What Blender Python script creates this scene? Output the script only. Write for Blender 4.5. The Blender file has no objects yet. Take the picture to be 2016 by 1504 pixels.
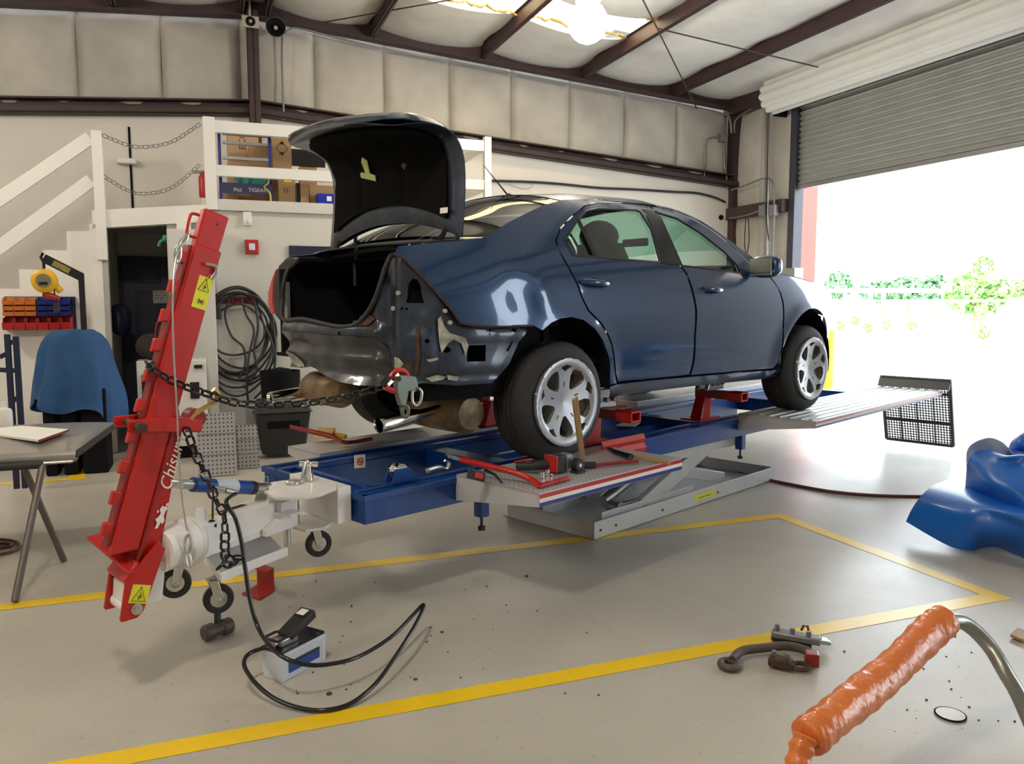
import bpy, math, random
from mathutils import Vector, Matrix, geometry
random.seed(7)
PI = math.pi
R = math.radians
S = bpy.context.scene
COL = S.collection

# ------------------------------------------------------------------ camera
FPX = 1563.05; PITCH = R(5.774); CH = 1.5
cd = bpy.data.cameras.new('camera'); cd.sensor_width = 36; cd.lens = FPX/2016*36; cd.clip_end = 300; cd.clip_start = .05
cam = bpy.data.objects.new('camera', cd); COL.objects.link(cam)
cam.location = (0, 0, CH); cam.rotation_euler = (PI/2-PITCH, 0, 0); S.camera = cam
# ------------------------------------------------------------------ sky, sun, lamps, exposure
S.view_settings.view_transform = 'Standard'; S.view_settings.look = 'None'
S.view_settings.gamma = 1; S.view_settings.use_curve_mapping = False
S.view_settings.exposure = 0.28
w = bpy.data.worlds.new('sky'); S.world = w; w.use_nodes = True
bg = w.node_tree.nodes['Background']; bg.inputs[0].default_value = (.86, .94, 1, 1); bg.inputs[1].default_value = 6.5
def light(name, kind, loc, power, col=(1, 1, 1), size=.2, rot=(0, 0, 0), size_y=None):
    l = bpy.data.lights.new(name, kind); l.energy = power; l.color = col
    if kind == 'AREA':
        l.size = size
        if size_y: l.shape = 'RECTANGLE'; l.size_y = size_y
    elif kind == 'SUN': l.angle = size
    else: l.shadow_soft_size = size
    o = bpy.data.objects.new(name, l); COL.objects.link(o); o.location = loc; o.rotation_euler = rot
    return o
light('sun', 'SUN', (-10, 0, 20), 9, (1, .97, .92), R(1), (R(50), 0, R(-60)))

# ------------------------------------------------------------------ frames of reference on the floor
class Frame:                                    # az: compass angle of the x axis from the viewing direction
    def __init__(s, o, az):
        s.o = Vector((o[0], o[1], 0)); s.X = Vector((math.sin(az), math.cos(az), 0)); s.Y = Vector((-math.cos(az), math.sin(az), 0))
        s.rot = PI/2-az
    def w(s, p): return s.o+s.X*p[0]+s.Y*p[1]+Vector((0, 0, p[2]))
    def l(s, P): d = P-s.o; return Vector((d.dot(s.X), d.dot(s.Y), P.z))
    def at(s, px, py, x=None, y=None, z=None):  # photo direction meets the plane x=, y= or z= of this frame
        u = (px-1008)/FPX; v = (py-752)/FPX; c, n = math.cos(PITCH), math.sin(PITCH)
        r = Vector((u, c-v*n, -n-v*c)); C0 = Vector((0, 0, CH))
        if z is not None: t = (z-CH)/r.z
        elif y is not None: t = (y-(C0-s.o).dot(s.Y))/r.dot(s.Y)
        else: t = (x-(C0-s.o).dot(s.X))/r.dot(s.X)
        return s.l(C0+r*t)
B = Frame((0, 0), R(69.1))                      # building
C = Frame((.2555, 3.886), R(44.9))              # repair bench
K = Frame((.2856, 4.344), R(48))                # car
_t = C.w((-1.07, .78, 0)); T = Frame((_t.x, _t.y), R(44.9-19.5+180))   # swinging arm

# ------------------------------------------------------------------ materials
def nd(nt, t, **k):
    n = nt.nodes.new(t)
    for a, b in k.items():
        if a in n.inputs: n.inputs[a].default_value = b
        else: setattr(n, a, b)
    return n
MATS = {}
def mat(name, col, rough=.5, metal=0., var=0., vscale=6., bump=0., bscale=40., coat=0., col2=None, spec=.5, emit=0., vw=.5, detail=4, alpha=1., trans=0.):
    if name in MATS: return MATS[name]
    m = bpy.data.materials.new(name); m.use_nodes = True; nt = m.node_tree; p = nt.nodes['Principled BSDF']
    c = tuple(col)+(1,)
    p.inputs['Base Color'].default_value = c; p.inputs['Roughness'].default_value = rough; p.inputs['Metallic'].default_value = metal
    p.inputs['Coat Weight'].default_value = coat; p.inputs['Coat Roughness'].default_value = .05; p.inputs['Specular IOR Level'].default_value = spec
    p.inputs['Transmission Weight'].default_value = trans; p.inputs['Alpha'].default_value = alpha
    if emit: p.inputs['Emission Color'].default_value = c; p.inputs['Emission Strength'].default_value = emit
    tc = nd(nt, 'ShaderNodeTexCoord')
    if var or col2:
        c2 = tuple(col2)+(1,) if col2 else tuple(max(0, a*(1-var)) for a in col)+(1,)
        n = nd(nt, 'ShaderNodeTexNoise', Scale=vscale, Detail=detail, Roughness=.6); nt.links.new(tc.outputs['Object'], n.inputs['Vector'])
        r = nt.nodes.new('ShaderNodeValToRGB'); r.color_ramp.elements[0].position = .5-vw/2; r.color_ramp.elements[1].position = .5+vw/2
        r.color_ramp.elements[0].color = c; r.color_ramp.elements[1].color = c2
        nt.links.new(n.outputs['Fac'], r.inputs['Fac']); nt.links.new(r.outputs['Color'], p.inputs['Base Color'])
    if bump:
        n = nd(nt, 'ShaderNodeTexNoise', Scale=bscale, Detail=3.); nt.links.new(tc.outputs['Object'], n.inputs['Vector'])
        b = nd(nt, 'ShaderNodeBump', Strength=bump, Distance=.02); nt.links.new(n.outputs['Fac'], b.inputs['Height']); nt.links.new(b.outputs['Normal'], p.inputs['Normal'])
    MATS[name] = m; return m
def dots(name, col, dark, pitch, rad, rough=.4, metal=.5, holes=False, mask=(1, 1, 0)):     # sheet with a grid of round holes or buttons
    m = mat(name, col, rough, metal, bump=.1, bscale=80); nt = m.node_tree; p = nt.nodes['Principled BSDF']; L = nt.links
    tc = nd(nt, 'ShaderNodeTexCoord')
    md = nd(nt, 'ShaderNodeVectorMath', operation='MODULO'); ad = nd(nt, 'ShaderNodeVectorMath', operation='ADD')
    ad.inputs[1].default_value = (50, 50, 50); L.new(tc.outputs['Object'], ad.inputs[0]); L.new(ad.outputs[0], md.inputs[0]); md.inputs[1].default_value = (pitch,)*3
    sb = nd(nt, 'ShaderNodeVectorMath', operation='SUBTRACT'); sb.inputs[1].default_value = (pitch/2,)*3; L.new(md.outputs[0], sb.inputs[0])
    ml = nd(nt, 'ShaderNodeVectorMath', operation='MULTIPLY'); ml.inputs[1].default_value = mask; L.new(sb.outputs[0], ml.inputs[0])
    ln = nd(nt, 'ShaderNodeVectorMath', operation='LENGTH'); L.new(ml.outputs[0], ln.inputs[0])
    lt = nd(nt, 'ShaderNodeMath', operation='LESS_THAN'); lt.inputs[1].default_value = rad; L.new(ln.outputs['Value'], lt.inputs[0])
    if holes:
        s2 = nd(nt, 'ShaderNodeMath', operation='SUBTRACT'); s2.inputs[0].default_value = 1; L.new(lt.outputs[0], s2.inputs[1]); L.new(s2.outputs[0], p.inputs['Alpha'])
    else:
        mx = nd(nt, 'ShaderNodeMix', data_type='RGBA'); mx.inputs[6].default_value = tuple(col)+(1,); mx.inputs[7].default_value = tuple(dark)+(1,)
        L.new(lt.outputs[0], mx.inputs[0]); L.new(mx.outputs[2], p.inputs['Base Color'])
    return m
def glassmat(name, tint, fres=.06, fmax=.9):
    if name in MATS: return MATS[name]
    m = bpy.data.materials.new(name); m.use_nodes = True; nt = m.node_tree; nt.nodes.clear(); L = nt.links
    o = nd(nt, 'ShaderNodeOutputMaterial'); a = nd(nt, 'ShaderNodeBsdfTransparent', Color=tuple(tint)+(1,)); g = nd(nt, 'ShaderNodeBsdfGlossy', Roughness=.02)
    lw = nd(nt, 'ShaderNodeLayerWeight', Blend=.35); mx = nd(nt, 'ShaderNodeMixShader')
    mr = nd(nt, 'ShaderNodeMapRange'); mr.inputs[3].default_value = fres; mr.inputs[4].default_value = fmax
    L.new(lw.outputs['Fresnel'], mr.inputs[0]); L.new(mr.outputs[0], mx.inputs[0]); L.new(a.outputs[0], mx.inputs[1]); L.new(g.outputs[0], mx.inputs[2]); L.new(mx.outputs[0], o.inputs[0])
    MATS[name] = m; return m
M = dict(
 floor=None,
 white=mat('white_paint', (.80, .78, .74), .5, var=.06, vscale=3),
 wallw=mat('wallboard', (.68, .65, .60), .6, var=.1, vscale=1.5, bump=.04, bscale=6),
 loft=mat('loft_wall_paint', (.63, .61, .56), .55, var=.05, vscale=2),
 quilt=mat('insulation_facing', (.52, .49, .44), .55, var=.35, vscale=1.3, bump=.35, bscale=5),
 ceil=mat('roof_insulation', (.74, .73, .70), .5, var=.3, vscale=1.1, bump=.5, bscale=4),
 steel=mat('red_oxide_steel', (.055, .026, .028), .5, var=.4, vscale=5),
 dkgirt=mat('dark_girt', (.05, .025, .025), .6, var=.4, vscale=4),
 grey=mat('grey_metal', (.35, .36, .36), .4, .6, var=.2),
 galv=mat('galvanised', (.55, .57, .56), .35, .8, var=.25, vscale=20),
 chrome=mat('chrome', (.8, .78, .72), .12, 1.),
 zinc=mat('zinc', (.62, .64, .62), .28, .9, var=.2, vscale=30),
 gold=mat('gold_chromate', (.72, .52, .2), .3, .9, var=.2),
 red=mat('red_powder_coat', (.50, .011, .007), .35, var=.15, vscale=10, coat=.2),
 dred=mat('dark_red_paint', (.30, .015, .015), .35, var=.3, vscale=10),
 blue=mat('blue_enamel', (.003, .050, .25), .35, var=.25, vscale=5, coat=.1, spec=.35),
 cylb=mat('cylinder_blue', (.01, .06, .30), .35),
 armw=mat('white_enamel', (.84, .82, .80), .35, var=.1, vscale=5, coat=.2),
 basew=mat('grey_white_enamel', (.60, .60, .60), .4, var=.15, vscale=4),
 tray=mat('tray_grey', (.46, .46, .48), .4, var=.1),
 black=mat('black_rubber', (.015, .015, .016), .6),
 gblack=mat('gloss_black', (.012, .012, .014), .2),
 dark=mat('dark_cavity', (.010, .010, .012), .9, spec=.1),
 tyre=mat('tyre_rubber', (.022, .021, .020), .75, var=.3, vscale=15, bump=.1, bscale=60),
 rim=mat('alloy_silver', (.36, .37, .39), .36, .55),
 rimin=mat('alloy_inner', (.62, .57, .50), .35, .7),
 paint=mat('car_paint_blue', (.012, .048, .125), .3, .4, var=.12, vscale=1.2, coat=1.),
 inner=mat('bare_body_blue', (.035, .050, .088), .36, .35, col2=(.012, .016, .026), vscale=5, vw=.35, coat=.5, bump=.12, bscale=9),
 rearp=mat('dirty_rear_panel', (.040, .043, .052), .33, .3, col2=(.016, .016, .018), vscale=4, vw=.5, coat=.5, bump=.15, bscale=7),
 liner=mat('lid_liner_felt', (.005, .005, .005), .9, var=.3, spec=.1),
 primer=mat('scraped_primer', (.48, .45, .36), .7, col2=(.2, .2, .18), vscale=30),
 rust=mat('rusty_steel', (.10, .045, .02), .7, .2, col2=(.03, .02, .015), vscale=18),
 brown=mat('heat_stained_steel', (.38, .26, .13), .5, .3, col2=(.07, .05, .035), vscale=6, vw=.4),
 yellow=mat('yellow_plastic', (.75, .42, .01), .4),
 label=mat('yellow_label', (.72, .70, .03), .5),
 line=mat('floor_line_yellow', (.90, .60, .01), .32, var=.1, vscale=2),
 orange=mat('orange_tape', (.78, .20, .035), .32, var=.2, vscale=9, bump=.9, bscale=14, coat=.3),
 tarp=mat('blue_plastic_sheet', (.004, .13, .56), .4, var=.15, vscale=3, coat=.1),
 cover=mat('blue_cloth_cover', (.015, .085, .24), .75, var=.3, vscale=5, bump=.2, bscale=8),
 wood=mat('ash_wood', (.42, .25, .10), .5, var=.3, vscale=12),
 card=mat('cardboard', (.40, .25, .13), .8, var=.12),
 card2=mat('pale_cardboard', (.50, .33, .19), .8, var=.12),
 teal=mat('teal_cloth', (.04, .30, .32), .6, bump=.3, bscale=8),
 navy=mat('navy_paint', (.012, .018, .055), .4),
 shutter=mat('roller_slat', (.42, .43, .42), .45, .3, var=.1, vscale=2),
 drum=mat('roller_drum', (.72, .73, .71), .45, var=.05),
 pipe=mat('conduit', (.22, .22, .23), .4, .5),
 paper=mat('paper', (.8, .78, .74), .8),
 concrete=mat('yard_concrete', (.6, .6, .58), .8, var=.1),
 leaf=mat('leaves', (.42, .62, .22), .6, col2=(.16, .38, .10), vscale=3),
 leaf2=mat('dark_leaves', (.26, .48, .24), .6, col2=(.10, .26, .12), vscale=3),
 binor=mat('orange_plastic', (.60, .18, .03), .4), binbl=mat('blue_plastic', (.012, .02, .20), .4), binrd=mat('red_plastic', (.42, .012, .012), .4),
 hammer=mat('worn_hammer_steel', (.13, .10, .085), .6, .4, var=.4, vscale=14),
 sealant=mat('translucent_case', (.62, .67, .74), .3),
 glass=glassmat('tinted_glass', (.55, .78, .68)), backglass=glassmat('rear_glass', (.22, .26, .23), .06, .28),
 lampred=mat('tail_lamp_red', (.5, .01, .015), .12, coat=1.),
)
M['tread'] = dots('tread_plate', (.42, .42, .43), (.75, .75, .76), .032, .0105, .35, .4)
M['perf'] = dots('perforated_panel', (.30, .29, .29), (.06, .06, .06), .034, .008, .5, .3, mask=(1, 0, 1))
M['perfh'] = dots('perforated_ramp', (.05, .055, .06), (.05,)*3, .026, .0085, .5, .3, holes=True, mask=(0, 1, 1))
# floor: sealed concrete with blotches and scuffs
fm = bpy.data.materials.new('sealed_floor'); fm.use_nodes = True; nt = fm.node_tree; p = nt.nodes['Principled BSDF']; L = nt.links
tc = nd(nt, 'ShaderNodeTexCoord')
n1 = nd(nt, 'ShaderNodeTexNoise', Scale=.7, Detail=5., Roughness=.6); n2 = nd(nt, 'ShaderNodeTexNoise', Scale=45., Detail=3.)
for n in (n1, n2): L.new(tc.outputs['Object'], n.inputs['Vector'])
r1 = nt.nodes.new('ShaderNodeValToRGB'); e = r1.color_ramp.elements; e[0].position = .32; e[0].color = (.52, .485, .42, 1); e[1].position = .66; e[1].color = (.41, .385, .335, 1)
r2 = nt.nodes.new('ShaderNodeValToRGB'); e = r2.color_ramp.elements; e[0].position = .62; e[0].color = (1, 1, 1, 1); e[1].position = .74; e[1].color = (.5, .46, .42, 1)
mx = nd(nt, 'ShaderNodeMix', data_type='RGBA', blend_type='MULTIPLY'); mx.inputs[0].default_value = .55
L.new(n1.outputs['Fac'], r1.inputs[0]); L.new(n2.outputs['Fac'], r2.inputs[0]); L.new(r1.outputs[0], mx.inputs[6]); L.new(r2.outputs[0], mx.inputs[7]); L.new(mx.outputs[2], p.inputs['Base Color'])
mr = nd(nt, 'ShaderNodeMapRange'); mr.inputs[3].default_value = .22; mr.inputs[4].default_value = .48; L.new(n1.outputs['Fac'], mr.inputs[0]); L.new(mr.outputs[0], p.inputs['Roughness'])
bp = nd(nt, 'ShaderNodeBump', Strength=.08, Distance=.02); n3 = nd(nt, 'ShaderNodeTexNoise', Scale=3.); L.new(tc.outputs['Object'], n3.inputs['Vector']); L.new(n3.outputs['Fac'], bp.inputs['Height']); L.new(bp.outputs[0], p.inputs['Normal'])
M['floor'] = fm

# ------------------------------------------------------------------ mesh building
class MB:
    def __init__(s): s.v = []; s.f = []
    def add(s, vs, fs):
        o = len(s.v); s.v += [tuple(q) for q in vs]; s.f += [tuple(i+o for i in f) for f in fs]; return s
    def box(s, x0, x1, y0, y1, z0, z1):
        return s.add([(x, y, z) for z in (z0, z1) for y in (y0, y1) for x in (x0, x1)], [(0, 2, 3, 1), (4, 5, 7, 6), (0, 1, 5, 4), (2, 6, 7, 3), (0, 4, 6, 2), (1, 3, 7, 5)])
    def hexa(s, b, t):                          # bottom quad, top quad
        return s.add(list(b)+list(t), [(3, 2, 1, 0), (4, 5, 6, 7), (0, 1, 5, 4), (1, 2, 6, 5), (2, 3, 7, 6), (3, 0, 4, 7)])
    def beam(s, a, b, w, h, up=(0, 0, 1)):
        a = Vector(a); b = Vector(b); d = (b-a).normalized(); sd = d.cross(Vector(up))
        if sd.length < 1e-4: sd = d.cross(Vector((1, 0, 0)))
        sd.normalize(); u = sd.cross(d); sd *= w/2; u *= h/2
        return s.add([a-sd-u, a+sd-u, a+sd+u, a-sd+u, b-sd-u, b+sd-u, b+sd+u, b-sd+u], [(0, 1, 2, 3), (7, 6, 5, 4), (0, 4, 5, 1), (1, 5, 6, 2), (2, 6, 7, 3), (3, 7, 4, 0)])
    def prism(s, poly, vec):                    # planar polygon of 3D points swept along vec
        n = len(poly); vec = Vector(vec); P = [Vector(q) for q in poly]
        return s.add(P+[q+vec for q in P], [tuple(range(n-1, -1, -1)), tuple(range(n, 2*n))]+[(i, (i+1) % n, (i+1) % n+n, i+n) for i in range(n)])
    def cyl(s, a, b, r, r2=None, n=20):
        return s.tube([a, b], [r, r if r2 is None else r2], n)
    def tube(s, pts, r, n=10, closed=False, cap=True):
        P = [Vector(q) for q in pts]; m = len(P); rs = r if isinstance(r, (list, tuple)) else [r]*m
        vs = []; nrm = None
        for i in range(m):
            if closed: d = P[(i+1) % m]-P[i-1]
            else: d = P[min(i+1, m-1)]-P[max(i-1, 0)]
            d.normalize()
            if nrm is None:
                nrm = d.cross(Vector((0, 0, 1)))
                if nrm.length < .05: nrm = d.cross(Vector((1, 0, 0)))
            nrm = nrm-d*nrm.dot(d); nrm.normalize(); bn = d.cross(nrm)
            vs += [P[i]+(nrm*math.cos(2*PI*k/n)+bn*math.sin(2*PI*k/n))*rs[i] for k in range(n)]
        fs = [(i*n+k, i*n+(k+1) % n, ((i+1) % m)*n+(k+1) % n, ((i+1) % m)*n+k) for i in range(m if closed else m-1) for k in range(n)]
        if cap and not closed: fs += [tuple(range(n-1, -1, -1)), tuple(range((m-1)*n, m*n))]
        return s.add(vs, fs)
    def lathe(s, c, axis, prof, n=48):          # prof: (radius, along)
        c = Vector(c); a = Vector(axis).normalized(); u = a.cross(Vector((0, 0, 1)))
        if u.length < .05: u = a.cross(Vector((1, 0, 0)))
        u.normalize(); v = a.cross(u); m = len(prof)
        vs = [c+a*h+(u*math.cos(2*PI*k/n)+v*math.sin(2*PI*k/n))*r for r, h in prof for k in range(n)]
        return s.add(vs, [(i*n+k, i*n+(k+1) % n, (i+1)*n+(k+1) % n, (i+1)*n+k) for i in range(m-1) for k in range(n)])
    def ball(s, c, r, n=16, rz=None):
        c = Vector(c); rz = r if rz is None else rz; m = n//2
        s.lathe(c, (0, 0, 1), [(max(1e-4, r*math.sin(PI*i/m)), -rz*math.cos(PI*i/m)) for i in range(m+1)], n); return s
    def grid(s, f, nu, nv):
        return s.add([f(i/nu, j/nv) for j in range(nv+1) for i in range(nu+1)], [(j*(nu+1)+i, j*(nu+1)+i+1, (j+1)*(nu+1)+i+1, (j+1)*(nu+1)+i) for j in range(nv) for i in range(nu)])
    def rbox(s, x0, x1, y0, y1, z0, z1, r=.03):  # box with rounded vertical corners
        pl = []
        for cx, cy, a in ((x1-r, y1-r, 0), (x0+r, y1-r, PI/2), (x0+r, y0+r, PI), (x1-r, y0+r, PI*1.5)):
            pl += [(cx+r*math.cos(a+k*PI/8), cy+r*math.sin(a+k*PI/8), z0) for k in range(5)]
        return s.prism(pl, (0, 0, z1-z0))
def spline(pts, n=8):                            # Catmull-Rom through points
    P = [Vector(q) for q in pts]; out = []
    for i in range(len(P)-1):
        a, b, c, d = P[max(i-1, 0)], P[i], P[i+1], P[min(i+2, len(P)-1)]
        for k in range(n):
            t = k/n; out.append(.5*((2*b)+(c-a)*t+(2*a-5*b+4*c-d)*t*t+(3*b-a-3*c+d)*t**3))
    out.append(P[-1]); return out
def interp(x, xs, ys):
    if x <= xs[0]: return ys[0]
    for i in range(len(xs)-1):
        if x <= xs[i+1]:
            t = (x-xs[i])/(xs[i+1]-xs[i]); return ys[i]+(ys[i+1]-ys[i])*t
    return ys[-1]
def smooth_interp(x, xs, ys):
    if x <= xs[0]: return ys[0]
    for i in range(len(xs)-1):
        if x <= xs[i+1]:
            t = (x-xs[i])/(xs[i+1]-xs[i]); h = xs[i+1]-xs[i]
            m0 = (ys[i+1]-ys[max(i-1, 0)])/(xs[i+1]-xs[max(i-1, 0)]); m1 = (ys[min(i+2, len(ys)-1)]-ys[i])/(xs[min(i+2, len(xs)-1)]-xs[i])
            return (2*t**3-3*t*t+1)*ys[i]+(t**3-2*t*t+t)*h*m0+(-2*t**3+3*t*t)*ys[i+1]+(t**3-t*t)*h*m1
    return ys[-1]
def inside(p, poly):
    x, y = p; c = False; j = len(poly)-1
    for i in range(len(poly)):
        xi, yi = poly[i]; xj, yj = poly[j]
        if (yi > y) != (yj > y) and x < (xj-xi)*(y-yi)/(yj-yi)+xi: c = not c
        j = i
    return c
def dense(poly, step):
    out = []
    for i in range(len(poly)):
        a = Vector(poly[i]); b = Vector(poly[(i+1) % len(poly)]); n = max(1, int((b-a).length/step))
        out += [tuple(a+(b-a)*k/n) for k in range(n)]
    return out
def sheet(mb, poly, surf, step=.04, holes=()):   # polygon (with holes) in a parameter plane, laid on surf(u, v)
    loops = [dense([tuple(q) for q in poly], step)]+[dense([tuple(q) for q in h], step) for h in holes]
    vs = []; es = []
    for lp in loops:
        o = len(vs); vs += [Vector(q) for q in lp]; es += [(o+i, o+(i+1) % len(lp)) for i in range(len(lp))]
    x0 = min(q[0] for q in loops[0]); x1 = max(q[0] for q in loops[0]); y0 = min(q[1] for q in loops[0]); y1 = max(q[1] for q in loops[0])
    bd = list(vs); jj = 0; y = y0+step/2
    while y < y1:
        x = x0+step/2*(1+jj % 2)
        while x < x1:
            if inside((x, y), loops[0]) and not any(inside((x, y), h) for h in loops[1:]) and min((q.x-x)**2+(q.y-y)**2 for q in bd) > (step*.45)**2: vs.append(Vector((x, y)))
            x += step
        y += step*.87; jj += 1
    V, E_, Fc, _, _, _ = geometry.delaunay_2d_cdt(vs, es, [], 0, 1e-5)
    keep = []
    for f in Fc:
        c = sum((V[i] for i in f), Vector((0, 0)))/len(f)
        if inside(c, loops[0]) and not any(inside(c, h) for h in loops[1:]): keep.append(tuple(f))
    used = sorted({i for f in keep for i in f}); mp = {i: k for k, i in enumerate(used)}
    mb.add([surf(V[i].x, V[i].y) for i in used], [tuple(mp[i] for i in f) for f in keep]); return mb

# ------------------------------------------------------------------ objects
def put(name, mb, m, parent=None, frame=None, base=None, smooth=35, bevel=0, solid=0, seg=2, off=0, label=None, kind=None, sub=0):
    me = bpy.data.meshes.new(name)
    if parent is not None: base = parent['_b']; frame = None; b = Vector(base)
    else: b = Vector(base if base is not None else (0, 0, 0))
    me.from_pydata([tuple(Vector(q)-b) for q in mb.v], [], mb.f); me.update()
    if smooth: me.shade_smooth(); me.set_sharp_from_angle(angle=R(smooth))
    else: me.shade_flat()
    if solid:
        cnt = {}
        for pl in me.polygons:
            for ek in pl.edge_keys: cnt[ek] = cnt.get(ek, 0)+1
        for ed in me.edges:
            if cnt.get(tuple(sorted(ed.vertices)), 0) < 2: ed.use_edge_sharp = True
    me.materials.append(m)
    o = bpy.data.objects.new(name, me); COL.objects.link(o)
    if parent is not None: o.parent = parent; o['_b'] = tuple(b)
    else:
        o.location = frame.w(b); o.rotation_euler = (0, 0, frame.rot); o['_b'] = tuple(b)
    if sub: md = o.modifiers.new('subdivision', 'SUBSURF'); md.levels = sub; md.render_levels = sub
    if solid: md = o.modifiers.new('thickness', 'SOLIDIFY'); md.thickness = solid; md.offset = off
    if bevel: md = o.modifiers.new('bevel', 'BEVEL'); md.width = bevel; md.segments = seg; md.limit_method = 'ANGLE'; md.angle_limit = R(40); md.harden_normals = False
    if label: o['label'] = label
    if kind: o['kind'] = kind
    return o
def tag(o, label, cat, group=None):
    o['label'] = label; o['category'] = cat
    if group: o['group'] = group
    return o
def thing(name, label, cat, base, frame, group=None):
    o = bpy.data.objects.new(name, None); COL.objects.link(o); o.empty_display_size = .1
    o.location = frame.w(Vector(base)); o.rotation_euler = (0, 0, frame.rot); o['_b'] = tuple(base)
    return tag(o, label, cat, group)
def struct(name, mb, m, frame=B, base=(0, 0, 0), **k):
    o = put(name, mb, m, frame=frame, base=base, **k); o['kind'] = 'structure'; return o
def single(name, mb, m, frame, base, label, cat, group=None, **k):
    return tag(put(name, mb, m, frame=frame, base=base, **k), label, cat, group)
def dup(r, loc, rotz=None, label=None, scale=None):
    c = r.copy(); COL.objects.link(c); c.location = loc
    if rotz is not None: c.rotation_euler = (0, 0, rotz)
    if label: c['label'] = label
    if scale: c.scale = scale
    for ch in list(r.children):
        d = ch.copy(); COL.objects.link(d); d.parent = c
        for g in list(ch.children):
            e_ = g.copy(); COL.objects.link(e_); e_.parent = d
    return c
def text_mb(s, origin, xdir, ydir, size, depth=.0015, shear=0, font=None):   # raised lettering
    cu = bpy.data.curves.new('lettering', 'FONT'); cu.body = s; cu.size = size; cu.extrude = depth; cu.shear = shear
    o = bpy.data.objects.new('lettering', cu); COL.objects.link(o); bpy.context.view_layer.update()
    me = bpy.data.meshes.new_from_object(o.evaluated_get(bpy.context.evaluated_depsgraph_get()))
    X = Vector(xdir).normalized(); Y = Vector(ydir).normalized(); Z = X.cross(Y); O_ = Vector(origin)
    mb = MB().add([O_+X*v.co.x+Y*v.co.y+Z*v.co.z for v in me.vertices], [tuple(p_.vertices) for p_ in me.polygons])
    bpy.data.objects.remove(o); bpy.data.meshes.remove(me); bpy.data.curves.remove(cu); return mb
# ================================================================== THE BUILDING
YW = 10.9; XR = 7.97; RX = .66
def zb(x): return 5.0-.073*abs(x-RX)             # underside of the roof frame
DY = [(9.40, 4.9), (.6, -1.8)]                  # openings in the right wall
DZ = 3.14
# floor with painted lines
fl = struct('floor', MB().box(-9.2, XR+.1, -7.2, 11.1, -.2, 0), M['floor'], smooth=0)
struct('ground_outside', MB().box(XR+.1, 90, -60, 110, -.25, -.04), M['concrete'], smooth=0)
def bz(px, py, z=.0): return B.at(px, py, z=z)
ln = MB()
def strip(a, b, wd, side=1):                     # a..b = one edge of the line
    a = Vector((a[0], a[1], .0015)); b = Vector((b[0], b[1], .0015)); d = (b-a).normalized(); n = Vector((-d.y, d.x, 0))*wd*side
    ln.add([a, b, b+n, a+n], [(0, 1, 2, 3)])
y1 = bz(1000, 1339).y; y2 = bz(804, 1095.7).y; xe = bz(1730, 1095).x
strip((-6, y1), (xe, y1), .1, -1); strip((-6, y2), (xe, y2), .1, -1); strip((xe, y1-.1), (xe, y2), .1, -1)
a = bz(139, 941); b = bz(197, 868); strip((a.x-.02, a.y), (a.x+.02, a.y+3.2), .12, -1); strip((-6, a.y), (a.x+.12, a.y), .09, -1)
put('painted_lines', ln, M['line'], parent=fl, smooth=0)

def board(x0, x1, y0, y1, z0, z1): return MB().box(x0, x1, y0, y1, z0, z1)
# back wall: smooth board below, faced insulation above
mb = MB(); xs = [-9, RX, 7.84]
for a, b in zip(xs, xs[1:]): mb.hexa([(a, YW-.06, 0), (b, YW-.06, 0), (b, YW+.1, 0), (a, YW+.1, 0)], [(a, YW-.06, zb(a)-1.12), (b, YW-.06, zb(b)-1.12), (b, YW+.1, zb(b)-1.12), (a, YW+.1, zb(a)-1.12)])
wb = struct('wall_back', mb, M['wallw'], smooth=0)
def quilt(f, u0, u1, z0f, z1f, seam0, pitch=.914, puff=.095):
    q = MB(); us = [u0]; k = math.floor((u0-seam0)/pitch)+1
    while seam0+k*pitch < u1: us.append(seam0+k*pitch); k += 1
    us.append(u1)
    for a, b in zip(us, us[1:]):
        wdt = min(1, (b-a)/pitch)
        def s(i, j, a=a, b=b, wdt=wdt):
            u = a+(b-a)*i; z = z0f(u)+(z1f(u)-z0f(u))*j
            e = (1-abs(2*i-1)**9)**.7; g = (1-abs(2*j-1)**8)
            return f(u, z, puff*e*g*wdt+.012*math.sin(u*9+z*7)*e*g)
        q.grid(s, 24, 12)
    return q
sm = B.at(620, 160, y=YW-.03).x
put('insulation_panels', quilt(lambda u, z, d: (u, YW+.02-d, z), -9, 7.86, lambda u: zb(u)-1.12, lambda u: zb(u)+.05, sm), M['quilt'], parent=wb, smooth=60)
# steel on the back wall: rake beam, sloping girt, columns
def slope_beam(x0, x1, y0, y1, d0, d1):
    return MB().hexa([(x0, y0, zb(x0)+d0), (x1, y0, zb(x1)+d0), (x1, y1, zb(x1)+d0), (x0, y1, zb(x0)+d0)], [(x0, y0, zb(x0)+d1), (x1, y0, zb(x1)+d1), (x1, y1, zb(x1)+d1), (x0, y1, zb(x0)+d1)])
n_ = [0]
def trim(mb, m=None, **k):
    n_[0] += 1; return struct('trim_%d' % n_[0], mb, m or M['steel'], smooth=0, **k)
for a, b in ((-9, RX), (RX, XR)):
    m2 = slope_beam(a, b, 10.70, 10.72, 0, .28); t2 = slope_beam(a, b, 10.62, 10.8, 0, .015); m2.add(t2.v, t2.f); t2 = slope_beam(a, b, 10.62, 10.8, .24, .26); m2.add(t2.v, t2.f); trim(m2)
    m2 = slope_beam(a, b, 10.66, 10.9, -1.17, -1.15); t2 = slope_beam(a, b, 10.66, 10.68, -1.17, -1.09); m2.add(t2.v, t2.f); t2 = slope_beam(a, b, 10.84, 10.9, -1.15, -.98); m2.add(t2.v, t2.f); t2 = slope_beam(a, b, 10.7, 10.9, -1.0, -.98); m2.add(t2.v, t2.f); trim(m2, M['dkgirt'])
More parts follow.
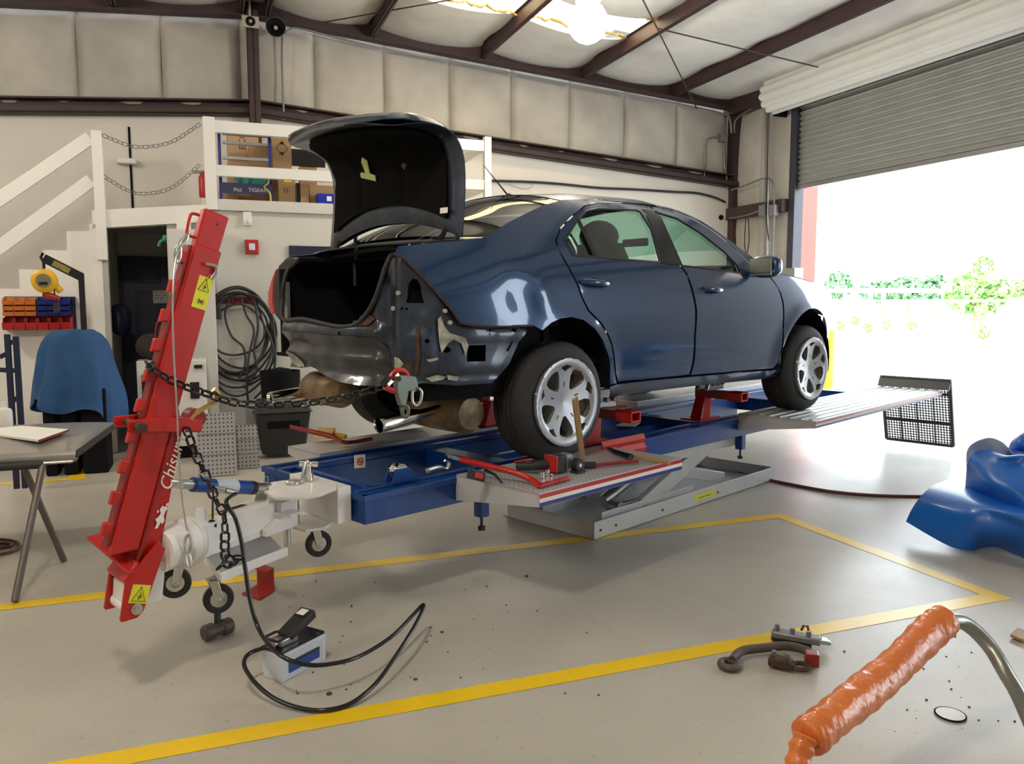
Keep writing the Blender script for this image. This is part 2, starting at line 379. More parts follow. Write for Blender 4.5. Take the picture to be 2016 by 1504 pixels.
def hcol(x, y0, y1, w2, z1, z0=0): return MB().box(x-w2, x+w2, y0, y0+.015, z0, z1).box(x-.01, x+.01, y0, y1, z0, z1).box(x-w2, x+w2, y1-.015, y1, z0, z1)
trim(hcol(RX-.02, 10.56, 10.82, .065, zb(RX)+.05)); trim(MB().box(7.84, 7.97, 10.7, 10.9, 0, zb(7.9)))
# roof purlins
pur = [RX-.15, RX+.16]+[2.12+1.52*k for k in range(4)]+[-.89-1.52*k for k in range(6)]
for x in pur:
    z = zb(x); trim(MB().box(x-.035, x+.035, -7, 10.7, z+.02, z+.03).box(x-.006, x+.006, -7, 10.7, z+.02, z+.215).box(x-.035, x+.035, -7, 10.7, z+.205, z+.215).box(x-.035, x-.029, -7, 10.7, z+.02, z+.045))
# right wall: framing and insulation beside the roller door, end walls behind the viewer
eave = zb(XR)
wr = struct('wall_right', MB().box(XR, XR+.15, 9.46, 11.05, 0, eave+.2).box(XR, XR+.15, DY[1][0], DY[0][1], 0, eave+.2).box(XR, XR+.15, -7.2, DY[1][1], 0, eave+.2).box(XR, XR+.15, DY[0][1], 9.46, DZ+1.2, eave+.2).box(XR, XR+.15, DY[1][1], DY[1][0], DZ+.9, eave+.2), M['wallw'], smooth=0)
put('insulation_panels', quilt(lambda u, z, d: (XR-.01-d, u, z), 9.5, 10.86, lambda u: 0.02, lambda u: eave, 10.2, .8, .06), M['quilt'], parent=wr, smooth=60)
struct('wall_left', MB().box(-9.15, -9, -7.2, 11.05, 0, 5), M['wallw'], smooth=0)
struct('wall_front', MB().box(-9.15, XR+.15, -7.2, -7.05, 0, 5.3), M['wallw'], smooth=0)
g0 = B.at(1440, 437, x=XR-.1); g1 = B.at(1568, 408, x=XR-.1)
trim(MB().box(XR-.17, XR-.02, 9.5, 10.86, 2.80, 2.98)); trim(MB().box(XR-.25, XR-.05, -7, 10.86, eave-.06, eave+.2), M['dkgirt'])
# roof: faced insulation sagging between purlins, open strip for the skylight
SK = (8.62, 9.36); cb = sorted(pur); cb = [-9]+cb+[XR]
mb = MB()
for a, b in zip(cb, cb[1:]):
    if b-a < .05: continue
    for y0, y1, ny in ((-7.1, SK[0], 30), (SK[0], SK[1], 4), (SK[1], 10.72, 6)):
        if y0 == SK[0] and a > 1.5 and b < 5.3: continue
        mb.grid(lambda i, j: (a+(b-a)*i, y0+(y1-y0)*j, zb(a+(b-a)*i)+.215-.10*min(1, b-a)*(math.sin(PI*i)**.7)*(1 if y0 != SK[0] else 1)-.012*math.sin((y0+(y1-y0)*j)*5.1+a)), 12, ny)
struct('ceiling', mb, M['ceil'], solid=.02, smooth=60)
struct('roof_deck', MB().hexa([(-9.2, -7.2, zb(-9.2)+.33), (RX, -7.2, zb(RX)+.33), (RX, SK[0]-.02, zb(RX)+.33), (-9.2, SK[0]-.02, zb(-9.2)+.33)], [(-9.2, -7.2, zb(-9.2)+.4), (RX, -7.2, zb(RX)+.4), (RX, SK[0]-.02, zb(RX)+.4), (-9.2, SK[0]-.02, zb(-9.2)+.4)])
    .hexa([(RX, -7.2, zb(RX)+.33), (XR+.2, -7.2, zb(XR)+.33), (XR+.2, SK[0]-.02, zb(XR)+.33), (RX, SK[0]-.02, zb(RX)+.33)], [(RX, -7.2, zb(RX)+.4), (XR+.2, -7.2, zb(XR)+.4), (XR+.2, SK[0]-.02, zb(XR)+.4), (RX, SK[0]-.02, zb(RX)+.4)])
    .box(-9.2, 2.1, SK[0]-.02, 11.1, 5.34, 5.4).box(5.2, XR+.2, SK[0]-.02, 11.1, 5.1, 5.2).box(2.1, 5.2, SK[1]+.02, 11.1, 5.34, 5.4), M['galv'], smooth=0)
mb = MB()
mb.grid(lambda i, j: (2.05+3.2*i, SK[0]-.05+(SK[1]-SK[0]+.1)*j, zb(2.05+3.2*i)+.28+.012*math.sin(j*40)), 4, 40)
wn = struct('window_1', mb, mat('skylight_sheet', (1, .80, .42), .4, emit=5), solid=.004)
mb = MB()
for yy, sg in ((SK[0], 1), (SK[1], -1)):
    pts = [(2.1+.06*k, yy+sg*random.uniform(0, .05), zb(2.1+.06*k)+.2+random.uniform(-.03, .02)) for k in range(52)]
    for a, b in zip(pts, pts[1:]): mb.add([a, b, (b[0], yy-sg*.03, b[2]+.01), (a[0], yy-sg*.03, a[2]+.01)], [(0, 1, 2, 3)])
put('torn_insulation_edge', mb, mat('torn_foam', (.55, .36, .14), .9, var=.4, vscale=20), parent=wn, solid=.02)

# roller door: curtain, guides, drum
y0, y1 = DY[0][1], DY[0][0]
mb = MB(); nz = 160; zt = 4.35
mb.grid(lambda i, j: (XR+.02+.020*math.sin((DZ+(zt-DZ)*j)*2*PI/.0762), y0+(y1-y0+.02)*i, DZ+(zt-DZ)*j), 1, nz)
d2 = struct('door_2', mb, M['shutter'], solid=.003, smooth=60)
put('bottom_bar', MB().box(XR-.02, XR+.06, y0, y1, DZ-.04, DZ+.015), M['grey'], parent=d2, smooth=0)
mb = MB(); pr = []
for k in range(73):
    a_ = 2*PI*k/72; pr.append((.25+.012*math.sin(k*PI/2.4), a_))
n = 144
def drum(i, j):
    a_ = 2*PI*i; r = .235+.014*math.sin(a_*12); return (XR-.30+r*math.cos(a_), 9.62-(9.62-4.6)*j, 4.42+r*math.sin(a_))
mb.grid(drum, 144, 1); put('drum', mb, M['drum'], parent=d2, smooth=60)
put('drum_end', MB().cyl((XR-.30, 9.6, 4.42), (XR-.30, 9.61, 4.42), .225, n=40).box(XR-.28, XR-.02, 9.6, 9.62, 4.15, 4.5), M['dark'], parent=d2)
put('guide_rail', MB().box(XR-.05, XR+.12, 9.40, 9.46, 0, 4.3).box(XR-.07, XR-.05, 9.36, 9.49, 0, 4.3), mat('guide_steel', (.04, .04, .06), .4), parent=d2, smooth=0)
put('guide_rail', MB().box(XR-.05, XR+.12, 4.84, 4.9, 0, 4.3), M['grey'], parent=d2, smooth=0)

# storage loft with its office wall, fascia, header, doorway recess
XE = 3.03; LY = 8.7
struct('wall_loft', MB().box(-.35, XE, LY, LY+.12, 0, 2.42).box(XE-.12, XE, LY, 10.84, 0, 2.42), M['loft'], smooth=0)
struct('loft_floor', MB().box(-.02, XE+.02, LY-.05, 10.84, 2.42, 2.53).box(-1.0, .0, 9.0, 10.84, 2.3, 2.42), M['loft'], smooth=0, bevel=.004)
h0 = B.at(200, 418, y=LY-.03); h1 = B.at(212, 446, y=LY-.03)
trim(MB().hexa([(-1.0, LY-.06, 2.20), (.05, LY-.06, 2.30), (.05, LY+.1, 2.30), (-1.0, LY+.1, 2.20)], [(-1.0, LY-.06, 2.37), (.05, LY-.06, 2.47), (.05, LY+.1, 2.47), (-1.0, LY+.1, 2.37)]), M['white'])
trim(MB().box(-1.03, -.935, LY-.06, LY+.1, 0, 2.24), M['white'])
rec = mat('recess_wall', (.62, .60, .57), .6)
struct('wall_recess', MB().box(-1.02, -.97, LY+.1, 10.84, 0, 2.3).box(-.97, .0, 10.55, 10.6, 0, 2.3).box(-.02, .05, LY+.12, 10.6, 0, 2.3), rec, smooth=0)
# blue panelled door in the recess
dx0 = B.at(241, 520, y=10.5).x; dxa = dx0+.04; dz1 = B.at(241, 514, y=10.5).z
dr = struct('door_1', MB().box(dx0, dx0+.91, 10.5, 10.545, .01, dz1), M['navy'], smooth=0)
mb = MB()
for (u0, u1) in ((.12, .41), (.50, .79)):
    for (v0, v1) in ((.2, .85), (1.0, 1.62), (1.72, 1.95)):
        for a_ in ((u0, u1, v0, v0+.02), (u0, u1, v1-.02, v1), (u0, u0+.02, v0, v1), (u1-.02, u1, v0, v1)): mb.box(dx0+a_[0], dx0+a_[1], 10.488, 10.5, a_[2], a_[3])
        mb.box(dx0+u0+.04, dx0+u1-.04, 10.49, 10.5, v0+.04, v1-.04)
put('door_panels', mb, M['navy'], parent=dr, smooth=0, bevel=.004)
put('door_frame', MB().box(dx0-.06, dx0, 10.46, 10.55, 0, dz1+.05).box(dx0-.06, dx0+.97, 10.46, 10.55, dz1, dz1+.06), mat('dark_frame', (.02, .022, .045), .5), parent=dr, smooth=0)
sgn = thing('paper_notice', 'white handwritten paper notice taped on the dark blue door', 'sign', tuple(B.at(305, 597, y=10.478)), B)
q0 = B.at(302, 597, y=10.478); q1 = B.at(345, 572, y=10.478)
put('sheet', MB().box(q0.x, q1.x, 10.474, 10.478, q0.z, q1.z), M['paper'], parent=sgn, smooth=0)
for k, (tx, dy_) in enumerate((('Person  ', .028), ('Door  Pl', .065), ('3/2  La', .102))):
    put('handwriting', text_mb(tx, (q0.x+.012, 10.4735, q1.z-dy_), (1, 0, 0), (0, 0, 1), .034, .0006, .25), M['gblack'], parent=sgn, smooth=0)

# stairs up to the loft: white side wall cut to the steps, treads, sloping rails
st = [B.at(px, py, y=LY) for px, py in ((209, 420), (209, 455), (131, 455), (131, 491), (84, 491), (84, 530), (37, 530), (37, 565))]
tr, rs = (st[2].x-st[6].x)/2, (st[2].z-st[6].z)/2
prof = [(st[1].x, st[1].z)]
x, z = st[2].x, st[2].z
while z > .2: prof += [(x, z), (x, z-rs)]; x -= tr; z -= rs
prof += [(x, 0), (st[1].x, 0)]
struct('wall_stairs', MB().prism([(a_, LY, b_) for a_, b_ in prof], (0, .1, 0)), M['white'], smooth=0)
mb = MB(); x, z = st[2].x, st[2].z
while z > .2: mb.box(x-tr-.02, x, LY+.1, 9.7, z-rs-.04, z-rs); mb.box(x-.02, x, LY+.1, 9.7, z-rs, z); x -= tr; z -= rs
single('stair_treads', mb, M['white'], B, (x+2, 9, 0), 'white wooden stair treads climbing to the storage loft', 'stairs', smooth=0)
hr = thing('stair_railing', 'white wooden stair railing with a top post and two sloping rails', 'railing', (-1.0, LY-.05, 2.2), B)
p0 = B.at(190, 262, y=LY-.05); p1 = B.at(205, 430, y=LY-.05)
put('post', MB().box(p0.x-.045, p0.x+.045, LY-.09, LY, 1.9, p0.z+.02), M['white'], parent=hr, smooth=0, bevel=.004)
for (ax_, ay, bx_, by_) in ((178, 272, 0, 392), (180, 355, 0, 487)):
    a = B.at(ax_, ay, y=LY-.05); b = B.at(bx_, by_, y=LY-.05); b = a+(b-a)*1.9
    put('rail', MB().beam(a, b, .04, .12), M['white'], parent=hr, smooth=0, bevel=.004)
lr = thing('loft_railing', 'white wooden guard railing along the edge of the storage loft', 'railing', (1.5, LY, 2.53), B)
zt0 = B.at(404, 229, y=LY-.05).z
put('post', MB().box(.02, .13, LY-.06, LY+.04, 2.42, zt0), M['white'], parent=lr, smooth=0, bevel=.004)
put('post', MB().box(XE-.05, XE+.03, LY-.04, LY+.04, 2.53, zt0+.02), M['white'], parent=lr, smooth=0, bevel=.004)
put('rail', MB().box(.13, XE-.05, LY-.02, LY+.04, zt0-.14, zt0-.02), M['white'], parent=lr, smooth=0, bevel=.004)
zm = B.at(425, 325, y=LY-.05).z
put('rail', MB().box(.13, XE-.05, LY-.02, LY+.04, zm-.10, zm+.01), M['white'], parent=lr, smooth=0, bevel=.004)
put('side_rail', MB().box(XE-.02, XE+.02, LY+.04, 10.8, zt0-.12, zt0-.02).box(XE-.02, XE+.02, LY+.04, 10.8, zm-.10, zm+.01), M['white'], parent=lr, smooth=0, bevel=.004)

# safety chains across the stair head
def link_chain(pts, pitch, wr, width=None):      # interlocked oval links along a path
    P = spline(pts, 24); L_ = [0]
    for a, b in zip(P, P[1:]): L_.append(L_[-1]+(b-a).length)
    n = max(2, int(L_[-1]/pitch)); mb = MB(); j = 0; wd = width or pitch*.42
    for k in range(n):
        s = (k+.5)*L_[-1]/n
        while j < len(L_)-2 and L_[j+1] < s: j += 1
        c = P[j]+(P[j+1]-P[j])*((s-L_[j])/max(1e-6, L_[j+1]-L_[j])); d = (P[j+1]-P[j]).normalized()
        u = d.cross(Vector((0, 0, 1)))
        if u.length < .1: u = Vector((0, 1, 0))
        u.normalize(); v = d.cross(u)
        sd = ((u+v)if k % 2 else (u-v)).normalized(); h = pitch*.5-wd*.1
        ring = []
        for i in range(14):
            a_ = 2*PI*i/14; cx = math.cos(a_); sx = math.sin(a_)
            ring.append(c+d*((h*.55 if cx > 0 else -h*.55)+cx*(h*.62))+sd*(sx*wd))
        mb.tube(ring, wr, 6, closed=True)
    return mb
for (a, b, sag, lb) in (((188, 265), (404, 245), .16, 'upper of the two thin safety chains across the top of the stairs'), ((188, 345), (404, 325), .22, 'lower of the two thin safety chains across the top of the stairs')):
    A_ = B.at(*a, y=LY-.05); B_ = B.at(*b, y=LY-.05); m_ = (A_+B_)/2; m_.z -= sag
    single('safety_chain', link_chain([A_+Vector((.06, 0, 0)), A_*.7+B_*.3+Vector((0, 0, -sag*.84)), m_, A_*.3+B_*.7+Vector((0, 0, -sag*.8)), B_-Vector((.05, 0, 0))], .045, .004), M['pipe'], B, tuple(A_), lb, 'chain', 'stair head chains')
put('open_seam', MB().box(B.at(254, 300, y=YW-.06).x, B.at(257, 300, y=YW-.06).x+.008, YW-.075, YW-.055, 2.3, B.at(254, 250, y=YW-.06).z), M['dark'], parent=wb, smooth=0)
q = B.at(250, 318, y=YW-.12)
single('wall_bracket', MB().rbox(q.x-.11, q.x+.11, YW-.2, YW-.06, q.z-.03, q.z+.03), M['white'], B, tuple(q), 'small white bracket shelf on the wall above the stairs', 'bracket', bevel=.005)
# ================================================================== THE CAR
HZ = [.93, .96, 1.02, 1.06, 1.09, 1.12, 1.28, 1.42, 1.52, 1.62, 1.70, 1.74, 2.05, 2.10, 2.13, 2.16]
HW = [.80, .83, .862, .868, .862, .872, .898, .912, .905, .885, .858, .840, .640, .585, .52, .40]
ARCH = [(0, .98), (2.728, 1.03)]
def side_y(x, z):
    h = smooth_interp(z, HZ, HW); t = 0
    if x < -.1: t += .17*(-.1-x)**2
    if x > 2.4: t += .10*(x-2.4)**2
    if x > 3.1: t += 1.2*(x-3.1)**2
    y = .90-h+t
    for cx, cz in ARCH:
        d = math.hypot(x-cx, z-cz)
        if d < .62 and z > .9: y -= .016*math.exp(-((d-.43)/.055)**2)
    # crease pushed into the quarter panel by the crash
    y += .018*math.exp(-((x+.33-.25*(1.58-z))/.10)**2-((z-1.50)/.11)**2)-.012*math.exp(-((x+.17-.2*(1.6-z))/.05)**2-((z-1.52)/.10)**2)
    return y
def ks(px, py):
    y = .05
    for _ in range(14):
        P = K.at(px, py, y=y); y = .5*y+.5*side_y(P.x, P.z)
    return (P.x, P.z)
def kpoly(pts): return [ks(*q) for q in pts]
def surf_side(x, z): return (x, side_y(x, z), z)
car = thing('damaged_car', 'dark blue four-door sedan with crashed rear end and open trunk lid on the repair bench', 'car', (1.3, .9, .63), K)
def side_part(name, poly, m, holes=(), step=.045, off=0, parent=None, solid=.004, both=True, **k):
    mb = sheet(MB(), poly, lambda x, z: (x, side_y(x, z)+off, z), step, holes)
    o = put(name, mb, m, parent=parent or car, smooth=50, solid=solid, **k)
    if both:
        m2 = MB().add([(max(a, -.80), 1.8-b, c) for a, b, c in mb.v], [tuple(reversed(f)) for f in mb.f]); put(name, m2, m, parent=parent or car, smooth=50, solid=solid, **k)
    return o
g_rear = kpoly([(1112, 473), (1137, 433), (1153, 416), (1176, 411), (1252, 414), (1260, 418), (1281, 452), (1298, 516), (1240, 512), (1171, 506), (1127, 503)])
g_front = kpoly([(1290, 418), (1331, 430), (1377, 458), (1423, 494), (1450, 521), (1458, 538), (1400, 530), (1342, 523), (1322, 478), (1305, 440)])
p_rd = kpoly([(1267, 404), (1235, 402), (1200, 400), (1176, 401), (1152, 407), (1126, 428), (1105, 450), (1096, 473), (1099, 489), (1112, 511), (1127, 538), (1138, 559), (1148, 588), (1160, 611), (1186, 638), (1199, 661), (1206, 679), (1210, 704), (1213, 736), (1217, 751), (1290, 744), (1356, 737), (1362, 716), (1366, 655), (1368, 609), (1360, 570), (1348, 537), (1337, 523), (1318, 487), (1300, 452), (1284, 425)])
p_fd = kpoly([(1274, 405), (1300, 409), (1331, 418), (1362, 432), (1393, 449), (1423, 471), (1455, 499), (1480, 524), (1511, 542), (1525, 560), (1534, 576), (1539, 594), (1541, 625), (1540, 660), (1538, 686), (1533, 711), (1521, 725), (1440, 731), (1360, 738), (1366, 716), (1370, 655), (1372, 609), (1364, 570), (1352, 537), (1341, 523), (1323, 487), (1305, 452), (1288, 425)])
side_part('rear_door', p_rd, M['paint'], [g_rear])
side_part('front_door', p_fd, M['paint'], [g_front])
side_part('rear_door_glass', g_rear, M['glass'], off=.012, solid=0)
side_part('front_door_glass', g_front, M['glass'], off=.012, solid=0)
# black trims around the glass and the divider of the quarter light
def seal(loop, r=.007, closed=True, m='black', off=-.002, name='window_seal'):
    put(name, MB().tube([(x, side_y(x, z)+off, z) for x, z in loop], r, 6, closed=closed), M[m], parent=car, smooth=60)
seal(g_rear); seal(g_front)
seal(kpoly([(1138, 433), (1154, 468), (1172, 506)]), .011, False, name='quarter_light_divider')
side_part('pillar_cover', kpoly([(1262, 412), (1290, 415), (1308, 445), (1325, 482), (1343, 523), (1299, 518), (1291, 480), (1282, 448)]), M['gblack'], off=-.004)
rail_px = [(784, 485), (850, 479), (905, 474), (945, 470), (961, 464), (997, 440), (1036, 420), (1069, 405), (1103, 395), (1140, 393), (1176, 393), (1240, 399), (1286, 404), (1332, 414), (1362, 426), (1393, 443), (1430, 469), (1466, 496), (1484, 509)]
rail = kpoly(rail_px)
qx = kpoly([(1480, 521), (1455, 496), (1423, 468), (1393, 446), (1362, 429), (1331, 416), (1300, 407), (1270, 402), (1235, 399.5), (1200, 397.5), (1172, 399), (1149, 405), (1123, 427), (1102, 449), (1092, 473), (1096, 490), (1109, 512), (1124, 539), (1135, 560), (1145, 589), (1157, 613), (1183, 640), (1196, 662), (1203, 680), (1207, 704), (1210, 736), (1213, 754), (1201, 757), (1201, 720), (1197, 698), (1187, 670), (1171, 647), (1149, 630), (1126, 624), (1103, 627), (1085, 635), (1068, 650), (1049, 640), (1000, 641), (960, 641), (925, 638), (906, 634), (892, 610), (876, 590), (860, 572), (843, 553), (827, 536), (811, 520), (795, 507), (776, 500)])
side_part('rear_quarter_panel', rail+qx, M['paint'], step=.05)
# torn edge along the cut panel
seal(kpoly([(776, 500), (795, 508), (827, 538), (860, 574), (892, 612), (906, 636), (930, 641), (960, 643), (1000, 642), (1049, 641)]), .007, False, 'rust', .004, 'torn_panel_edge')
side_part('sill_panel', kpoly([(1213, 757), (1290, 748), (1357, 742), (1440, 735), (1521, 729), (1535, 724), (1538, 738), (1500, 746), (1362, 760), (1240, 775), (1199, 783), (1200, 762)]), M['paint'], step=.04)
# front fender given in car coordinates
fa = [(2.728+.405*math.cos(a_), 1.045+.405*math.sin(a_)) for a_ in [R(190-d) for d in range(0, 200, 8)]]
fpoly = kpoly([(1487, 511), (1514, 541), (1528, 560), (1537, 576), (1542, 594), (1544, 625), (1543, 660), (1541, 686), (1536, 713)])+fa+[(3.16, .94), (3.42, .96), (3.48, 1.15), (3.47, 1.38), (3.38, 1.50), (3.22, 1.575), (2.95, 1.63), (2.6, 1.675), (2.35, 1.70)]
side_part('front_fender', fpoly, M['paint'])
side_part('wheel_arch_liner', [(2.728+.42*math.cos(R(a_)), 1.045+.42*math.sin(R(a_))) for a_ in range(-20, 200, 10)]+[(2.40, 1.0), (2.5, 1.1), (2.95, 1.1), (3.1, .93)], M['dark'], off=.26, solid=.02)
side_part('wheel_arch_liner', [(.42*math.cos(R(a_)), 1.03+.42*math.sin(R(a_))) for a_ in range(-10, 200, 10)]+[(-.3, 1.05), (.3, 1.05)], M['dark'], off=.26, solid=.02)
def arc_band(cx, cz, r, a0, a1, y0, y1, n=24):
    mb = MB(); mb.grid(lambda i, j: (cx+r*math.cos(R(a0+(a1-a0)*i)), y0+(y1-y0)*j, cz+r*math.sin(R(a0+(a1-a0)*i))), n, 1); return mb
for cx, r_, a0 in ((2.728, .42, -14), (0, .43, -5)):
    for ya, yb in ((.045, .45), (1.35, 1.755)): put('wheel_well', arc_band(cx, 1.03, r_, a0, 190 if cx > 1 else 150, ya, yb), M['dark'], parent=car, solid=.01)
# roof, rear glass, windscreen, bonnet as strips between the two roof rails
def strips(pts, crown, bow, step=10):
    mb = MB(); rows = []
    def row(k):
        x, z = pts[k]; y = side_y(x, z); cr = crown[k]; bw = bow[k]
        return [(x-bw*(1-s*s), .9+s*(.9-y), z+cr*(1-abs(s)**2.4)) for s in [-1+2*i/24 for i in range(25)]]
    n = len(pts)
    vs = [q for k in range(n) for q in row(k)]
    return mb.add(vs, [(k*25+i, k*25+i+1, (k+1)*25+i+1, (k+1)*25+i) for k in range(n-1) for i in range(24)])
def resample(pts, m):
    P = spline([(a, 0, b) for a, b in pts], 6); return [(q.x, q.z) for q in P]
rg = resample(rail[3:9], 6); n = len(rg)
put('rear_window', strips(rg, [.07*(k/n)**.6 for k in range(n)], [.16-.10*k/n for k in range(n)]), M['backglass'], parent=car, smooth=60)
rr = resample(rail[8:14], 6); n = len(rr)
put('roof', strips(rr, [.07 for k in range(n)], [.06-.20*k/n for k in range(n)]), M['paint'], parent=car, smooth=60, solid=.006)
rw = resample(rail[13:19], 6); n = len(rw)
put('windscreen', strips(rw, [.07+.03*k/n for k in range(n)], [-.14-.16*k/n for k in range(n)]), M['glass'], parent=car, smooth=60)
hood = [(2.10, 1.735), (2.35, 1.705), (2.6, 1.68), (2.95, 1.635), (3.22, 1.58), (3.38, 1.50), (3.47, 1.38)]; n = len(hood)
put('bonnet', strips(hood, [.05]*n, [-.22, -.2, -.18, -.16, -.18, -.20, -.22]), M['paint'], parent=car, smooth=60, solid=.006)
put('front_bumper', MB().grid(lambda i, j: (3.47+.22*(1-(2*i-1)**2)-.05*j, .9+(2*i-1)*(.9-side_y(3.47, 1.2)), 1.38-.42*j), 20, 6), M['paint'], parent=car, smooth=60, solid=.01)
put('window_frame', strips([rail[2], rail[3]], [.0, .005], [.17, .16]), M['gblack'], parent=car, smooth=60, solid=.01)
# aerial
ab = K.at(1003, 389, y=.9)
an = put('aerial_base', MB().lathe((ab.x, .9, ab.z-.02), (0, 0, 1), [(.05, 0), (.045, .02), (.015, .045), (.001, .05)], 16), M['black'], parent=car)
tp = K.at(952, 325, y=.9); put('aerial_mast', MB().tube([(ab.x-.01, .9, ab.z+.01), tuple(tp)], [.006, .002], 8), M['black'], parent=car)
# door handles, badge, mirror
for hx, hy, w_ in ((1169, 558, .105), (1399, 571, .10)):
    x, z = ks(hx, hy); y = side_y(x, z)
    o = put('door_handle', MB().tube([(x-w_, y-.012, z+.01), (x-w_*.6, y-.036, z+.008), (x, y-.042, z+.003), (x+w_*.6, y-.036, z), (x+w_, y-.012, z-.002)], [.014, .018, .017, .018, .014], 10), M['paint'], parent=car, smooth=60, bevel=0)
    o2 = put('handle_recess', MB().lathe((x, y-.001, z), (0, -1, 0), [(.001, .003), (.03, .003), (.034, 0)], 24), M['gblack'], parent=o)
mx_, mz_ = ks(1484, 530); my = side_y(mx_, mz_)
c0 = K.at(1505, 525, y=my-.13)
mi = put('side_mirror', MB().grid(lambda i, j: (c0.x+.01+.075*math.cos(PI*2*i)*abs(math.cos(PI*2*i))**-.3*math.sin(PI*j)**.5*(1 if math.cos(2*PI*i) > 0 else .55) if abs(math.cos(PI*2*i)) > 1e-3 else c0.x+.01, c0.y-.115*math.cos(PI*j), c0.z+.078*math.sin(PI*2*i)*math.sin(PI*j)**.5), 24, 14), M['paint'], parent=car, smooth=70)
put('mirror_glass', MB().grid(lambda i, j: (c0.x-.055-.01*(1-i), c0.y-.09+.17*i, c0.z-.06+.115*j), 1, 1), M['chrome'], parent=mi, solid=.006)
put('mirror_stalk', MB().beam((mx_+.02, my+.01, mz_-.03), (c0.x+.02, c0.y+.08, c0.z-.04), .07, .03), M['gblack'], parent=mi, bevel=.008)
# open trunk lid: pressed outer skin, inner frame, felt liner
LPX = -.02
LP = [(-.535, 1.83), (-.530, 2.00), (-.532, 2.14), (-.545, 2.25), (-.58, 2.33), (-.63, 2.38), (-.72, 2.412), (-.83, 2.425), (-.93, 2.425), (-1.0, 2.42)]
lp = spline([(a+LPX, 0, b) for a, b in LP], 8); ll = [0]
for a, b in zip(lp, lp[1:]): ll.append(ll[-1]+(b-a).length)
LT = ll[-1]
def lid(y, t, off=0):                             # t: arc length from the hinge edge; off < 0 is the side towards the cabin
    t = min(max(t, 0), LT-1e-5); j = 0
    while ll[j+1] < t: j += 1
    k = (t-ll[j])/(ll[j+1]-ll[j]); p_ = lp[j].lerp(lp[j+1], k); d = (lp[j+1]-lp[j]).normalized()
    s = (y-.9)/.68; b_ = .05*(s*s)*(t/LT)
    return (p_.x-d.z*off+.02*s*s+b_*1.2+(.075*s if s > 0 else .02*s)*(t/LT)**2, y, p_.z+d.x*off-.03*s*s*(t/LT)**2+.055*s*(t/LT)**2)
def lid_poly(dy, bot, top):
    pl = []
    for k in range(17):
        s = -1+2*k/16; pl.append((.9+s*(.68-dy), bot+.115*(1-s*s)))
    tt = LT-top
    for s, q in ((1, .36), (.985, .25), (.95, .16), (.86, .07), (.7, .025), (.4, 0), (0, 0), (-.4, 0), (-.7, .01), (-.86, .04), (-.95, .11), (-.985, .20), (-1, .30)): pl.append((.9+s*(.68-dy), tt-q))
    return pl
td = put('trunk_lid', sheet(MB(), lid_poly(0, 0, 0), lambda y, t: lid(y, t, -.004-(.036+.02*math.sin(PI*min(1, t/LT)))*min(1, max(0, min(LT-t, .68-abs(y-.9)))/.09)), .05), M['paint'], parent=car, smooth=50, solid=.006)
def inner_off(y, t):
    e = min(t-.115*(1-((y-.9)/.68)**2), LT-t, .68-abs(y-.9)); return -.006+.016*min(1, max(0, e)/.05)
put('lid_frame', sheet(MB(), lid_poly(0, 0, 0), lambda y, t: lid(y, t, inner_off(y, t)), .03), M['inner'], parent=td, smooth=50, solid=.004)
def linoff(y, t):
    a_ = abs(y-.9)
    return .026-.012*math.exp(-((a_-.22)/.035)**2)*(1 if t < .5 else .5)-.012*math.exp(-((t-.42)/.03)**2)
put('lid_liner', sheet(MB(), lid_poly(.10, .10, .13), lambda y, t: lid(y, t, linoff(y, t)), .03), M['liner'], parent=td, smooth=50, solid=.01)
put('release_handle', MB().add([lid(y, t, .04) for y, t in ((.93, .36), (1.09, .40), (1.09, .43), (1.03, .425), (1.035, .50), (1.0, .53), (.97, .50), (.985, .415), (.93, .395))], [tuple(range(9))]), mat('glow_plastic', (.55, .62, .22), .5), parent=td, solid=.006, label='pale green emergency release handle')
put('lid_sticker', MB().add([lid(y, t, .035) for y, t in ((.30, .13), (.36, .13), (.36, .16), (.30, .16))], [(0, 1, 2, 3)]), M['paper'], parent=td, solid=.001)
for yy, c1 in ((1.46, ((690, 418), (672, 470), (650, 508), (632, 525))), (.36, ((886, 418), (872, 462), (850, 480), (835, 500)))):
    put('hinge_arm', MB().tube(spline([tuple(K.at(px, py, y=yy)) for px, py in c1], 5), .014, 8), M['gblack'], parent=car)
    a = K.at(*c1[0], y=yy); put('gas_strut', MB().cyl((a.x+.0, yy-.06, a.z-.04), (a.x-.02, yy-.08, 1.66), .012, n=10).cyl((a.x-.02, yy-.08, 1.76), (a.x-.02, yy-.08, 1.6), .018, n=10), M['navy'], parent=car)
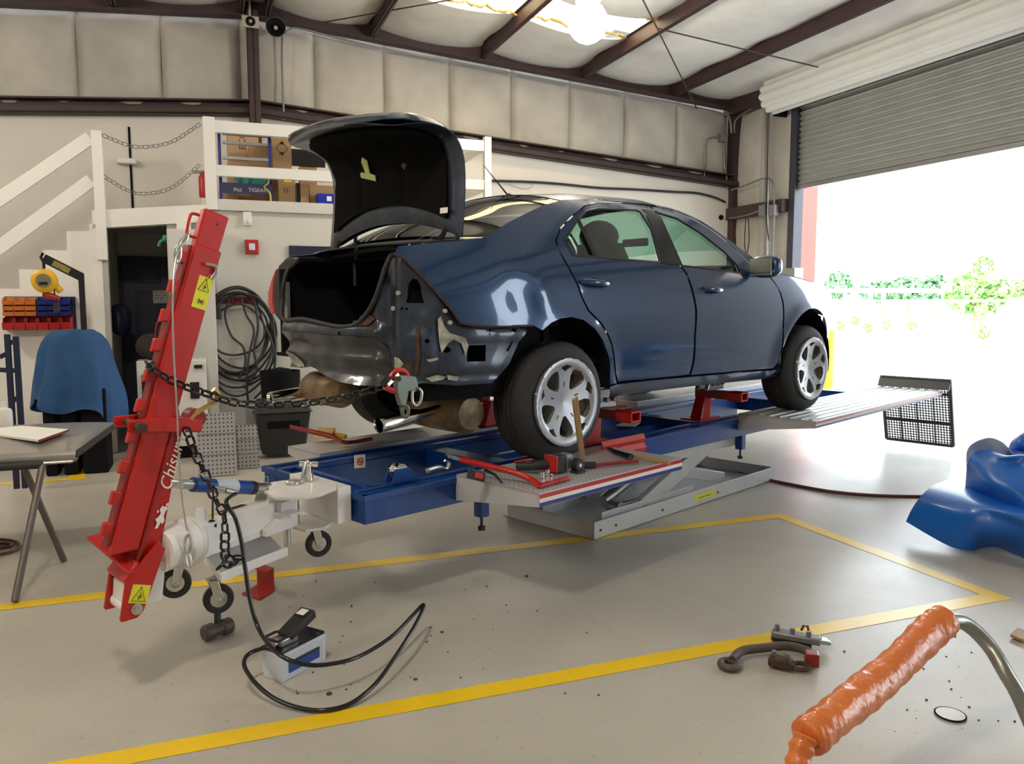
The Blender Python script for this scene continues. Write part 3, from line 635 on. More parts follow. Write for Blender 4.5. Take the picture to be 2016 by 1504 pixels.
# bare rear structure: follows a plan curve round the tail
RP = [(-.80, 1.70), (-.90, 1.56), (-.98, 1.30), (-1.02, 1.0), (-1.03, .7), (-1.02, .48), (-.97, .30), (-.88, .17), (-.76, .10), (-.55, .065), (-.3, .05), (0, .05)]
rp = spline([(a, b, 0) for a, b in RP], 8); rl = [0]
for a, b in zip(rp, rp[1:]): rl.append(rl[-1]+(b-a).length)
def shell(s, z, off=0):
    s = min(max(s, 0), rl[-1]-1e-5); j = 0
    while rl[j+1] < s: j += 1
    k = (s-rl[j])/(rl[j+1]-rl[j]); q = rp[j].lerp(rp[j+1], k); d = (rp[j+1]-rp[j]).normalized(); nn = Vector((d.y, -d.x, 0))
    return (q.x+nn.x*off, q.y+nn.y*off, z)
kc = K.l(Vector((0, 0, CH)))
def ps(px, py):                                   # where a photo direction meets the tail surface
    P = K.at(px, py, y=3.0); d = Vector((P.x-kc.x, P.y-kc.y)); best = None
    for j in range(len(rp)-1):
        a = rp[j]; b = rp[j+1]; e = Vector((b.x-a.x, b.y-a.y)); den = d.x*e.y-d.y*e.x
        if abs(den) < 1e-9: continue
        ac = Vector((a.x-kc.x, a.y-kc.y)); t = (ac.x*e.y-ac.y*e.x)/den; u = (ac.x*d.y-ac.y*d.x)/den
        if -.001 <= u <= 1.001 and t > 0 and (best is None or t < best[0]): best = (t, rl[j]+u*(rl[j+1]-rl[j]))
    if best is None: return (0 if px < 600 else rl[-1], P.z)
    return (best[1], CH+(P.z-CH)*best[0])
rel_c = ps(800, 600)[0]
def relief(s, z):
    o = 0; g = lambda v, c, w_: math.exp(-((v-c)/w_)**2)
    if s < rel_c-.12:
        o += .025*g(z, 1.345, .035)-.02*g(z, 1.26, .03)+.012*g(z, 1.21, .02)-.02*g(z, 1.15, .04)+.025*g(z, 1.06, .05)
        o += .015*g(s, .75+1.0*(z-1.1), .05)*g(z, 1.12, .06)
    o -= .030*g(s, rel_c-.10, .035)-.02*g(s, rel_c-.02, .03)-.015*g(s, rel_c+.10, .03)*(z < 1.45)
    if s > rel_c: o += .014*g(z, 1.33, .025)-.02*g(z, 1.12, .03)+.012*g(z, 1.05, .02)
    o += .004*math.sin(s*19+z*11)*math.sin(z*23-s*9)
    return o
def spoly(pts): return [ps(*q) for q in pts]
skin = spoly([(561, 628), (563, 650), (570, 690), (571, 722), (590, 724), (613, 722), (632, 733), (649, 742), (679, 752), (714, 758), (758, 758), (808, 757), (833, 754), (902, 759), (969, 754), (987, 739), (1004, 714), (1021, 672), (1043, 640), (960, 637), (908, 634), (892, 610), (860, 572), (827, 536), (795, 507), (772, 499), (760, 528), (752, 557), (740, 592), (722, 621), (702, 639), (672, 641), (637, 634), (599, 626)])
def circ(px, py, r, ry=None, n=10): return spoly([(px+r*math.cos(2*PI*k/n), py+(ry or r)*math.sin(2*PI*k/n)) for k in range(n)])
tri = spoly([(804, 565), (806, 556), (813, 548), (822, 551), (829, 566), (829, 575), (835, 597), (801, 596), (803, 582)])
sq = spoly([(920, 680), (957, 679), (956, 711), (918, 712)])
hol = [tri, sq, circ(840, 671, 4.5), circ(880, 689, 8, 6), circ(675, 656, 3, 4), circ(794, 607, 2.5), circ(802, 608, 2.5), circ(1010, 650, 4), circ(964, 650, 2.5)]
bs = put('rear_body_structure', sheet(MB(), skin, lambda s, z: shell(s, z, relief(s, z)), .026, hol), M['inner'], parent=car, smooth=60, solid=.004)
low = spoly([(562, 652), (570, 690), (571, 722), (590, 724), (613, 722), (632, 733), (649, 742), (679, 752), (714, 758), (758, 758), (772, 757), (765, 720), (762, 690), (745, 665), (700, 662), (640, 658), (600, 652)])
put('crushed_rear_panel', sheet(MB(), low, lambda s, z: shell(s, z, relief(s, z)+.006), .03), M['rearp'], parent=car, smooth=60, solid=.002)
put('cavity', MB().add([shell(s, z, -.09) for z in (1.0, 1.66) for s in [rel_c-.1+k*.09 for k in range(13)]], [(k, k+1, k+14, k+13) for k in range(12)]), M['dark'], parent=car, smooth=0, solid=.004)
for pts in ([(860, 628), (866, 622), (872, 640), (882, 655), (896, 660), (912, 665), (920, 680), (914, 700), (906, 676), (890, 668), (880, 676), (868, 695), (862, 670)], [(893, 608), (902, 618), (906, 630), (898, 633)], [(776, 702), (790, 705), (798, 715), (788, 728), (776, 722)], [(838, 744), (860, 738), (880, 742), (872, 748), (850, 752)], [(880, 738), (905, 742), (900, 750), (884, 748)], [(570, 690), (584, 696), (600, 722), (585, 722), (572, 712)], [(838, 707), (860, 703), (862, 708), (845, 712)]):
    put('bare_metal_patch', sheet(MB(), spoly(pts), lambda s, z: shell(s, z, relief(s, z)+.013), .012), M['primer'], parent=bs, smooth=0)
for pts in ([(818, 640), (826, 640), (828, 700), (824, 740), (818, 735), (820, 690)], [(795, 718), (812, 712), (814, 738), (800, 745)], [(712, 622), (726, 615), (740, 628), (728, 640), (708, 640)]):
    put('rust_streak', sheet(MB(), spoly(pts), lambda s, z: shell(s, z, relief(s, z)+.011), .012), M['rust'], parent=bs, smooth=0)
for px, py in ((788, 577), (776, 607), (874, 612), (884, 635)):
    s, z = ps(px, py); put('clip', MB().cyl(shell(s, z, relief(s, z)), shell(s, z, relief(s, z)+.018), .011, n=10), M['primer'], parent=bs)
# rubber seal round the trunk opening
tz = [ps(*q) for q in ((772, 503), (760, 530), (752, 558), (739, 594), (721, 623), (702, 640), (672, 643), (637, 636), (599, 628), (563, 629))]
tp_ = [shell(s, z, .012) for s, z in tz]
lft = [tuple(K.at(px, py, x=xx)) for px, py, xx in ((556, 600, -.90), (558, 563, -.89), (567, 531, -.86), (585, 518, -.80))]
frt = [(-.62, 1.52, 1.765), (-.58, 1.2, 1.79), (-.60, .9, 1.80), (-.60, .6, 1.79), (-.70, .3, 1.77)]
put('trunk_seal', MB().tube(spline(tp_+lft+frt+[tp_[0]], 5), .013, 8), M['black'], parent=car, smooth=60)
put('trunk_tub', MB().box(-.92, .0, .22, 1.58, 1.17, 1.19).box(-.93, .0, .20, .22, 1.17, 1.70).box(-.88, .0, 1.58, 1.60, 1.17, 1.70).box(-.02, 0, .2, 1.6, 1.17, 1.76).box(-.56, 0, .2, 1.6, 1.745, 1.755), M['dark'], parent=car, smooth=0)
put('trunk_tray', MB().rbox(-.90, -.78, .55, .72, 1.34, 1.40, .02), M['black'], parent=car, bevel=.01)
put('latch', MB().box(-.88, -.86, 1.50, 1.56, 1.40, 1.62), M['grey'], parent=car, smooth=0)
hp = [tuple(K.at(px, py, x=-.86)) for px, py in ((586, 505), (563, 507), (548, 522), (538, 550), (536, 590), (541, 622), (552, 634), (560, 628), (557, 600), (559, 563), (567, 532), (586, 516))]
put('lamp_housing', MB().prism(hp, (.22, .0, 0)), M['gblack'], parent=car, bevel=.012)
tl = [tuple(K.at(px, py, x=-.80)) for px, py in ((543, 528), (533, 552), (527, 575), (527, 600), (533, 618), (541, 618), (536, 590), (538, 552))]
put('tail_lamp', MB().prism(tl, (.26, .05, 0)), M['lampred'], parent=car, bevel=.008)
# underbody, exhaust, suspension
put('floor_pan', MB().box(-.78, -.02, .30, 1.5, 1.10, 1.17).box(.40, 2.3, .14, 1.66, .985, 1.1).box(-.02, .4, .36, 1.44, 1.05, 1.18).box(2.3, 3.3, .36, 1.44, 1.02, 1.3), M['dark'], parent=car, smooth=0, bevel=.02)
m1 = K.at(870, 805, y=.45)
put('silencer', MB().lathe((m1.x, .18, m1.z), (0, 1, 0), [(.001, 0), (.085, .01), (.11, .05), (.115, .30), (.11, .52), (.085, .57), (.001, .58)], 24), M['brown'], parent=car)
tpp = K.at(745, 838, y=.28)
put('tail_pipe', MB().lathe((tpp.x, .28, tpp.z), (1, .12, .10), [(.032, .02), (.037, 0), (.040, .01), (.040, .22), (.025, .28), (.024, .5)], 24), M['chrome'], parent=car)
tp2 = K.at(530, 785, y=1.45)
put('tail_pipe', MB().lathe((tp2.x, 1.45, tp2.z), (1, .0, .08), [(.032, .02), (.037, 0), (.040, .01), (.040, .24), (.025, .28), (.024, .5)], 24), M['chrome'], parent=car)
m3 = K.at(640, 765, y=1.3)
put('silencer', MB().lathe((m3.x, 1.0, m3.z), (0, 1, 0), [(.001, 0), (.07, .02), (.10, .10), (.10, .42), (.06, .52), (.001, .54)], 20), M['brown'], parent=car)
put('rear_axle_beam', MB().cyl((0, .25, .97), (0, 1.55, .97), .045).cyl((.0, .5, 1.0), (-.3, .6, 1.1), .03).cyl((.0, 1.3, 1.0), (-.3, 1.2, 1.1), .03), M['rust'], parent=car)
put('front_axle_beam', MB().cyl((2.728, .25, .99), (2.728, 1.55, .99), .04), M['dark'], parent=car)
# cabin
seat = mat('seat_cloth', (.03, .03, .03), .8)
for yy in (.47, 1.33):
    sq_ = put('front_seat', MB().rbox(1.12, 1.62, yy-.25, yy+.25, 1.2, 1.36, .08), seat, parent=car, bevel=.03, seg=3)
    mb = MB(); mb.grid(lambda i, j: (1.02+.10*math.cos(2*PI*i)-.22*j, yy+.24*math.sin(2*PI*i)*(1-.25*j**3), 1.32+.55*j), 20, 8); put('seat_back', mb, seat, parent=sq_, smooth=70)
    put('headrest', MB().ball((.80, yy, 1.92), .13, 16, .105), seat, parent=sq_, smooth=70)
rs_ = put('rear_seat', MB().rbox(.15, .6, .25, 1.55, 1.2, 1.4, .06), seat, parent=car, bevel=.03)
put('seat_back', MB().hexa([(.08, .22, 1.35), (.22, .22, 1.35), (.22, 1.58, 1.35), (.08, 1.58, 1.35)], [(-.12, .22, 1.76), (.0, .22, 1.76), (.0, 1.58, 1.76), (-.12, 1.58, 1.76)]), seat, parent=rs_, bevel=.03)
for yy in (.5, 1.3): put('headrest', MB().ball((-.02, yy, 1.80), .12, 16, .07), seat, parent=rs_)
put('dashboard', MB().rbox(1.95, 2.35, .12, 1.68, 1.35, 1.70, .08), seat, parent=car, bevel=.03)
put('steering_wheel', MB().tube([(1.82+.05*math.cos(a_), 1.33+.18*math.sin(a_), 1.58+.17*math.cos(a_)) for a_ in [2*PI*k/24 for k in range(24)]], .014, 8, closed=True), M['black'], parent=car)
put('rear_view_mirror', MB().rbox(1.68, 1.71, .78, 1.02, 1.92, 1.98, .01), M['black'], parent=car, bevel=.01)
put('cabin_floor', MB().box(.05, 2.3, .1, 1.7, 1.14, 1.18).box(-.04, .0, .12, 1.68, 1.1, 1.74), M['dark'], parent=car, smooth=0)
put('roof_lining', strips(rr, [.045]*len(rr), [.02-.1*k/len(rr) for k in range(len(rr))]), mat('roof_lining', (.16, .16, .15), .9), parent=car, smooth=60)

# wheels: tyre, alloy with five spokes, nuts, disc
def wheel(cx, cy, cz, sg, lab):
    pr = [(.222, -.004), (.236, -.010), (.262, -.012), (.295, -.006), (.318, .010), (.330, .030)]
    for k in range(5): h_ = .045+k*.034; pr += [(.333, h_), (.333, h_+.022), (.325, h_+.024), (.325, h_+.032)]
    pr += [(.330, .212), (.315, .228), (.28, .236), (.23, .23), (.222, .2)]
    w_ = put('wheel', MB().lathe((cx, cy, cz), (0, sg, 0), pr, 64), M['tyre'], parent=car, smooth=40)
    def dish(u, v, o=0):
        r = math.hypot(u, v); return (cx+u, cy+sg*(.004+.030*max(0, 1-r/.215)**.8-.012*math.exp(-((r-.228)/.02)**2)+o), cz+v)
    outer = [(.236*math.cos(2*PI*k/60), .236*math.sin(2*PI*k/60)) for k in range(60)]
    hs = []
    for k in range(5):
        a0 = R(92+72*k)
        def pol(r, a_): return (r*math.cos(a_), r*math.sin(a_))
        c_ = a0+R(36)
        hs.append([pol(.085, c_-.12), pol(.085, c_+.12), pol(.115, c_+.26), pol(.155, c_+.33), pol(.19, c_+.30), pol(.207, c_+.2), pol(.212, c_), pol(.207, c_-.2), pol(.19, c_-.30), pol(.155, c_-.33), pol(.115, c_-.26)])
        hs.append([pol(.172, a0), pol(.200, a0-.16), pol(.214, a0-.2), pol(.218, a0), pol(.214, a0+.2), pol(.200, a0+.16)])
        hs.append([pol(.088, a0-.045), pol(.088, a0+.045), pol(.115, a0+.035), pol(.115, a0-.035)])
    rm = put('alloy_rim', sheet(MB(), outer, lambda u, v: dish(u, v), .010, hs), M['rim'], parent=w_, smooth=40, solid=.028, off=1 if sg > 0 else -1)
    put('rim_barrel', MB().lathe((cx, cy, cz), (0, sg, 0), [(.236, -.006), (.232, .0), (.222, .02), (.205, .05), (.195, .12), (.21, .22)], 48), M['rimin'], parent=w_)
    wl = MB()
    for h in hs:
        if len(h) < 5: continue
        n_h = len(h); a_ = [dish(u, v, .002) for u, v in h]; b_ = [dish(u*1.0, v*1.0, .06) for u, v in h]
        wl.add(a_+b_, [(i, (i+1) % n_h, (i+1) % n_h+n_h, i+n_h) for i in range(n_h)])
    put('spoke_sides', wl, M['rimin'], parent=w_)
    put('brake_disc', MB().cyl((cx, cy+sg*.10, cz), (cx, cy+sg*.12, cz), .15, n=40).cyl((cx, cy+sg*.13, cz), (cx, cy+sg*.15, cz), .2, n=40), M['dark'], parent=w_)
    for k in range(5):
        a_ = R(92+72*k+36); u, v = .058*math.cos(a_), .058*math.sin(a_)
        put('wheel_nut', MB().cyl((cx+u, cy+sg*.03, cz+v), (cx+u, cy+sg*.012, cz+v), .010, n=6), M['chrome'], parent=w_, bevel=.002)
    cp = put('centre_cap', MB().lathe((cx, cy, cz), (0, sg, 0), [(.001, .018), (.022, .019), (.030, .026), (.031, .04)], 32), M['rim'], parent=w_)
    put('cap_emblem', MB().add([(cx+.017*math.cos(a_), cy+sg*.0165, cz+.009*math.sin(a_)) for a_ in [2*PI*k/20 for k in range(20)]], [tuple(range(20))]), M['navy'], parent=w_, solid=.002)
    return w_
for a_ in ((0, 0, .951, 1, ''), (2.728, 0, .984, 1, ''), (0, 1.8, .951, -1, ''), (2.728, 1.8, .984, -1, '')):
    wheel(*a_)
# ================================================================== THE REPAIR BENCH
def c_(px, py, **k): return C.at(px, py, **k)
rk = thing('repair_bench', 'long blue steel frame-straightening bench carrying the damaged car', 'workbench', (2.1, .9, 0), C)
xa, xb, ya, yb, zt, zl = -.86, 5.3, .47, 1.42, .605, .465
def rail_box(x0, x1, y0, y1, nm='rail'):
    m_ = MB().box(x0, x1, y0, y1, zl, zt-.02)
    o = put(nm, m_, M['blue'], parent=rk, smooth=0, bevel=.004); return o
for (y0, y1) in ((ya, ya+.13), (yb-.13, yb)):
    o = rail_box(xa, xb, y0, y1)
    put('rail_flange', MB().box(xa-.01, xb, y0-.012, y0+.02, zt-.03, zt).box(xa, xb, y1-.02, y1+.012, zt-.03, zt+.0).box(xa, xb, y0+.03, y1-.03, zt-.02, zt-.012), M['blue'], parent=o, smooth=0, bevel=.003)
for x in (xa, .15, 2.3, 4.0, xb-.13):
    o = rail_box(x, x+.13, ya+.132, yb-.132, 'cross_member')
    if x == xa: put('rail_flange', MB().box(x-.012, x+.02, ya-.01, yb+.01, zt-.03, zt).box(x+.11, x+.142, ya+.13, yb-.13, zt-.03, zt), M['blue'], parent=o, smooth=0, bevel=.003)
put('web_plate', MB().box(xa+.13, 4.0, yb-.15, yb-.135, zl-.05, zt-.03).box(.28, 2.3, .93, .97, zl, zt-.05), M['blue'], parent=rk, smooth=0)
for px, py, xx in ((948, 1000, None), (1458, 862, None)):
    q = c_(px, py, y=ya+.05)
    lg = put('support_leg', MB().box(q.x-.03, q.x+.03, ya+.02, ya+.08, zl-.12, zl+.02), M['blue'], parent=rk, smooth=0, bevel=.004)
    put('levelling_foot', MB().cyl((q.x, ya+.05, zl-.18), (q.x, ya+.05, zl-.12), .008, n=8).cyl((q.x, ya+.05, zl-.195), (q.x, ya+.05, zl-.175), .02, n=16), M['black'], parent=lg)
ns = [c_(708+dx, 908+dy, y=yb-.155) for dx, dy in ((-11, -12), (11, -14), (11, 12), (-11, 14))]
sg_ = put('no_smoking_sign', MB().add([(q.x, yb-.156, q.z) for q in (ns[3], ns[2], ns[1], ns[0])], [(0, 1, 2, 3)]), M['paper'], parent=rk, solid=.002, smooth=0, label='white square sign with a red barred circle over a cigarette')
sc = (ns[0]+ns[2])/2; ry = yb-.160
put('barred_ring', MB().tube([(sc.x+.020*math.cos(2*PI*k/24), ry, sc.z+.020*math.sin(2*PI*k/24)) for k in range(24)], .0028, 6, closed=True).cyl((sc.x-.014, ry, sc.z+.014), (sc.x+.014, ry, sc.z-.014), .0026, n=6), mat('sign_red', (.6, .02, .02), .5), parent=sg_)
put('cigarette', MB().cyl((sc.x-.012, ry, sc.z-.004), (sc.x+.010, ry, sc.z-.004), .0022, n=6).tube([(sc.x+.012, ry, sc.z), (sc.x+.010, ry, sc.z+.005), (sc.x+.013, ry, sc.z+.010)], .0012, 5), M['black'], parent=sg_)
# hook and knuckle on the near rail
q = c_(787, 915, y=ya+.12); kn = put('pulley_bracket', MB().prism([(q.x-.08, ya+.08, zt), (q.x+.10, ya+.08, zt), (q.x+.03, ya+.08, zt+.075), (q.x-.05, ya+.08, zt+.075)], (0, .012, 0)).prism([(q.x-.08, ya+.14, zt), (q.x+.10, ya+.14, zt), (q.x+.03, ya+.14, zt+.075), (q.x-.05, ya+.14, zt+.075)], (0, .012, 0)), M['blue'], parent=rk, smooth=0, bevel=.004)
put('pulley', MB().lathe((q.x-.01, ya+.092, zt+.055), (0, 1, 0), [(.001, 0), (.04, 0), (.03, .02), (.03, .03), (.04, .048), (.001, .048)], 24), M['chrome'], parent=kn)
q = c_(865, 915, y=ya+.14); put('chain_hook', MB().tube(spline([(q.x-.10, ya+.12, zt+.03), (q.x-.03, ya+.12, zt+.035), (q.x+.03, ya+.12, zt+.02), (q.x+.05, ya+.12, zt+.045), (q.x+.02, ya+.12, zt+.065)], 5), [.014]*8+[.011]*8+[.007]*5, 8), M['zinc'], parent=rk)
# scissor base
bs2 = thing('lift_base', 'grey-white scissor lift base frame with diagonal arms under the bench', 'lift', (2.1, .9, 0), C)
b0 = c_(1170, 1064, z=0); b1 = c_(1524, 945, z=0); x0, y0 = b0.x, b0.y; x1 = b1.x; y1 = 1.30
for yy in (y0, y1-.03):
    o = put('side_channel', MB().box(x0, x1, yy, yy+.012, .002, .115).box(x0, x1, yy, yy+.07, .002, .012), M['basew'], parent=bs2, smooth=0, bevel=.003)
    if yy == y0:
        put('safety_label', MB().box(2.06, 2.34, yy-.0015, yy, .038, .085), M['label'], parent=o, smooth=0)
        for k, lx in enumerate((2.108, 2.2)): put('label_lettering', text_mb('CAUTION  KEEP', (lx, yy-.002, .053), (1, 0, 0), (0, 0, 1), .011, .0004), M['black'], parent=o, smooth=0)
        for bx in (x0+.06, x0+.22, x0+.75, 2.38): put('bolt', MB().cyl((bx, yy-.006, .055), (bx, yy+.004, .055), .008, n=6), M['black'], parent=o)
for q_ in (x0, x1-.012): put('end_channel', MB().box(q_, q_+.012, y0+.012, y1, .002, .11), M['basew'], parent=bs2, smooth=0, bevel=.003)
put('base_plate', MB().box(x0+.02, x1-.02, y0+.06, y1-.04, .002, .02), M['basew'], parent=bs2, smooth=0)
for yy in (y0+.10, y1-.16):
    put('scissor_arm', MB().beam((x0+.62, yy, .08), (2.42, yy, zl-.04), .05, .12), M['basew'], parent=bs2, smooth=0, bevel=.006)
    put('scissor_arm', MB().beam((2.72, yy+.06, .09), (x0+.45, yy+.06, zl-.05), .04, .09), M['basew'], parent=bs2, smooth=0, bevel=.006)
    put('pivot_pin', MB().cyl((x0+.62, yy-.05, .08), (x0+.62, yy+.05, .08), .028), M['zinc'], parent=bs2)
    put('inner_rail', MB().box(x0+.15, x0+1.25, yy-.04, yy-.03, .02, .14), M['basew'], parent=bs2, smooth=0, bevel=.003)
    put('pivot_pin', MB().cyl((2.42, yy-.06, zl-.04), (2.42, yy+.05, zl-.04), .03), M['zinc'], parent=bs2)
put('upper_frame', MB().box(x0-.1, 2.7, y0+.03, y0+.07, zl-.09, zl).box(x0-.1, 2.7, y1-.1, y1-.06, zl-.09, zl), M['basew'], parent=bs2, smooth=0)
put('hydraulic_ram', MB().cyl((x0+.5, .85, .10), (x0+1.15, .85, .30), .045).cyl((x0+1.15, .85, .30), (x0+1.5, .85, .40), .02), M['zinc'], parent=bs2)
put('lock_mechanism', MB().box(x0+.42, x0+.7, .62, .66, .05, .14).cyl((x0+.38, .60, .12), (x0+.38, .70, .12), .04).beam((x0+.38, .66, .13), (x0+.66, .66, .08), .03, .05), M['grey'], parent=bs2, bevel=.004)
for xx in (x0+.08, x0+.0): pass
put('arm_bracket', MB().prism([(x0+.02, y0+.50, .02), (x0+.02, y0+.62, .02), (x0+.02, y0+.56, .12)], (.01, 0, 0)).prism([(x0+.02, y1-.06, .02), (x0+.20, y1-.06, .02), (x0+.10, y1-.06, .13)], (0, .01, 0)), M['basew'], parent=bs2, smooth=0)

# treadways
def tread(lab, name, x0, x1, y0, y1, z, th, stripe_y, side_h, base=None):
    t_ = thing(name, lab, 'runway', ((x0+x1)/2, (y0+y1)/2, z-.1), C)
    put('deck', MB().box(x0, x1, y0, y1, z-.012, z), M['tread'], parent=t_, smooth=0)
    s_ = -1 if stripe_y == y0 else 1
    yo = y0 if s_ < 0 else y1; yi = y1 if s_ < 0 else y0
    for xx in (x0, x1-.006): put('end_plate', MB().hexa([(xx, yo, z-th), (xx+.006, yo, z-th), (xx+.006, yi, z-side_h), (xx, yi, z-side_h)], [(xx, yo, z-.012), (xx+.006, yo, z-.012), (xx+.006, yi, z-.012), (xx, yi, z-.012)]), M['tray'], parent=t_, smooth=0)
    sk_ = put('edge_plate', MB().box(x0, x1, yo-.003, yo+.003, z-th, z-.001), M['tray'], parent=t_, smooth=0)
    for k, (cn, m_) in enumerate((('red', 'red'), ('white', 'paper'), ('blue', 'binbl'))):
        h_ = (th-.008)/3; zz = z-.006-k*h_
        put('stripe', MB().box(x0+.002, x1-.002, yo+s_*.0032, yo+s_*.0045, zz-h_, zz), M[m_], parent=sk_, smooth=0, label=cn+' stripe')
    put('mounting_side', MB().box(x0, x1, yi-.004, yi+.004, z-side_h, z-.012), M['tray'], parent=t_, smooth=0)
    return t_
a = c_(1061, 971.7, z=.62); b = c_(1340.6, 901.4, z=.62)
tray_r = tread('tread plate tray with red white blue edge under the rear wheel, tools on it', 'wheel_tray', a.x, b.x, a.y, .462, .62, .066, a.y, .135)
a2 = c_(1605, 830, z=.65)
run = tread('long ribbed aluminium runway with red white blue edge under the front wheel', 'wheel_runway', a2.x, 5.35, a2.y, .462, .65, .05, a2.y, .13)
rb = MB()
for k in range(7): rb.box(a2.x+.02, 5.33, a2.y+.03+k*.082, a2.y+.055+k*.082, .65, .658)
put('deck_rib', rb, M['galv'], parent=run, smooth=0)
tread('grey tread plate tray on the far rear side of the bench, yellow-handled bar on it', 'wheel_tray', -.50, .95, 1.44, 1.80, .62, .05, 1.80, .11)
tread('far runway of the bench beyond the front wheels', 'wheel_runway', 2.6, 5.35, 1.44, 2.05, .65, .05, 2.05, .12)
# let-down ramp on the end of the runway
P_ = [c_(*q, **k) for q, k in (((1690, 748), dict(x=5.36)), ((1842, 756), dict(x=5.36)))]
rt0 = P_[1]; rt1 = P_[0]
rp_ = thing('ramp_flap', 'dark perforated ramp flap tilted at the far end of the runway', 'ramp', (5.4, .15, .45), C)
ra = Vector((5.40, -.19, .735)); rb_ = Vector((5.40, .44, .735))
v1 = c_(1877, 878, y=-.19); dn = Vector((v1.x-ra.x, 0, v1.z-ra.z))
mb = MB().add([tuple(ra), tuple(rb_), tuple(rb_+dn), tuple(ra+dn)], [(0, 1, 2, 3)])
me_ = put('perforated_plate', mb, M['perfh'], parent=rp_, smooth=0)
fr_ = MB()
for q0, q1 in ((ra, ra+dn), (rb_, rb_+dn), (ra, rb_), (ra+dn, rb_+dn)): fr_.beam(q0, q1, .03, .03)
for k in (.25, .5, .75): fr_.beam(ra.lerp(rb_, k), ra.lerp(rb_, k)+dn, .012, .03)
for k in (.2, .65): fr_.beam(ra+dn*k, rb_+dn*k, .03, .03)
put('frame', fr_, mat('ramp_frame', (.06, .065, .07), .45, .3), parent=rp_, smooth=0)
put('hinge_plate', MB().hexa([(5.34, -.2, .655), (5.34, .46, .655), (5.36, .46, .655), (5.36, -.2, .655)], [(5.40, -.2, .76), (5.40, .46, .76), (5.42, .46, .75), (5.42, -.2, .75)]), mat('ramp_frame', (0, 0, 0)), parent=rp_, smooth=0)

# sill clamps: red stand, silver jaws
def clamp(x, y, lab, h=.30, arm=.34):
    t_ = thing('sill_clamp', lab, 'clamp', (x, y, zt), C, 'sill clamps on the bench')
    put('stand', MB().hexa([(x-.05, y-.04, zt), (x+.09, y-.04, zt), (x+.09, y+.06, zt), (x-.05, y+.06, zt)], [(x+.02, y-.03, zt+h*.62), (x+.12, y-.03, zt+h*.62), (x+.12, y+.05, zt+h*.62), (x+.02, y+.05, zt+h*.62)]), M['red'], parent=t_, smooth=0, bevel=.006)
    put('foot_plate', MB().box(x-.11, x+.18, y-.07, y+.1, zt, zt+.015), M['red'], parent=t_, smooth=0)
    e = -arm
    put('arm', MB().box(x+.02, x+.10, y+e+.1, y+.06, zt+h*.56, zt+h*.56+.06), M['dred'], parent=t_, smooth=0, bevel=.004)
    so = put('arm_socket', MB().box(x+.01, x+.11, y+e, y+e+.12, zt+h*.54, zt+h*.54+.012).box(x+.01, x+.11, y+e, y+e+.12, zt+h*.54+.058, zt+h*.54+.07).box(x+.01, x+.022, y+e, y+e+.12, zt+h*.54, zt+h*.54+.07).box(x+.098, x+.11, y+e, y+e+.12, zt+h*.54, zt+h*.54+.07), M['red'], parent=t_, smooth=0, bevel=.003)
    zz = zt+h*.54+.07
    j = put('jaw', MB().prism([(x-.06, y-.10, zz), (x+.18, y-.10, zz), (x+.16, y-.10, zz+.05), (x+.12, y-.10, zz+.12), (x, y-.10, zz+.12), (x-.04, y-.10, zz+.05)], (0, .035, 0)).prism([(x-.06, y-.02, zz), (x+.18, y-.02, zz), (x+.16, y-.02, zz+.05), (x+.12, y-.02, zz+.10), (x, y-.02, zz+.10), (x-.04, y-.02, zz+.05)], (0, .035, 0)), M['galv'], parent=t_, smooth=0, bevel=.006)
    for bx in (x-.01, x+.06, x+.13): put('jaw_bolt', MB().cyl((bx, y-.125, zz+.05), (bx, y+.03, zz+.05), .016, n=6), M['pipe'], parent=j, bevel=.002)
    return t_
q = c_(1240, 800, z=.80); clamp(.93, .62, 'red clamp with silver jaws gripping the sill just ahead of the rear wheel')
clamp(2.33, .66, 'red clamp with silver jaws gripping the sill just behind the front wheel')
clamp(.93, 1.55, 'red clamp on the far side of the bench behind the rear wheel', arm=-.1); clamp(2.33, 1.55, 'red clamp on the far side of the bench near the front wheel', arm=-.1)
# ================================================================== PULLING TOWER AND ITS ARM
ar = thing('swing_arm', 'white swinging arm with chain tray and casters fixed to the bench end', 'machine arm', (0.3, 0, .3), T)
def tz(px, py, z): return T.at(px, py, z=z)
put('beam', MB().box(.02, .62, -.065, -.055, .47, .60).box(.02, .62, .055, .065, .47, .60).box(.02, .62, -.065, .065, .592, .602).box(.02, .62, -.065, .065, .468, .478), M['armw'], parent=ar, smooth=0, bevel=.004)
put('warning_label', MB().box(.42, .56, -.045, -.015, .602, .6035), M['label'], parent=ar, smooth=0)
put('brown_label', MB().box(.26, .40, -.045, -.015, .602, .6035), M['rust'], parent=ar, smooth=0)
co = put('swivel_collar', MB().lathe((.58, 0, .535), (1, 0, 0), [(.001, 0), (.09, 0), (.095, .01), (.10, .012), (.10, .028), (.095, .03), (.095, .055), (.10, .057), (.10, .075), (.085, .08), (.085, .17), (.001, .17)], 40), M['armw'], parent=ar)
put('lug', MB().prism([(.50, .0, .595), (.57, .0, .595), (.56, 0, .66), (.52, 0, .66)], (0, .012, 0)), M['armw'], parent=ar, smooth=0, bevel=.003)
pp = [tz(389, 1090, .40), tz(435, 1142, .36), tz(566, 1090, .36), tz(520, 1042, .40)]
pn = MB().hexa([(q.x, q.y, q.z-.008) for q in pp], [(q.x, q.y, q.z) for q in pp])
pn.beam((pp[1].x, pp[1].y, .372), (pp[2].x, pp[2].y, .372), .008, .04); pn.beam((pp[0].x, pp[0].y, .41), (pp[1].x, pp[1].y, .37), .008, .03)
put('chain_tray', pn, M['armw'], parent=ar, smooth=0, bevel=.002)
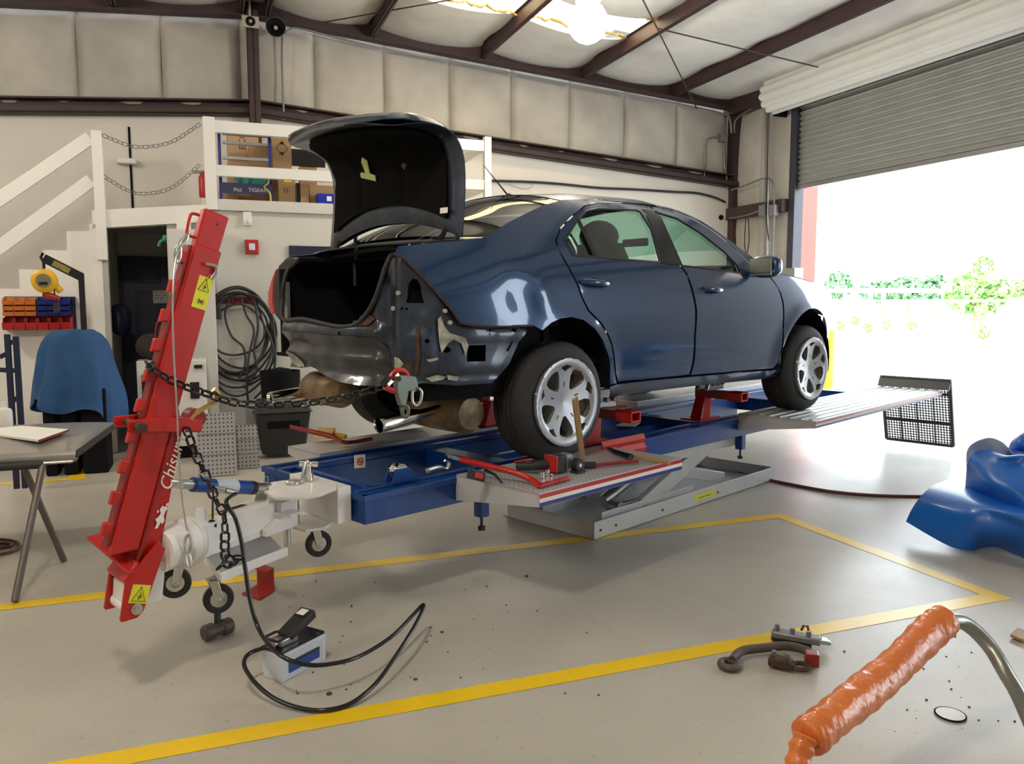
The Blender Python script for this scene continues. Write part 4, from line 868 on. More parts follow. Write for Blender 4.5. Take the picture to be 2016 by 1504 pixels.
put('chain_tray_back', MB().hexa([(pp[0].x, pp[0].y, .39), (pp[3].x, pp[3].y, .39), (pp[3].x, pp[3].y-.01, .39), (pp[0].x, pp[0].y-.01, .39)], [(.52, .07, .50), (.10, .07, .50), (.10, .06, .50), (.52, .06, .50)]), M['armw'], parent=ar, smooth=0)
put('bracket_plate', MB().prism([(.06, .066, .60), (.16, .066, .60), (.17, .066, .53), (.26, .066, .50), (.26, .066, .47), (.06, .066, .47)], (0, .03, 0)).box(.10, .18, .07, .16, .545, .56), M['armw'], parent=ar, smooth=0, bevel=.003)
put('cylinder_lug', MB().prism([(.10, .03, .60), (.19, .03, .60), (.17, .03, .67), (.13, .03, .68)], (0, .014, 0)).prism([(.10, -.05, .60), (.19, -.05, .60), (.17, -.05, .67), (.13, -.05, .68)], (0, .014, 0)), M['armw'], parent=ar, smooth=0, bevel=.003)
# pivot head clamped to the bench end (given in bench coordinates, expressed in the arm's)
def CT(q): return tuple(T.l(C.w(Vector(q))))
def cpoly(pts, z): return [CT(C.at(px, py, z=z)) for px, py in pts]
put('pivot_plate', MB().prism(cpoly([(507, 959), (520, 952), (539, 948), (575, 943), (620, 938), (664, 951), (662, 960), (629, 973), (600, 978), (570, 980), (543, 979)], .655), (0, 0, -.014)), M['armw'], parent=ar, smooth=0, bevel=.003)
put('pivot_plate', MB().prism(cpoly([(573, 1024), (600, 1012), (652, 1010), (652, 1029), (640, 1037), (602, 1043), (577, 1036)], .47), (0, 0, -.014)), M['armw'], parent=ar, smooth=0, bevel=.003)
cc = [CT(q) for q in ((-.95, .555, .47), (-.875, .555, .47), (-.875, .99, .47), (-.95, .99, .47))]; cu = [CT(q) for q in ((-.95, .555, .642), (-.875, .555, .642), (-.875, .99, .642), (-.95, .99, .642))]
put('mounting_block', MB().hexa(cc, cu), M['armw'], parent=ar, smooth=0, bevel=.004)
q = CT(C.at(577, 952, z=.657)); put('pivot_pin', MB().lathe((q[0], q[1], .657), (0, 0, 1), [(.034, 0), (.034, .012), (.030, .016), (.001, .016)], 32).cyl((q[0], q[1], .46), (q[0], q[1], .657), .026), M['zinc'], parent=ar)
q = Vector(CT(C.at(608, 945, z=.66)))
kb = put('locking_clevis', MB().cyl(q, q+Vector((0, 0, .035)), .022).cyl(q+Vector((0, 0, .035)), q+Vector((0, 0, .07)), .016).cyl(q+Vector((-.03, .03, .075)), q+Vector((.03, -.03, .085)), .015).ball(q+Vector((0, 0, .08)), .02), M['chrome'], parent=ar)
put('clevis_strap', MB().beam(q+Vector((.045, .0, .005)), q+Vector((.01, .0, .085)), .012, .032), M['zinc'], parent=kb, bevel=.004)
q = Vector(CT(C.at(565, 1035, x=-1.0))); q2 = Vector(CT(C.at(527, 1045, x=-1.12)))
sk = put('lock_tube', MB().cyl(q2, q, .016).ball(q, .019).cyl(q, q-Vector((0, 0, .11)), .017), M['zinc'], parent=ar)
# split pin ring
q = Vector(CT(C.at(524, 950, z=.67))); put('pin_ring', MB().tube([q+Vector((.022*math.cos(a_)*.94, .022*math.cos(a_)*.33, .018*math.sin(a_)+.012)) for a_ in [2*PI*k/20 for k in range(20)]], .0015, 5, closed=True), M['zinc'], parent=ar)
def caster(px, py, rp, ztop, ctr_plane, ang):
    c = ctr_plane; r = .062
    u = Vector((math.cos(ang), math.sin(ang), 0)); n = Vector((-u.y, u.x, 0))
    w_ = put('caster', MB().lathe(c-n*.016, n, [(.036, .004), (.040, 0), (.055, 0), (r, .006), (r, .026), (.055, .032), (.040, .032), (.036, .028)], 36), M['black'], parent=ar)
    put('caster_hub', MB().lathe(c-n*.014, n, [(.001, -.002), (.012, -.003), (.018, .002), (.035, .003), (.037, .014), (.035, .025), (.018, .026), (.001, .03)], 28), M['zinc'], parent=w_)
    fk = MB()
    for s in (-1, 1): fk.beam(c+n*.022*s, c+n*.022*s+u*.02+Vector((0, 0, r+.022)), .004, .036, up=u).cyl(c+n*.019*s, c+n*.027*s, .009, n=8)
    fk.beam(c+n*.03+u*.02+Vector((0, 0, r+.022)), c-n*.03+u*.02+Vector((0, 0, r+.022)), .05, .006)
    fk.cyl(c+u*.02+Vector((0, 0, r+.022)), c+u*.02+Vector((0, 0, ztop-c.z)), .014, n=12)
    put('caster_fork', fk, M['zinc'], parent=w_, bevel=.002)
tA = tz(430, 1178, .30); caster(430, 1178, 31, .36, tz(430, 1178, .262), R(-32))
caster(345, 1150, 29, .47, T.at(345, 1147, y=-.06), R(140))
q = Vector(CT(C.at(627, 1070, x=-.99))); caster(625, 1070, 29, .458, q, R(-30))
# the blue ram between arm and tower
a = Vector(CT(C.at(345, 952, y=.55))); b = Vector((.15, 0, .655)); d = (b-a)
cy = thing('hydraulic_cylinder', 'blue hydraulic cylinder pushing the red tower away from the white arm', 'hydraulic cylinder', tuple((a+b)/2), T)
put('barrel', MB().cyl(a+d*.17, a+d*.80, .030, n=28), M['cylb'], parent=cy)
put('gland', MB().cyl(a+d*.78, a+d*.84, .0305, n=28), M['black'], parent=cy)
put('end_fitting', MB().cyl(a+d*.84, a+d*.97, .026, n=24).ball(b, .03), M['zinc'], parent=cy)
put('end_fitting', MB().cyl(a+d*.02, a+d*.17, .020, n=20).cyl(a+Vector((0, .03, 0)), a-Vector((0, .03, 0)), .018, n=16), M['zinc'], parent=cy)
put('barrel_label', MB().cyl(a+d*.38, a+d*.62, .0305, n=28), M['sealant'], parent=cy)
co_ = a+d*.33+Vector((.0, .034, -.01))
put('hose_coupling', MB().cyl(co_, co_+Vector((-.03, .03, -.012)), .014, n=12).cyl(co_+Vector((-.03, .03, -.012)), co_+Vector((-.07, .05, -.03)), .012, n=8), M['zinc'], parent=cy)
cp_ = put('dust_cap_strap', MB().tube([co_+Vector((.005, 0, 0)), co_+Vector((.012, .0, -.06)), co_+Vector((.016, 0, -.125))], .004, 6), M['black'], parent=cy)
put('dust_cap', MB().lathe(co_+Vector((.016, 0, -.165)), (.5, .3, 1), [(.001, 0), (.018, 0), (.022, .012), (.020, .03), (.008, .045)], 16), M['black'], parent=cp_)
END = co_+Vector((-.07, .05, -.03))
# tower
tw = thing('pulling_tower', 'tall red toothed pulling tower with white lettering leaning towards the car', 'pulling tower', (-1.88, .55, .3), C)
LK = .315
def tx(z): return -1.818+(z-1.025)*LK               # left edge of the broad face
YN, YF, TWD = .50, .535, .108
def tbox(z0, z1, a0, a1, y0, y1, mb=None):
    mb = mb or MB(); return mb.hexa([(tx(z0)+a0, y0, z0), (tx(z0)+a1, y0, z0), (tx(z0)+a1, y1, z0), (tx(z0)+a0, y1, z0)], [(tx(z1)+a0, y0, z1-.0), (tx(z1)+a1, y0, z1-LK*(a1-a0)*1.0), (tx(z1)+a1, y1, z1-LK*(a1-a0)*1.0), (tx(z1)+a0, y1, z1)])
put('outer_tube', tbox(.565, 1.73, 0, TWD, YN, YF), M['red'], parent=tw, smooth=0, bevel=.008)
it = put('inner_tube', tbox(1.5, 1.865, .006, TWD-.004, YN+.006, YF+.02), M['red'], parent=tw, smooth=0, bevel=.008)
put('arrow_mark', MB().add([(tx(1.80)+.065, YN+.0065, 1.80), (tx(1.80)+.077, YN+.0065, 1.797), (tx(1.82)+.068, YN+.0065, 1.818)], [(0, 1, 2)]), M['black'], parent=it, smooth=0, solid=.001)
gp = [(tx(1.10)+TWD, 1.10), (tx(1.0)+.15, 1.0), (tx(.60)+.185, .60), (tx(.46)+.18, .46), (tx(.46)+TWD, .46)]
gus = put('side_gusset', MB().prism([(x, YN+.001, z) for x, z in gp], (0, .014, 0)), M['red'], parent=tw, smooth=0, bevel=.003)
put('groove_bead', MB().beam((tx(1.06)+TWD+.002, YN-.004, 1.06), (tx(.5)+TWD+.002, YN-.004, .5), .01, .008), M['dred'], parent=gus, smooth=0)
put('tooth_rail', tbox(.60, 1.72, -.016, .0, YF-.02, YF+.03), M['dred'], parent=tw, smooth=0)
z = .64
k = 0
while z < 1.70:
    put('tooth', tbox(z, z+.052, -.046, -.012, YF-.022, YF+.008), M['red'], parent=tw, smooth=0, bevel=.006); z += .112
# lettering and rider emblem on the lower part, warning stickers on the upper
up_ = Vector((LK, 0, 1)).normalized(); rt_ = Vector((1, 0, -LK)).normalized()
lt0 = C.at(348, 952, y=YN-.001)
put('lettering', text_mb('Chisum', (tx(.77)+TWD+.055, YN-.0045, .77), up_+rt_*.02, -rt_, .068, .0008, .35), M['paper'], parent=gus, smooth=0, label='white script lettering')
em = []
for pts in ([(-.6, .9), (-.3, 1.3), (-.1, 1.15), (.3, 1.3), (.5, 1.0), (.3, .8), (.2, .3), (.5, -.1), (.3, -.5), (.0, -.3), (-.2, -.9), (-.6, -1.0), (-.5, -.4), (-.9, -.1), (-.6, .1), (-.3, .5)], [(-.95, .75), (-.7, .8), (-.65, .6), (-.85, .5)], [(.1, 1.5), (.45, 1.6), (.5, 1.35), (.15, 1.28)]):
    em.append([Vector((tx(.67)+TWD+.050, YN-.004, .67))+rt_*(a*.026)+up_*(b*.040) for a, b in pts])
mb = MB()
for e_ in em: mb.prism(e_, (0, -.001, 0))
put('rider_emblem', mb, M['paper'], parent=gus, smooth=0, label='white rider emblem')
def sticker(cx, cz, w_, h_, two):
    o_ = Vector((cx, YN-.001, cz)); c = lambda a, b: o_+rt_*a+up_*b
    st_ = put('warning_sticker', MB().prism([c(0, 0), c(w_, 0), c(w_, h_), c(0, h_)], (0, -.001, 0)), M['label'], parent=tw, smooth=0, label='yellow warning sticker')
    mb = MB(); yo = Vector((0, -.0016, 0)); hh = h_*.5 if two else h_
    def line(a, b, r=.0013): mb.beam(c(*a)+yo, c(*b)+yo, .0012, r*2, up=(0, 1, 0))
    y_ = h_-hh
    line((w_*.12, y_+hh*.12), (w_*.88, y_+hh*.12)); line((w_*.12, y_+hh*.12), (w_*.5, y_+hh*.9)); line((w_*.88, y_+hh*.12), (w_*.5, y_+hh*.9))
    line((w_*.45, y_+hh*.2), (w_*.58, y_+hh*.45), .003); line((w_*.4, y_+hh*.42), (w_*.65, y_+hh*.35), .002); line((w_*.58, y_+hh*.45), (w_*.5, y_+hh*.6), .002)
    if two: line((w_*.3, hh*.3), (w_*.7, hh*.6), .004); line((w_*.7, hh*.3), (w_*.35, hh*.6), .003); line((w_*.25, hh*.5), (w_*.75, hh*.45), .002)
    put('pictogram', mb, M['black'], parent=st_, smooth=0)
q = C.at(376, 603, y=YN); sticker(q.x, q.z, .058, .128, True)
# chain head collar with its pin
zc = 1.045
ch_ = put('chain_head', MB().hexa([(tx(zc)-.012, YN-.03, zc-.03), (tx(zc)+.20, YN-.03, zc-.055), (tx(zc)+.20, YF+.03, zc-.055), (tx(zc)-.012, YF+.03, zc-.03)], [(tx(zc)+.0, YN-.03, zc+.022), (tx(zc)+.21, YN-.03, zc+.0), (tx(zc)+.21, YF+.03, zc+.0), (tx(zc)+.0, YF+.03, zc+.022)])
          .prism([(tx(zc)-.075, YN-.03, zc-.025), (tx(zc)+.0, YN-.03, zc-.03), (tx(zc)+.0, YN-.03, zc+.022), (tx(zc)-.075, YN-.03, zc+.02)], (0, .012, 0)).prism([(tx(zc)-.095, YF+.018, zc-.01), (tx(zc), YF+.018, zc-.02), (tx(zc), YF+.018, zc+.03), (tx(zc)-.095, YF+.018, zc+.03)], (0, .012, 0)), M['red'], parent=tw, smooth=0, bevel=.006)
put('head_pin', MB().cyl((tx(zc)-.04, YN-.055, zc-.005), (tx(zc)-.05, YF+.05, zc+.01), .015, n=12).cyl((tx(zc)-.04, YN-.075, zc-.005), (tx(zc)-.04, YN-.05, zc-.005), .02, n=8), M['rust'], parent=ch_)
put('pulley_eye', MB().cyl((tx(zc)+.19, YN-.01, zc-.0), (tx(zc)+.19, YN+.05, zc-.0), .038, n=24), M['dred'], parent=ch_)
# lift handle and side lug near the top
hs_ = [C.at(px, py, y=YN+.02) for px, py in ((393, 424), (383, 421), (375, 424), (368, 455), (370, 463), (388, 468))]
put('lift_handle', MB().tube(spline([tuple(q) for q in hs_], 4), .006, 8), M['red'], parent=tw)
lgp = [C.at(px, py, y=YN-.012) for px, py in ((409, 523), (427, 523), (422, 545), (414, 545))]
put('pin_lug', MB().tube(spline([tuple(C.at(px, py, y=YN-.015)) for px, py in ((405, 519), (425, 524), (426, 535), (416, 549))], 4), .007, 8), M['zinc'], parent=tw)
YC = .62
# foot: two cheeks, roof plates, roller, bolt
ck = [C.at(px, py, y=YN-.03) for px, py in ((313, 1066), (326, 1081), (302, 1150), (283, 1203), (270, 1217), (240, 1226), (237, 1222), (247, 1150), (275, 1112))]
cpl = [(q.x, YN-.03, q.z) for q in ck]
put('foot_cheek', MB().prism(cpl, (0, .014, 0)), M['red'], parent=tw, smooth=0, bevel=.003)
put('foot_cheek', MB().prism([(a+.0, YC+.02, c) for a, b, c in cpl], (0, .014, 0)), M['red'], parent=tw, smooth=0, bevel=.003)
r0, r1, r2_ = cpl[7], cpl[8], cpl[0]
put('foot_roof', MB().hexa([(r0[0], YN-.03, r0[2]), (r1[0], YN-.03, r1[2]), (r1[0], YC+.034, r1[2]), (r0[0], YC+.034, r0[2])], [(r0[0]-.004, YN-.03, r0[2]+.012), (r1[0]-.004, YN-.03, r1[2]+.012), (r1[0]-.004, YC+.034, r1[2]+.012), (r0[0]-.004, YC+.034, r0[2]+.012)]), M['red'], parent=tw, smooth=0)
put('foot_wing', MB().beam(C.at(182, 1055, y=YC+.10), C.at(266, 1126, y=YN-.03), .05, .012), M['red'], parent=tw, smooth=0, bevel=.003)
put('foot_gusset', MB().add([tuple(C.at(217, 1098, y=YC+.03)), tuple(C.at(262, 1110, y=YC-.05)), tuple(C.at(250, 1060, y=YN+.02)), tuple(C.at(212, 1062, y=YC))], [(0, 1, 2, 3)]), M['dred'], parent=tw, smooth=0, solid=.01)
rl_ = C.at(262, 1202, y=YN-.03)
put('foot_roller', MB().cyl((rl_.x, YN-.014, rl_.z), (rl_.x, YC+.02, rl_.z), .026, n=28).hexa([(rl_.x-.02, YN+.0, rl_.z), (rl_.x+.12, YN+.0, rl_.z), (rl_.x+.12, YC+.01, rl_.z), (rl_.x-.02, YC+.01, rl_.z)], [(rl_.x-.012, YN, rl_.z+.09), (rl_.x+.14, YN, rl_.z+.15), (rl_.x+.14, YC+.01, rl_.z+.15), (rl_.x-.012, YC+.01, rl_.z+.09)]), M['armw'], parent=tw, bevel=.003)
put('foot_bolt', MB().cyl((rl_.x+.012, YN-.04, rl_.z+.004), (rl_.x+.012, YN-.028, rl_.z+.004), .021, n=24).cyl((rl_.x+.012, YN-.046, rl_.z+.004), (rl_.x+.012, YN-.04, rl_.z+.004), .013, n=6), M['zinc'], parent=tw)
o_ = YN-.03
def fst(cx, cz, w_, h_):
    global YN
    s_ = YN; YN = o_; sticker(cx, cz, w_, h_, False); YN = s_
q = C.at(252, 1187, y=o_); fst(q.x, q.z, .068, .070)
# steel safety cable hanging down the tower
pts = [C.at(px, py, y=yy) for px, py, yy in ((370, 462, .47), (352, 490, .46), (344, 530, .45), (340, 600, .44), (342, 700, .44), (348, 800, .43), (352, 900, .43), (358, 980, .44), (368, 1045, .45))]
sc_ = thing('safety_cable', 'thin steel safety cable with snap hooks hanging down along the red tower', 'cable', tuple(pts[0]), C)
put('wire', MB().tube(spline([tuple(q) for q in pts], 6), .0036, 8), M['zinc'], parent=sc_)
def loop(px, py, rx, rz, r, yy, ang=0):
    c = C.at(px, py, y=yy); return MB().tube([(c.x+rx*math.cos(a_)*math.cos(ang)-rz*math.sin(a_)*math.sin(ang), c.y, c.z+rx*math.cos(a_)*math.sin(ang)+rz*math.sin(a_)*math.cos(ang)) for a_ in [2*PI*k/20 for k in range(20)]], r, 6, closed=True)
put('thimble', loop(370, 1070, .012, .034, .006, .45), M['zinc'], parent=sc_)
put('snap_hook', loop(371, 1102, .009, .032, .004, .45, .15), M['chrome'], parent=sc_)
put('thimble', loop(350, 500, .010, .034, .005, .46, -.15), M['zinc'], parent=sc_)
put('snap_hook', loop(361, 474, .008, .03, .004, .46, -.6), M['chrome'], parent=sc_)
# pulling chain from the tower to the car corner, and its hook
pth = [(292, 716, .60), (300, 727, .47), (330, 745, .455), (362, 760, .455), (385, 768, .44), (412, 777, .42), (450, 790, .385), (500, 797, .34), (560, 797, .29), (620, 792, .235), (680, 782, .18), (730, 768, .14), (757, 760, .12)]
pth = [tuple(C.at(px, py, y=yy)) for px, py, yy in pth]
pc_ = thing('pulling_chain', 'black pulling chain stretched from the red tower to the car corner', 'chain', pth[4], C)
put('links', link_chain(pth, .034, .0052, .015), M['gblack'], parent=pc_)
hk = [C.at(px, py, y=.12) for px, py in ((757, 762), (772, 768), (790, 768), (800, 755), (800, 738), (790, 729), (776, 732), (768, 742))]
put('clevis_hook', MB().tube(spline([tuple(q) for q in hk], 5), [.012]*5+[.014]*20+[.012]*5+[.008]*6, 10), M['red'], parent=pc_, label='red hook with silver latch')
a = C.at(764, 758, y=.105); b = C.at(784, 736, y=.105); put('hook_latch', MB().beam(a, b, .006, .012), M['chrome'], parent=pc_)
hp2 = [tuple(C.at(px, py, y=yy)) for px, py, yy in ((366, 842, .46), (380, 880, .45), (402, 930, .42), (425, 985, .38), (440, 1012, .36), (443, 1050, .35), (443, 1090, .36), (450, 1100, .37), (470, 1098, .37), (462, 1108, .36), (440, 1112, .34), (430, 1118, .32))]
hc = thing('hanging_chain', 'black chain hanging from the tower collar down onto the white arm tray', 'chain', hp2[0], C)
put('links', link_chain(hp2, .036, .0052, .0155), M['gblack'], parent=hc)
a = [tuple(C.at(px, py, y=.43)) for px, py in ((376, 826), (388, 812), (404, 802), (418, 795), (428, 787), (428, 775), (420, 767))]
put('grab_hook', MB().tube(spline(a, 4), [.007]*4+[.010]*8+[.012]*8+[.011]*5, 8), M['gold'], parent=hc, label='gold grab hook shortening the chain')
# clamp on the car's rear corner
gm = mat('green_grey_steel', (.16, .19, .155), .45, .5, var=.2)
gc = thing('pull_clamp', 'green-grey steel pull clamp with rings bolted to the damaged corner', 'clamp', tuple(C.at(805, 760, y=.12)), C)
pl = [C.at(px, py, y=.10) for px, py in ((782, 744), (790, 738), (812, 740), (820, 742), (824, 760), (820, 772), (806, 770), (800, 800), (790, 798), (782, 770))]
put('clamp_plate', MB().prism([(q.x, .10, q.z) for q in pl], (0, .03, 0)), gm, parent=gc, smooth=0, bevel=.004)
put('clamp_bolt', MB().cyl(C.at(785, 746, y=.08), C.at(785, 746, y=.16), .012, n=6), M['rust'], parent=gc)
put('lower_ring', loop(798, 810, .016, .024, .008, .11), gm, parent=gc)
put('shackle', MB().tube(spline([tuple(C.at(px, py, y=.09)) for px, py in ((812, 770), (812, 790), (820, 798), (828, 790), (830, 772), (824, 764))], 4), .006, 8), M['zinc'], parent=gc)
# black hydraulic hose looping over the floor to the foot pump
hz = [tuple(C.l(T.w(END)))]+[tuple(C.at(px, py, y=yy)) for px, py, yy in ((445, 988, .45), (463, 1020, .42), (475, 1065, .39), (483, 1120, .36), (492, 1180, .33), (508, 1235, .28))]+[tuple(C.at(px, py, z=zz)) for px, py, zz in ((532, 1272, .19), (562, 1296, .165), (600, 1308, .14), (645, 1308, .12), (705, 1293, .11), (770, 1254, .11), (812, 1212, .12), (832, 1191, .13), (832, 1200, .125), (812, 1240, .11), (780, 1290, .08), (740, 1345, .04), (692, 1384, .014), (640, 1398, .012), (590, 1394, .014), (542, 1376, .03), (506, 1348, .06), (484, 1318, .09), (481, 1300, .11), (492, 1286, .12), (515, 1277, .125), (536, 1275, .125))]
single('hydraulic_hose', MB().tube(spline(hz, 8), .0085, 10), M['gblack'], C, hz[12], 'black hydraulic hose looping across the floor from the tower to the foot pump', 'hose', smooth=70)
pa = C.at(556, 1345, z=0); pb_ = C.at(640, 1299, z=0); wa = C.w(pa); wb_ = C.w(pb_); dd = wb_-wa
FP = Frame((wa.x, wa.y), math.atan2(dd.x, dd.y))
pu = thing('foot_pump', 'air foot pump with translucent tank, blue label and black pedal', 'pump', (.12, .06, 0), FP); LP_ = dd.length
put('tank', MB().rbox(0, LP_, 0, .115, 0, .115, .012), M['sealant'], parent=pu, bevel=.004)
put('tank_ribs', MB().box(-.003, LP_+.003, -.003, .118, .10, .118).box(-.003, .02, -.003, .02, 0, .1).box(LP_-.02, LP_+.003, -.003, .02, 0, .1), M['sealant'], parent=pu, smooth=0, bevel=.003)
lb = put('tank_label', MB().box(.035, LP_-.035, -.0045, -.002, .028, .072), M['cylb'], parent=pu, smooth=0)
put('label_bar', MB().box(.035, LP_-.035, -.0052, -.004, .064, .074), M['black'], parent=lb, smooth=0)
put('cover_plate', MB().rbox(-.004, LP_+.004, -.004, .119, .118, .124, .012), M['gblack'], parent=pu)
put('air_motor', MB().box(.03, .12, .03, .09, .124, .155).cyl((.01, .06, .14), (.05, .06, .14), .014), M['zinc'], parent=pu, bevel=.004)
px_ = put('pedal', MB().hexa([(.08, .02, .14), (LP_-.02, .02, .19), (LP_-.02, .10, .19), (.08, .10, .14)], [(.07, .02, .165), (LP_-.03, .02, .225), (LP_-.03, .10, .225), (.07, .10, .165)]), M['black'], parent=pu, smooth=0, bevel=.006)
put('pedal_mark', MB().hexa([(LP_-.08, .04, .213), (LP_-.045, .04, .222), (LP_-.045, .08, .222), (LP_-.08, .08, .213)], [(LP_-.08, .04, .2155), (LP_-.045, .04, .2245), (LP_-.045, .08, .2245), (LP_-.08, .08, .2155)]), M['paper'], parent=px_, smooth=0)
fr2 = MB()
for a, b in (((.0, .02), (.07, .02)), ((.07, .02), (.07, .10)), ((.07, .10), (0, .10)), ((0, .10), (0, .02))): fr2.beam((a[0], a[1], .165), (b[0], b[1], .165), .012, .008)
put('release_pedal', fr2, M['black'], parent=pu, bevel=.002)
for sx in (.03, LP_-.03): put('screw', MB().cyl((sx, .008, .124), (sx, .008, .127), .004, n=8), M['zinc'], parent=pu)
# sledge hammer standing on its head
ha = C.at(400, 1248, z=.038); hb = C.at(456, 1229, z=.038)
sh = thing('sledge_hammer', 'worn sledge hammer standing on the floor below the white arm caster', 'hammer', tuple((ha+hb)/2), C)
d = (hb-ha).normalized(); L3 = (hb-ha).length
put('head', MB().tube([ha+d*t_ for t_ in (0, .006, L3*.33, L3*.37, L3*.63, L3*.67, L3-.006, L3)], [.030, .036, .037, .030, .030, .037, .036, .030], 10), M['hammer'], parent=sh)
m_ = (ha+hb)/2; put('handle', MB().tube([m_+Vector((0, 0, .0)), m_+Vector((.03, .05, .25))], [.015, .014], 10), M['black'], parent=sh)
# red bent bracket
q0, q1, q2, q3 = (C.at(px, py, z=.002) for px, py in ((476, 1171), (510, 1182), (541, 1163), (508, 1152)))
mb = MB().hexa([q0, q1, q2, q3], [q+Vector((0, 0, .009)) for q in (q0, q1, q2, q3)])
u = Vector((0, 0, 1)); t_ = (q1-q2).normalized()*.01; hh = .125
mb.hexa([q2, q3, q3+(q0-q3).normalized()*.009, q2+(q1-q2).normalized()*.009], [q+u*hh for q in (q2, q3, q3+(q0-q3).normalized()*.009, q2+(q1-q2).normalized()*.009)])
i0 = q2+(q1-q2)*.45; i1 = q3+(q0-q3)*.45; mb.hexa([q2+u*(hh-.009), q3+u*(hh-.009), i1+u*(hh-.009), i0+u*(hh-.009)], [q2+u*hh, q3+u*hh, i1+u*hh, i0+u*hh])
single('steel_bracket', mb, mat('scuffed_red', (.42, .02, .015), .5, var=.4, vscale=15), C, tuple(q2), 'red C-shaped steel bracket standing on the yellow floor line', 'bracket', smooth=0, bevel=.003)

# ================================================================== TOOLS ON THE TRAYS
def pt_(px, py, z): return C.at(px, py, z=z)
zt_ = .622
rbx = thing('bent_pry_bar', 'bright red bent pull bar with a spring end lying across the rear tray corner', 'pry bar', tuple(pt_(1045, 948, zt_)), C)
put('bar', MB().tube(spline([tuple(pt_(908, 905, .70)), tuple(pt_(960, 917, .69)), tuple(pt_(1015, 931, .67)), tuple(pt_(1045, 944, .645)), tuple(pt_(1062, 955, .636))], 6), .0155, 12), M['red'], parent=rbx)
put('toe_plate', MB().beam(pt_(1058, 957, .634), pt_(1119, 940, .634), .035, .010), M['red'], parent=rbx, bevel=.002)
a = pt_(880, 897, .70); b = pt_(908, 905, .70); put('spring', MB().tube([a+(b-a)*(k/60)+Vector((.0, .009*math.cos(k*.75), .009*math.sin(k*.75))) for k in range(61)], .0022, 5), M['zinc'], parent=rbx)
cb_ = thing('clamp_tool', 'black tool with red insert hanging over the tray corner beside the red bar', 'tool', tuple(pt_(945, 930, .64)), C)
cq = [C.at(px, py, y=a2.y+.34) for px, py in ((929, 922), (958, 930), (955, 950), (925, 942))]; yb_ = cq[0].y
put('body', MB().prism([(q.x, q.y, q.z) for q in cq], (.0, .03, 0)), M['black'], parent=cb_, smooth=0, bevel=.006)
cm = sum(cq, Vector())/4; put('insert', MB().prism([cm+(q-cm)*.55+Vector((0, -.002, 0)) for q in cq], (0, -.002, 0)), M['red'], parent=cb_, smooth=0)
put('lever', MB().tube([tuple(pt_(955, 925, .66)), tuple(pt_(975, 935, .64)), tuple(pt_(988, 950, .63))], [.010, .007, .005], 8), M['black'], parent=cb_)
im = thing('impact_wrench', 'black and red impact wrench lying on the tray in front of the rear wheel', 'wrench', tuple(pt_(1050, 925, zt_)), C)
put('handle', MB().tube([tuple(pt_(1018, 918, .655)), tuple(pt_(1045, 918, .66)), tuple(pt_(1078, 914, .665))], [.024, .022, .030], 14), M['black'], parent=im)
put('grip_stripe', MB().tube([tuple(pt_(1012, 910, .675)), tuple(pt_(1035, 906, .68)), tuple(pt_(1048, 904, .68))], [.007, .008, .005], 8), M['red'], parent=im)
a = pt_(1100, 912, .67); put('motor_housing', MB().rbox(a.x-.045, a.x+.035, a.y-.03, a.y+.05, .63, .715, .012), M['black'], parent=im, bevel=.006)
put('nose_plate', MB().rbox(a.x+.035, a.x+.085, a.y-.025, a.y+.045, .635, .712, .01), M['grey'], parent=im, bevel=.005)
put('side_plate', MB().box(a.x-.056, a.x-.045, a.y-.035, a.y+.05, .632, .718), M['red'], parent=im, bevel=.002)
for k, (px, py) in enumerate(((1068, 934), (1078, 930), (1083, 938))):
    q = pt_(px, py, .64); put('socket', MB().cyl((q.x, q.y, .623), (q.x, q.y, .655), .011, n=12), M['chrome'], parent=im)
q = pt_(1137, 915, .66)
rl2 = thing('magnet_roller', 'small black wheel-shaped magnet with white centre at the tray front', 'magnet', (q.x, q.y, zt_), C)
put('disc', MB().cyl((q.x, q.y-.02, q.z), (q.x, q.y+.02, q.z), .034, n=28), M['black'], parent=rl2, bevel=.003)
put('centre', MB().cyl((q.x, q.y-.022, q.z), (q.x, q.y-.019, q.z), .010, n=14), M['paper'], parent=rl2)
put('foot', MB().rbox(q.x-.04, q.x+.03, q.y-.035, q.y+.02, .622, .634, .01), M['black'], parent=rl2)
a = C.at(1132, 784, y=-.04); b = pt_(1147, 908, .625)
single('wooden_stick', MB().beam(a, b, .012, .034, up=(1, 0, 0)), M['wood'], C, tuple(b), 'flat wooden stick leaning upright against the rear wheel', 'stick', bevel=.002, smooth=0)
wh = thing('ball_pein_hammer', 'hammer with worn wooden handle lying on the tray edge', 'hammer', tuple(pt_(1250, 905, zt_)), C)
put('handle', MB().tube([tuple(pt_(1238, 896, .64)), tuple(pt_(1275, 903, .643)), tuple(pt_(1300, 908, .643)), tuple(pt_(1318, 912, .643))], [.008, .011, .0125, .010], 10), M['wood'], parent=wh)
put('head', MB().tube([tuple(pt_(1198, 884, .645)), tuple(pt_(1210, 890, .645)), tuple(pt_(1228, 896, .645)), tuple(pt_(1242, 900, .645))], [.012, .016, .017, .019], 10), M['gblack'], parent=wh)
rb3 = thing('red_handled_tool', 'dark red round bar tool with black socket end in front of the wooden stick', 'tool', tuple(pt_(1200, 915, zt_)), C)
put('bar', MB().cyl(pt_(1172, 915, .638), pt_(1256, 908, .638), .010, n=12), M['dred'], parent=rb3)
put('socket', MB().cyl(pt_(1148, 916, .642), pt_(1172, 915, .642), .018, n=12), M['black'], parent=rb3)
fp = [C.at(px, py, y=.36) for px, py in ((1183, 870), (1266, 853), (1271, 888), (1186, 905))]
mb = MB(); rows = [0, .35, .42, .5, 1]; offs = [0, .012, -.004, .012, .0]
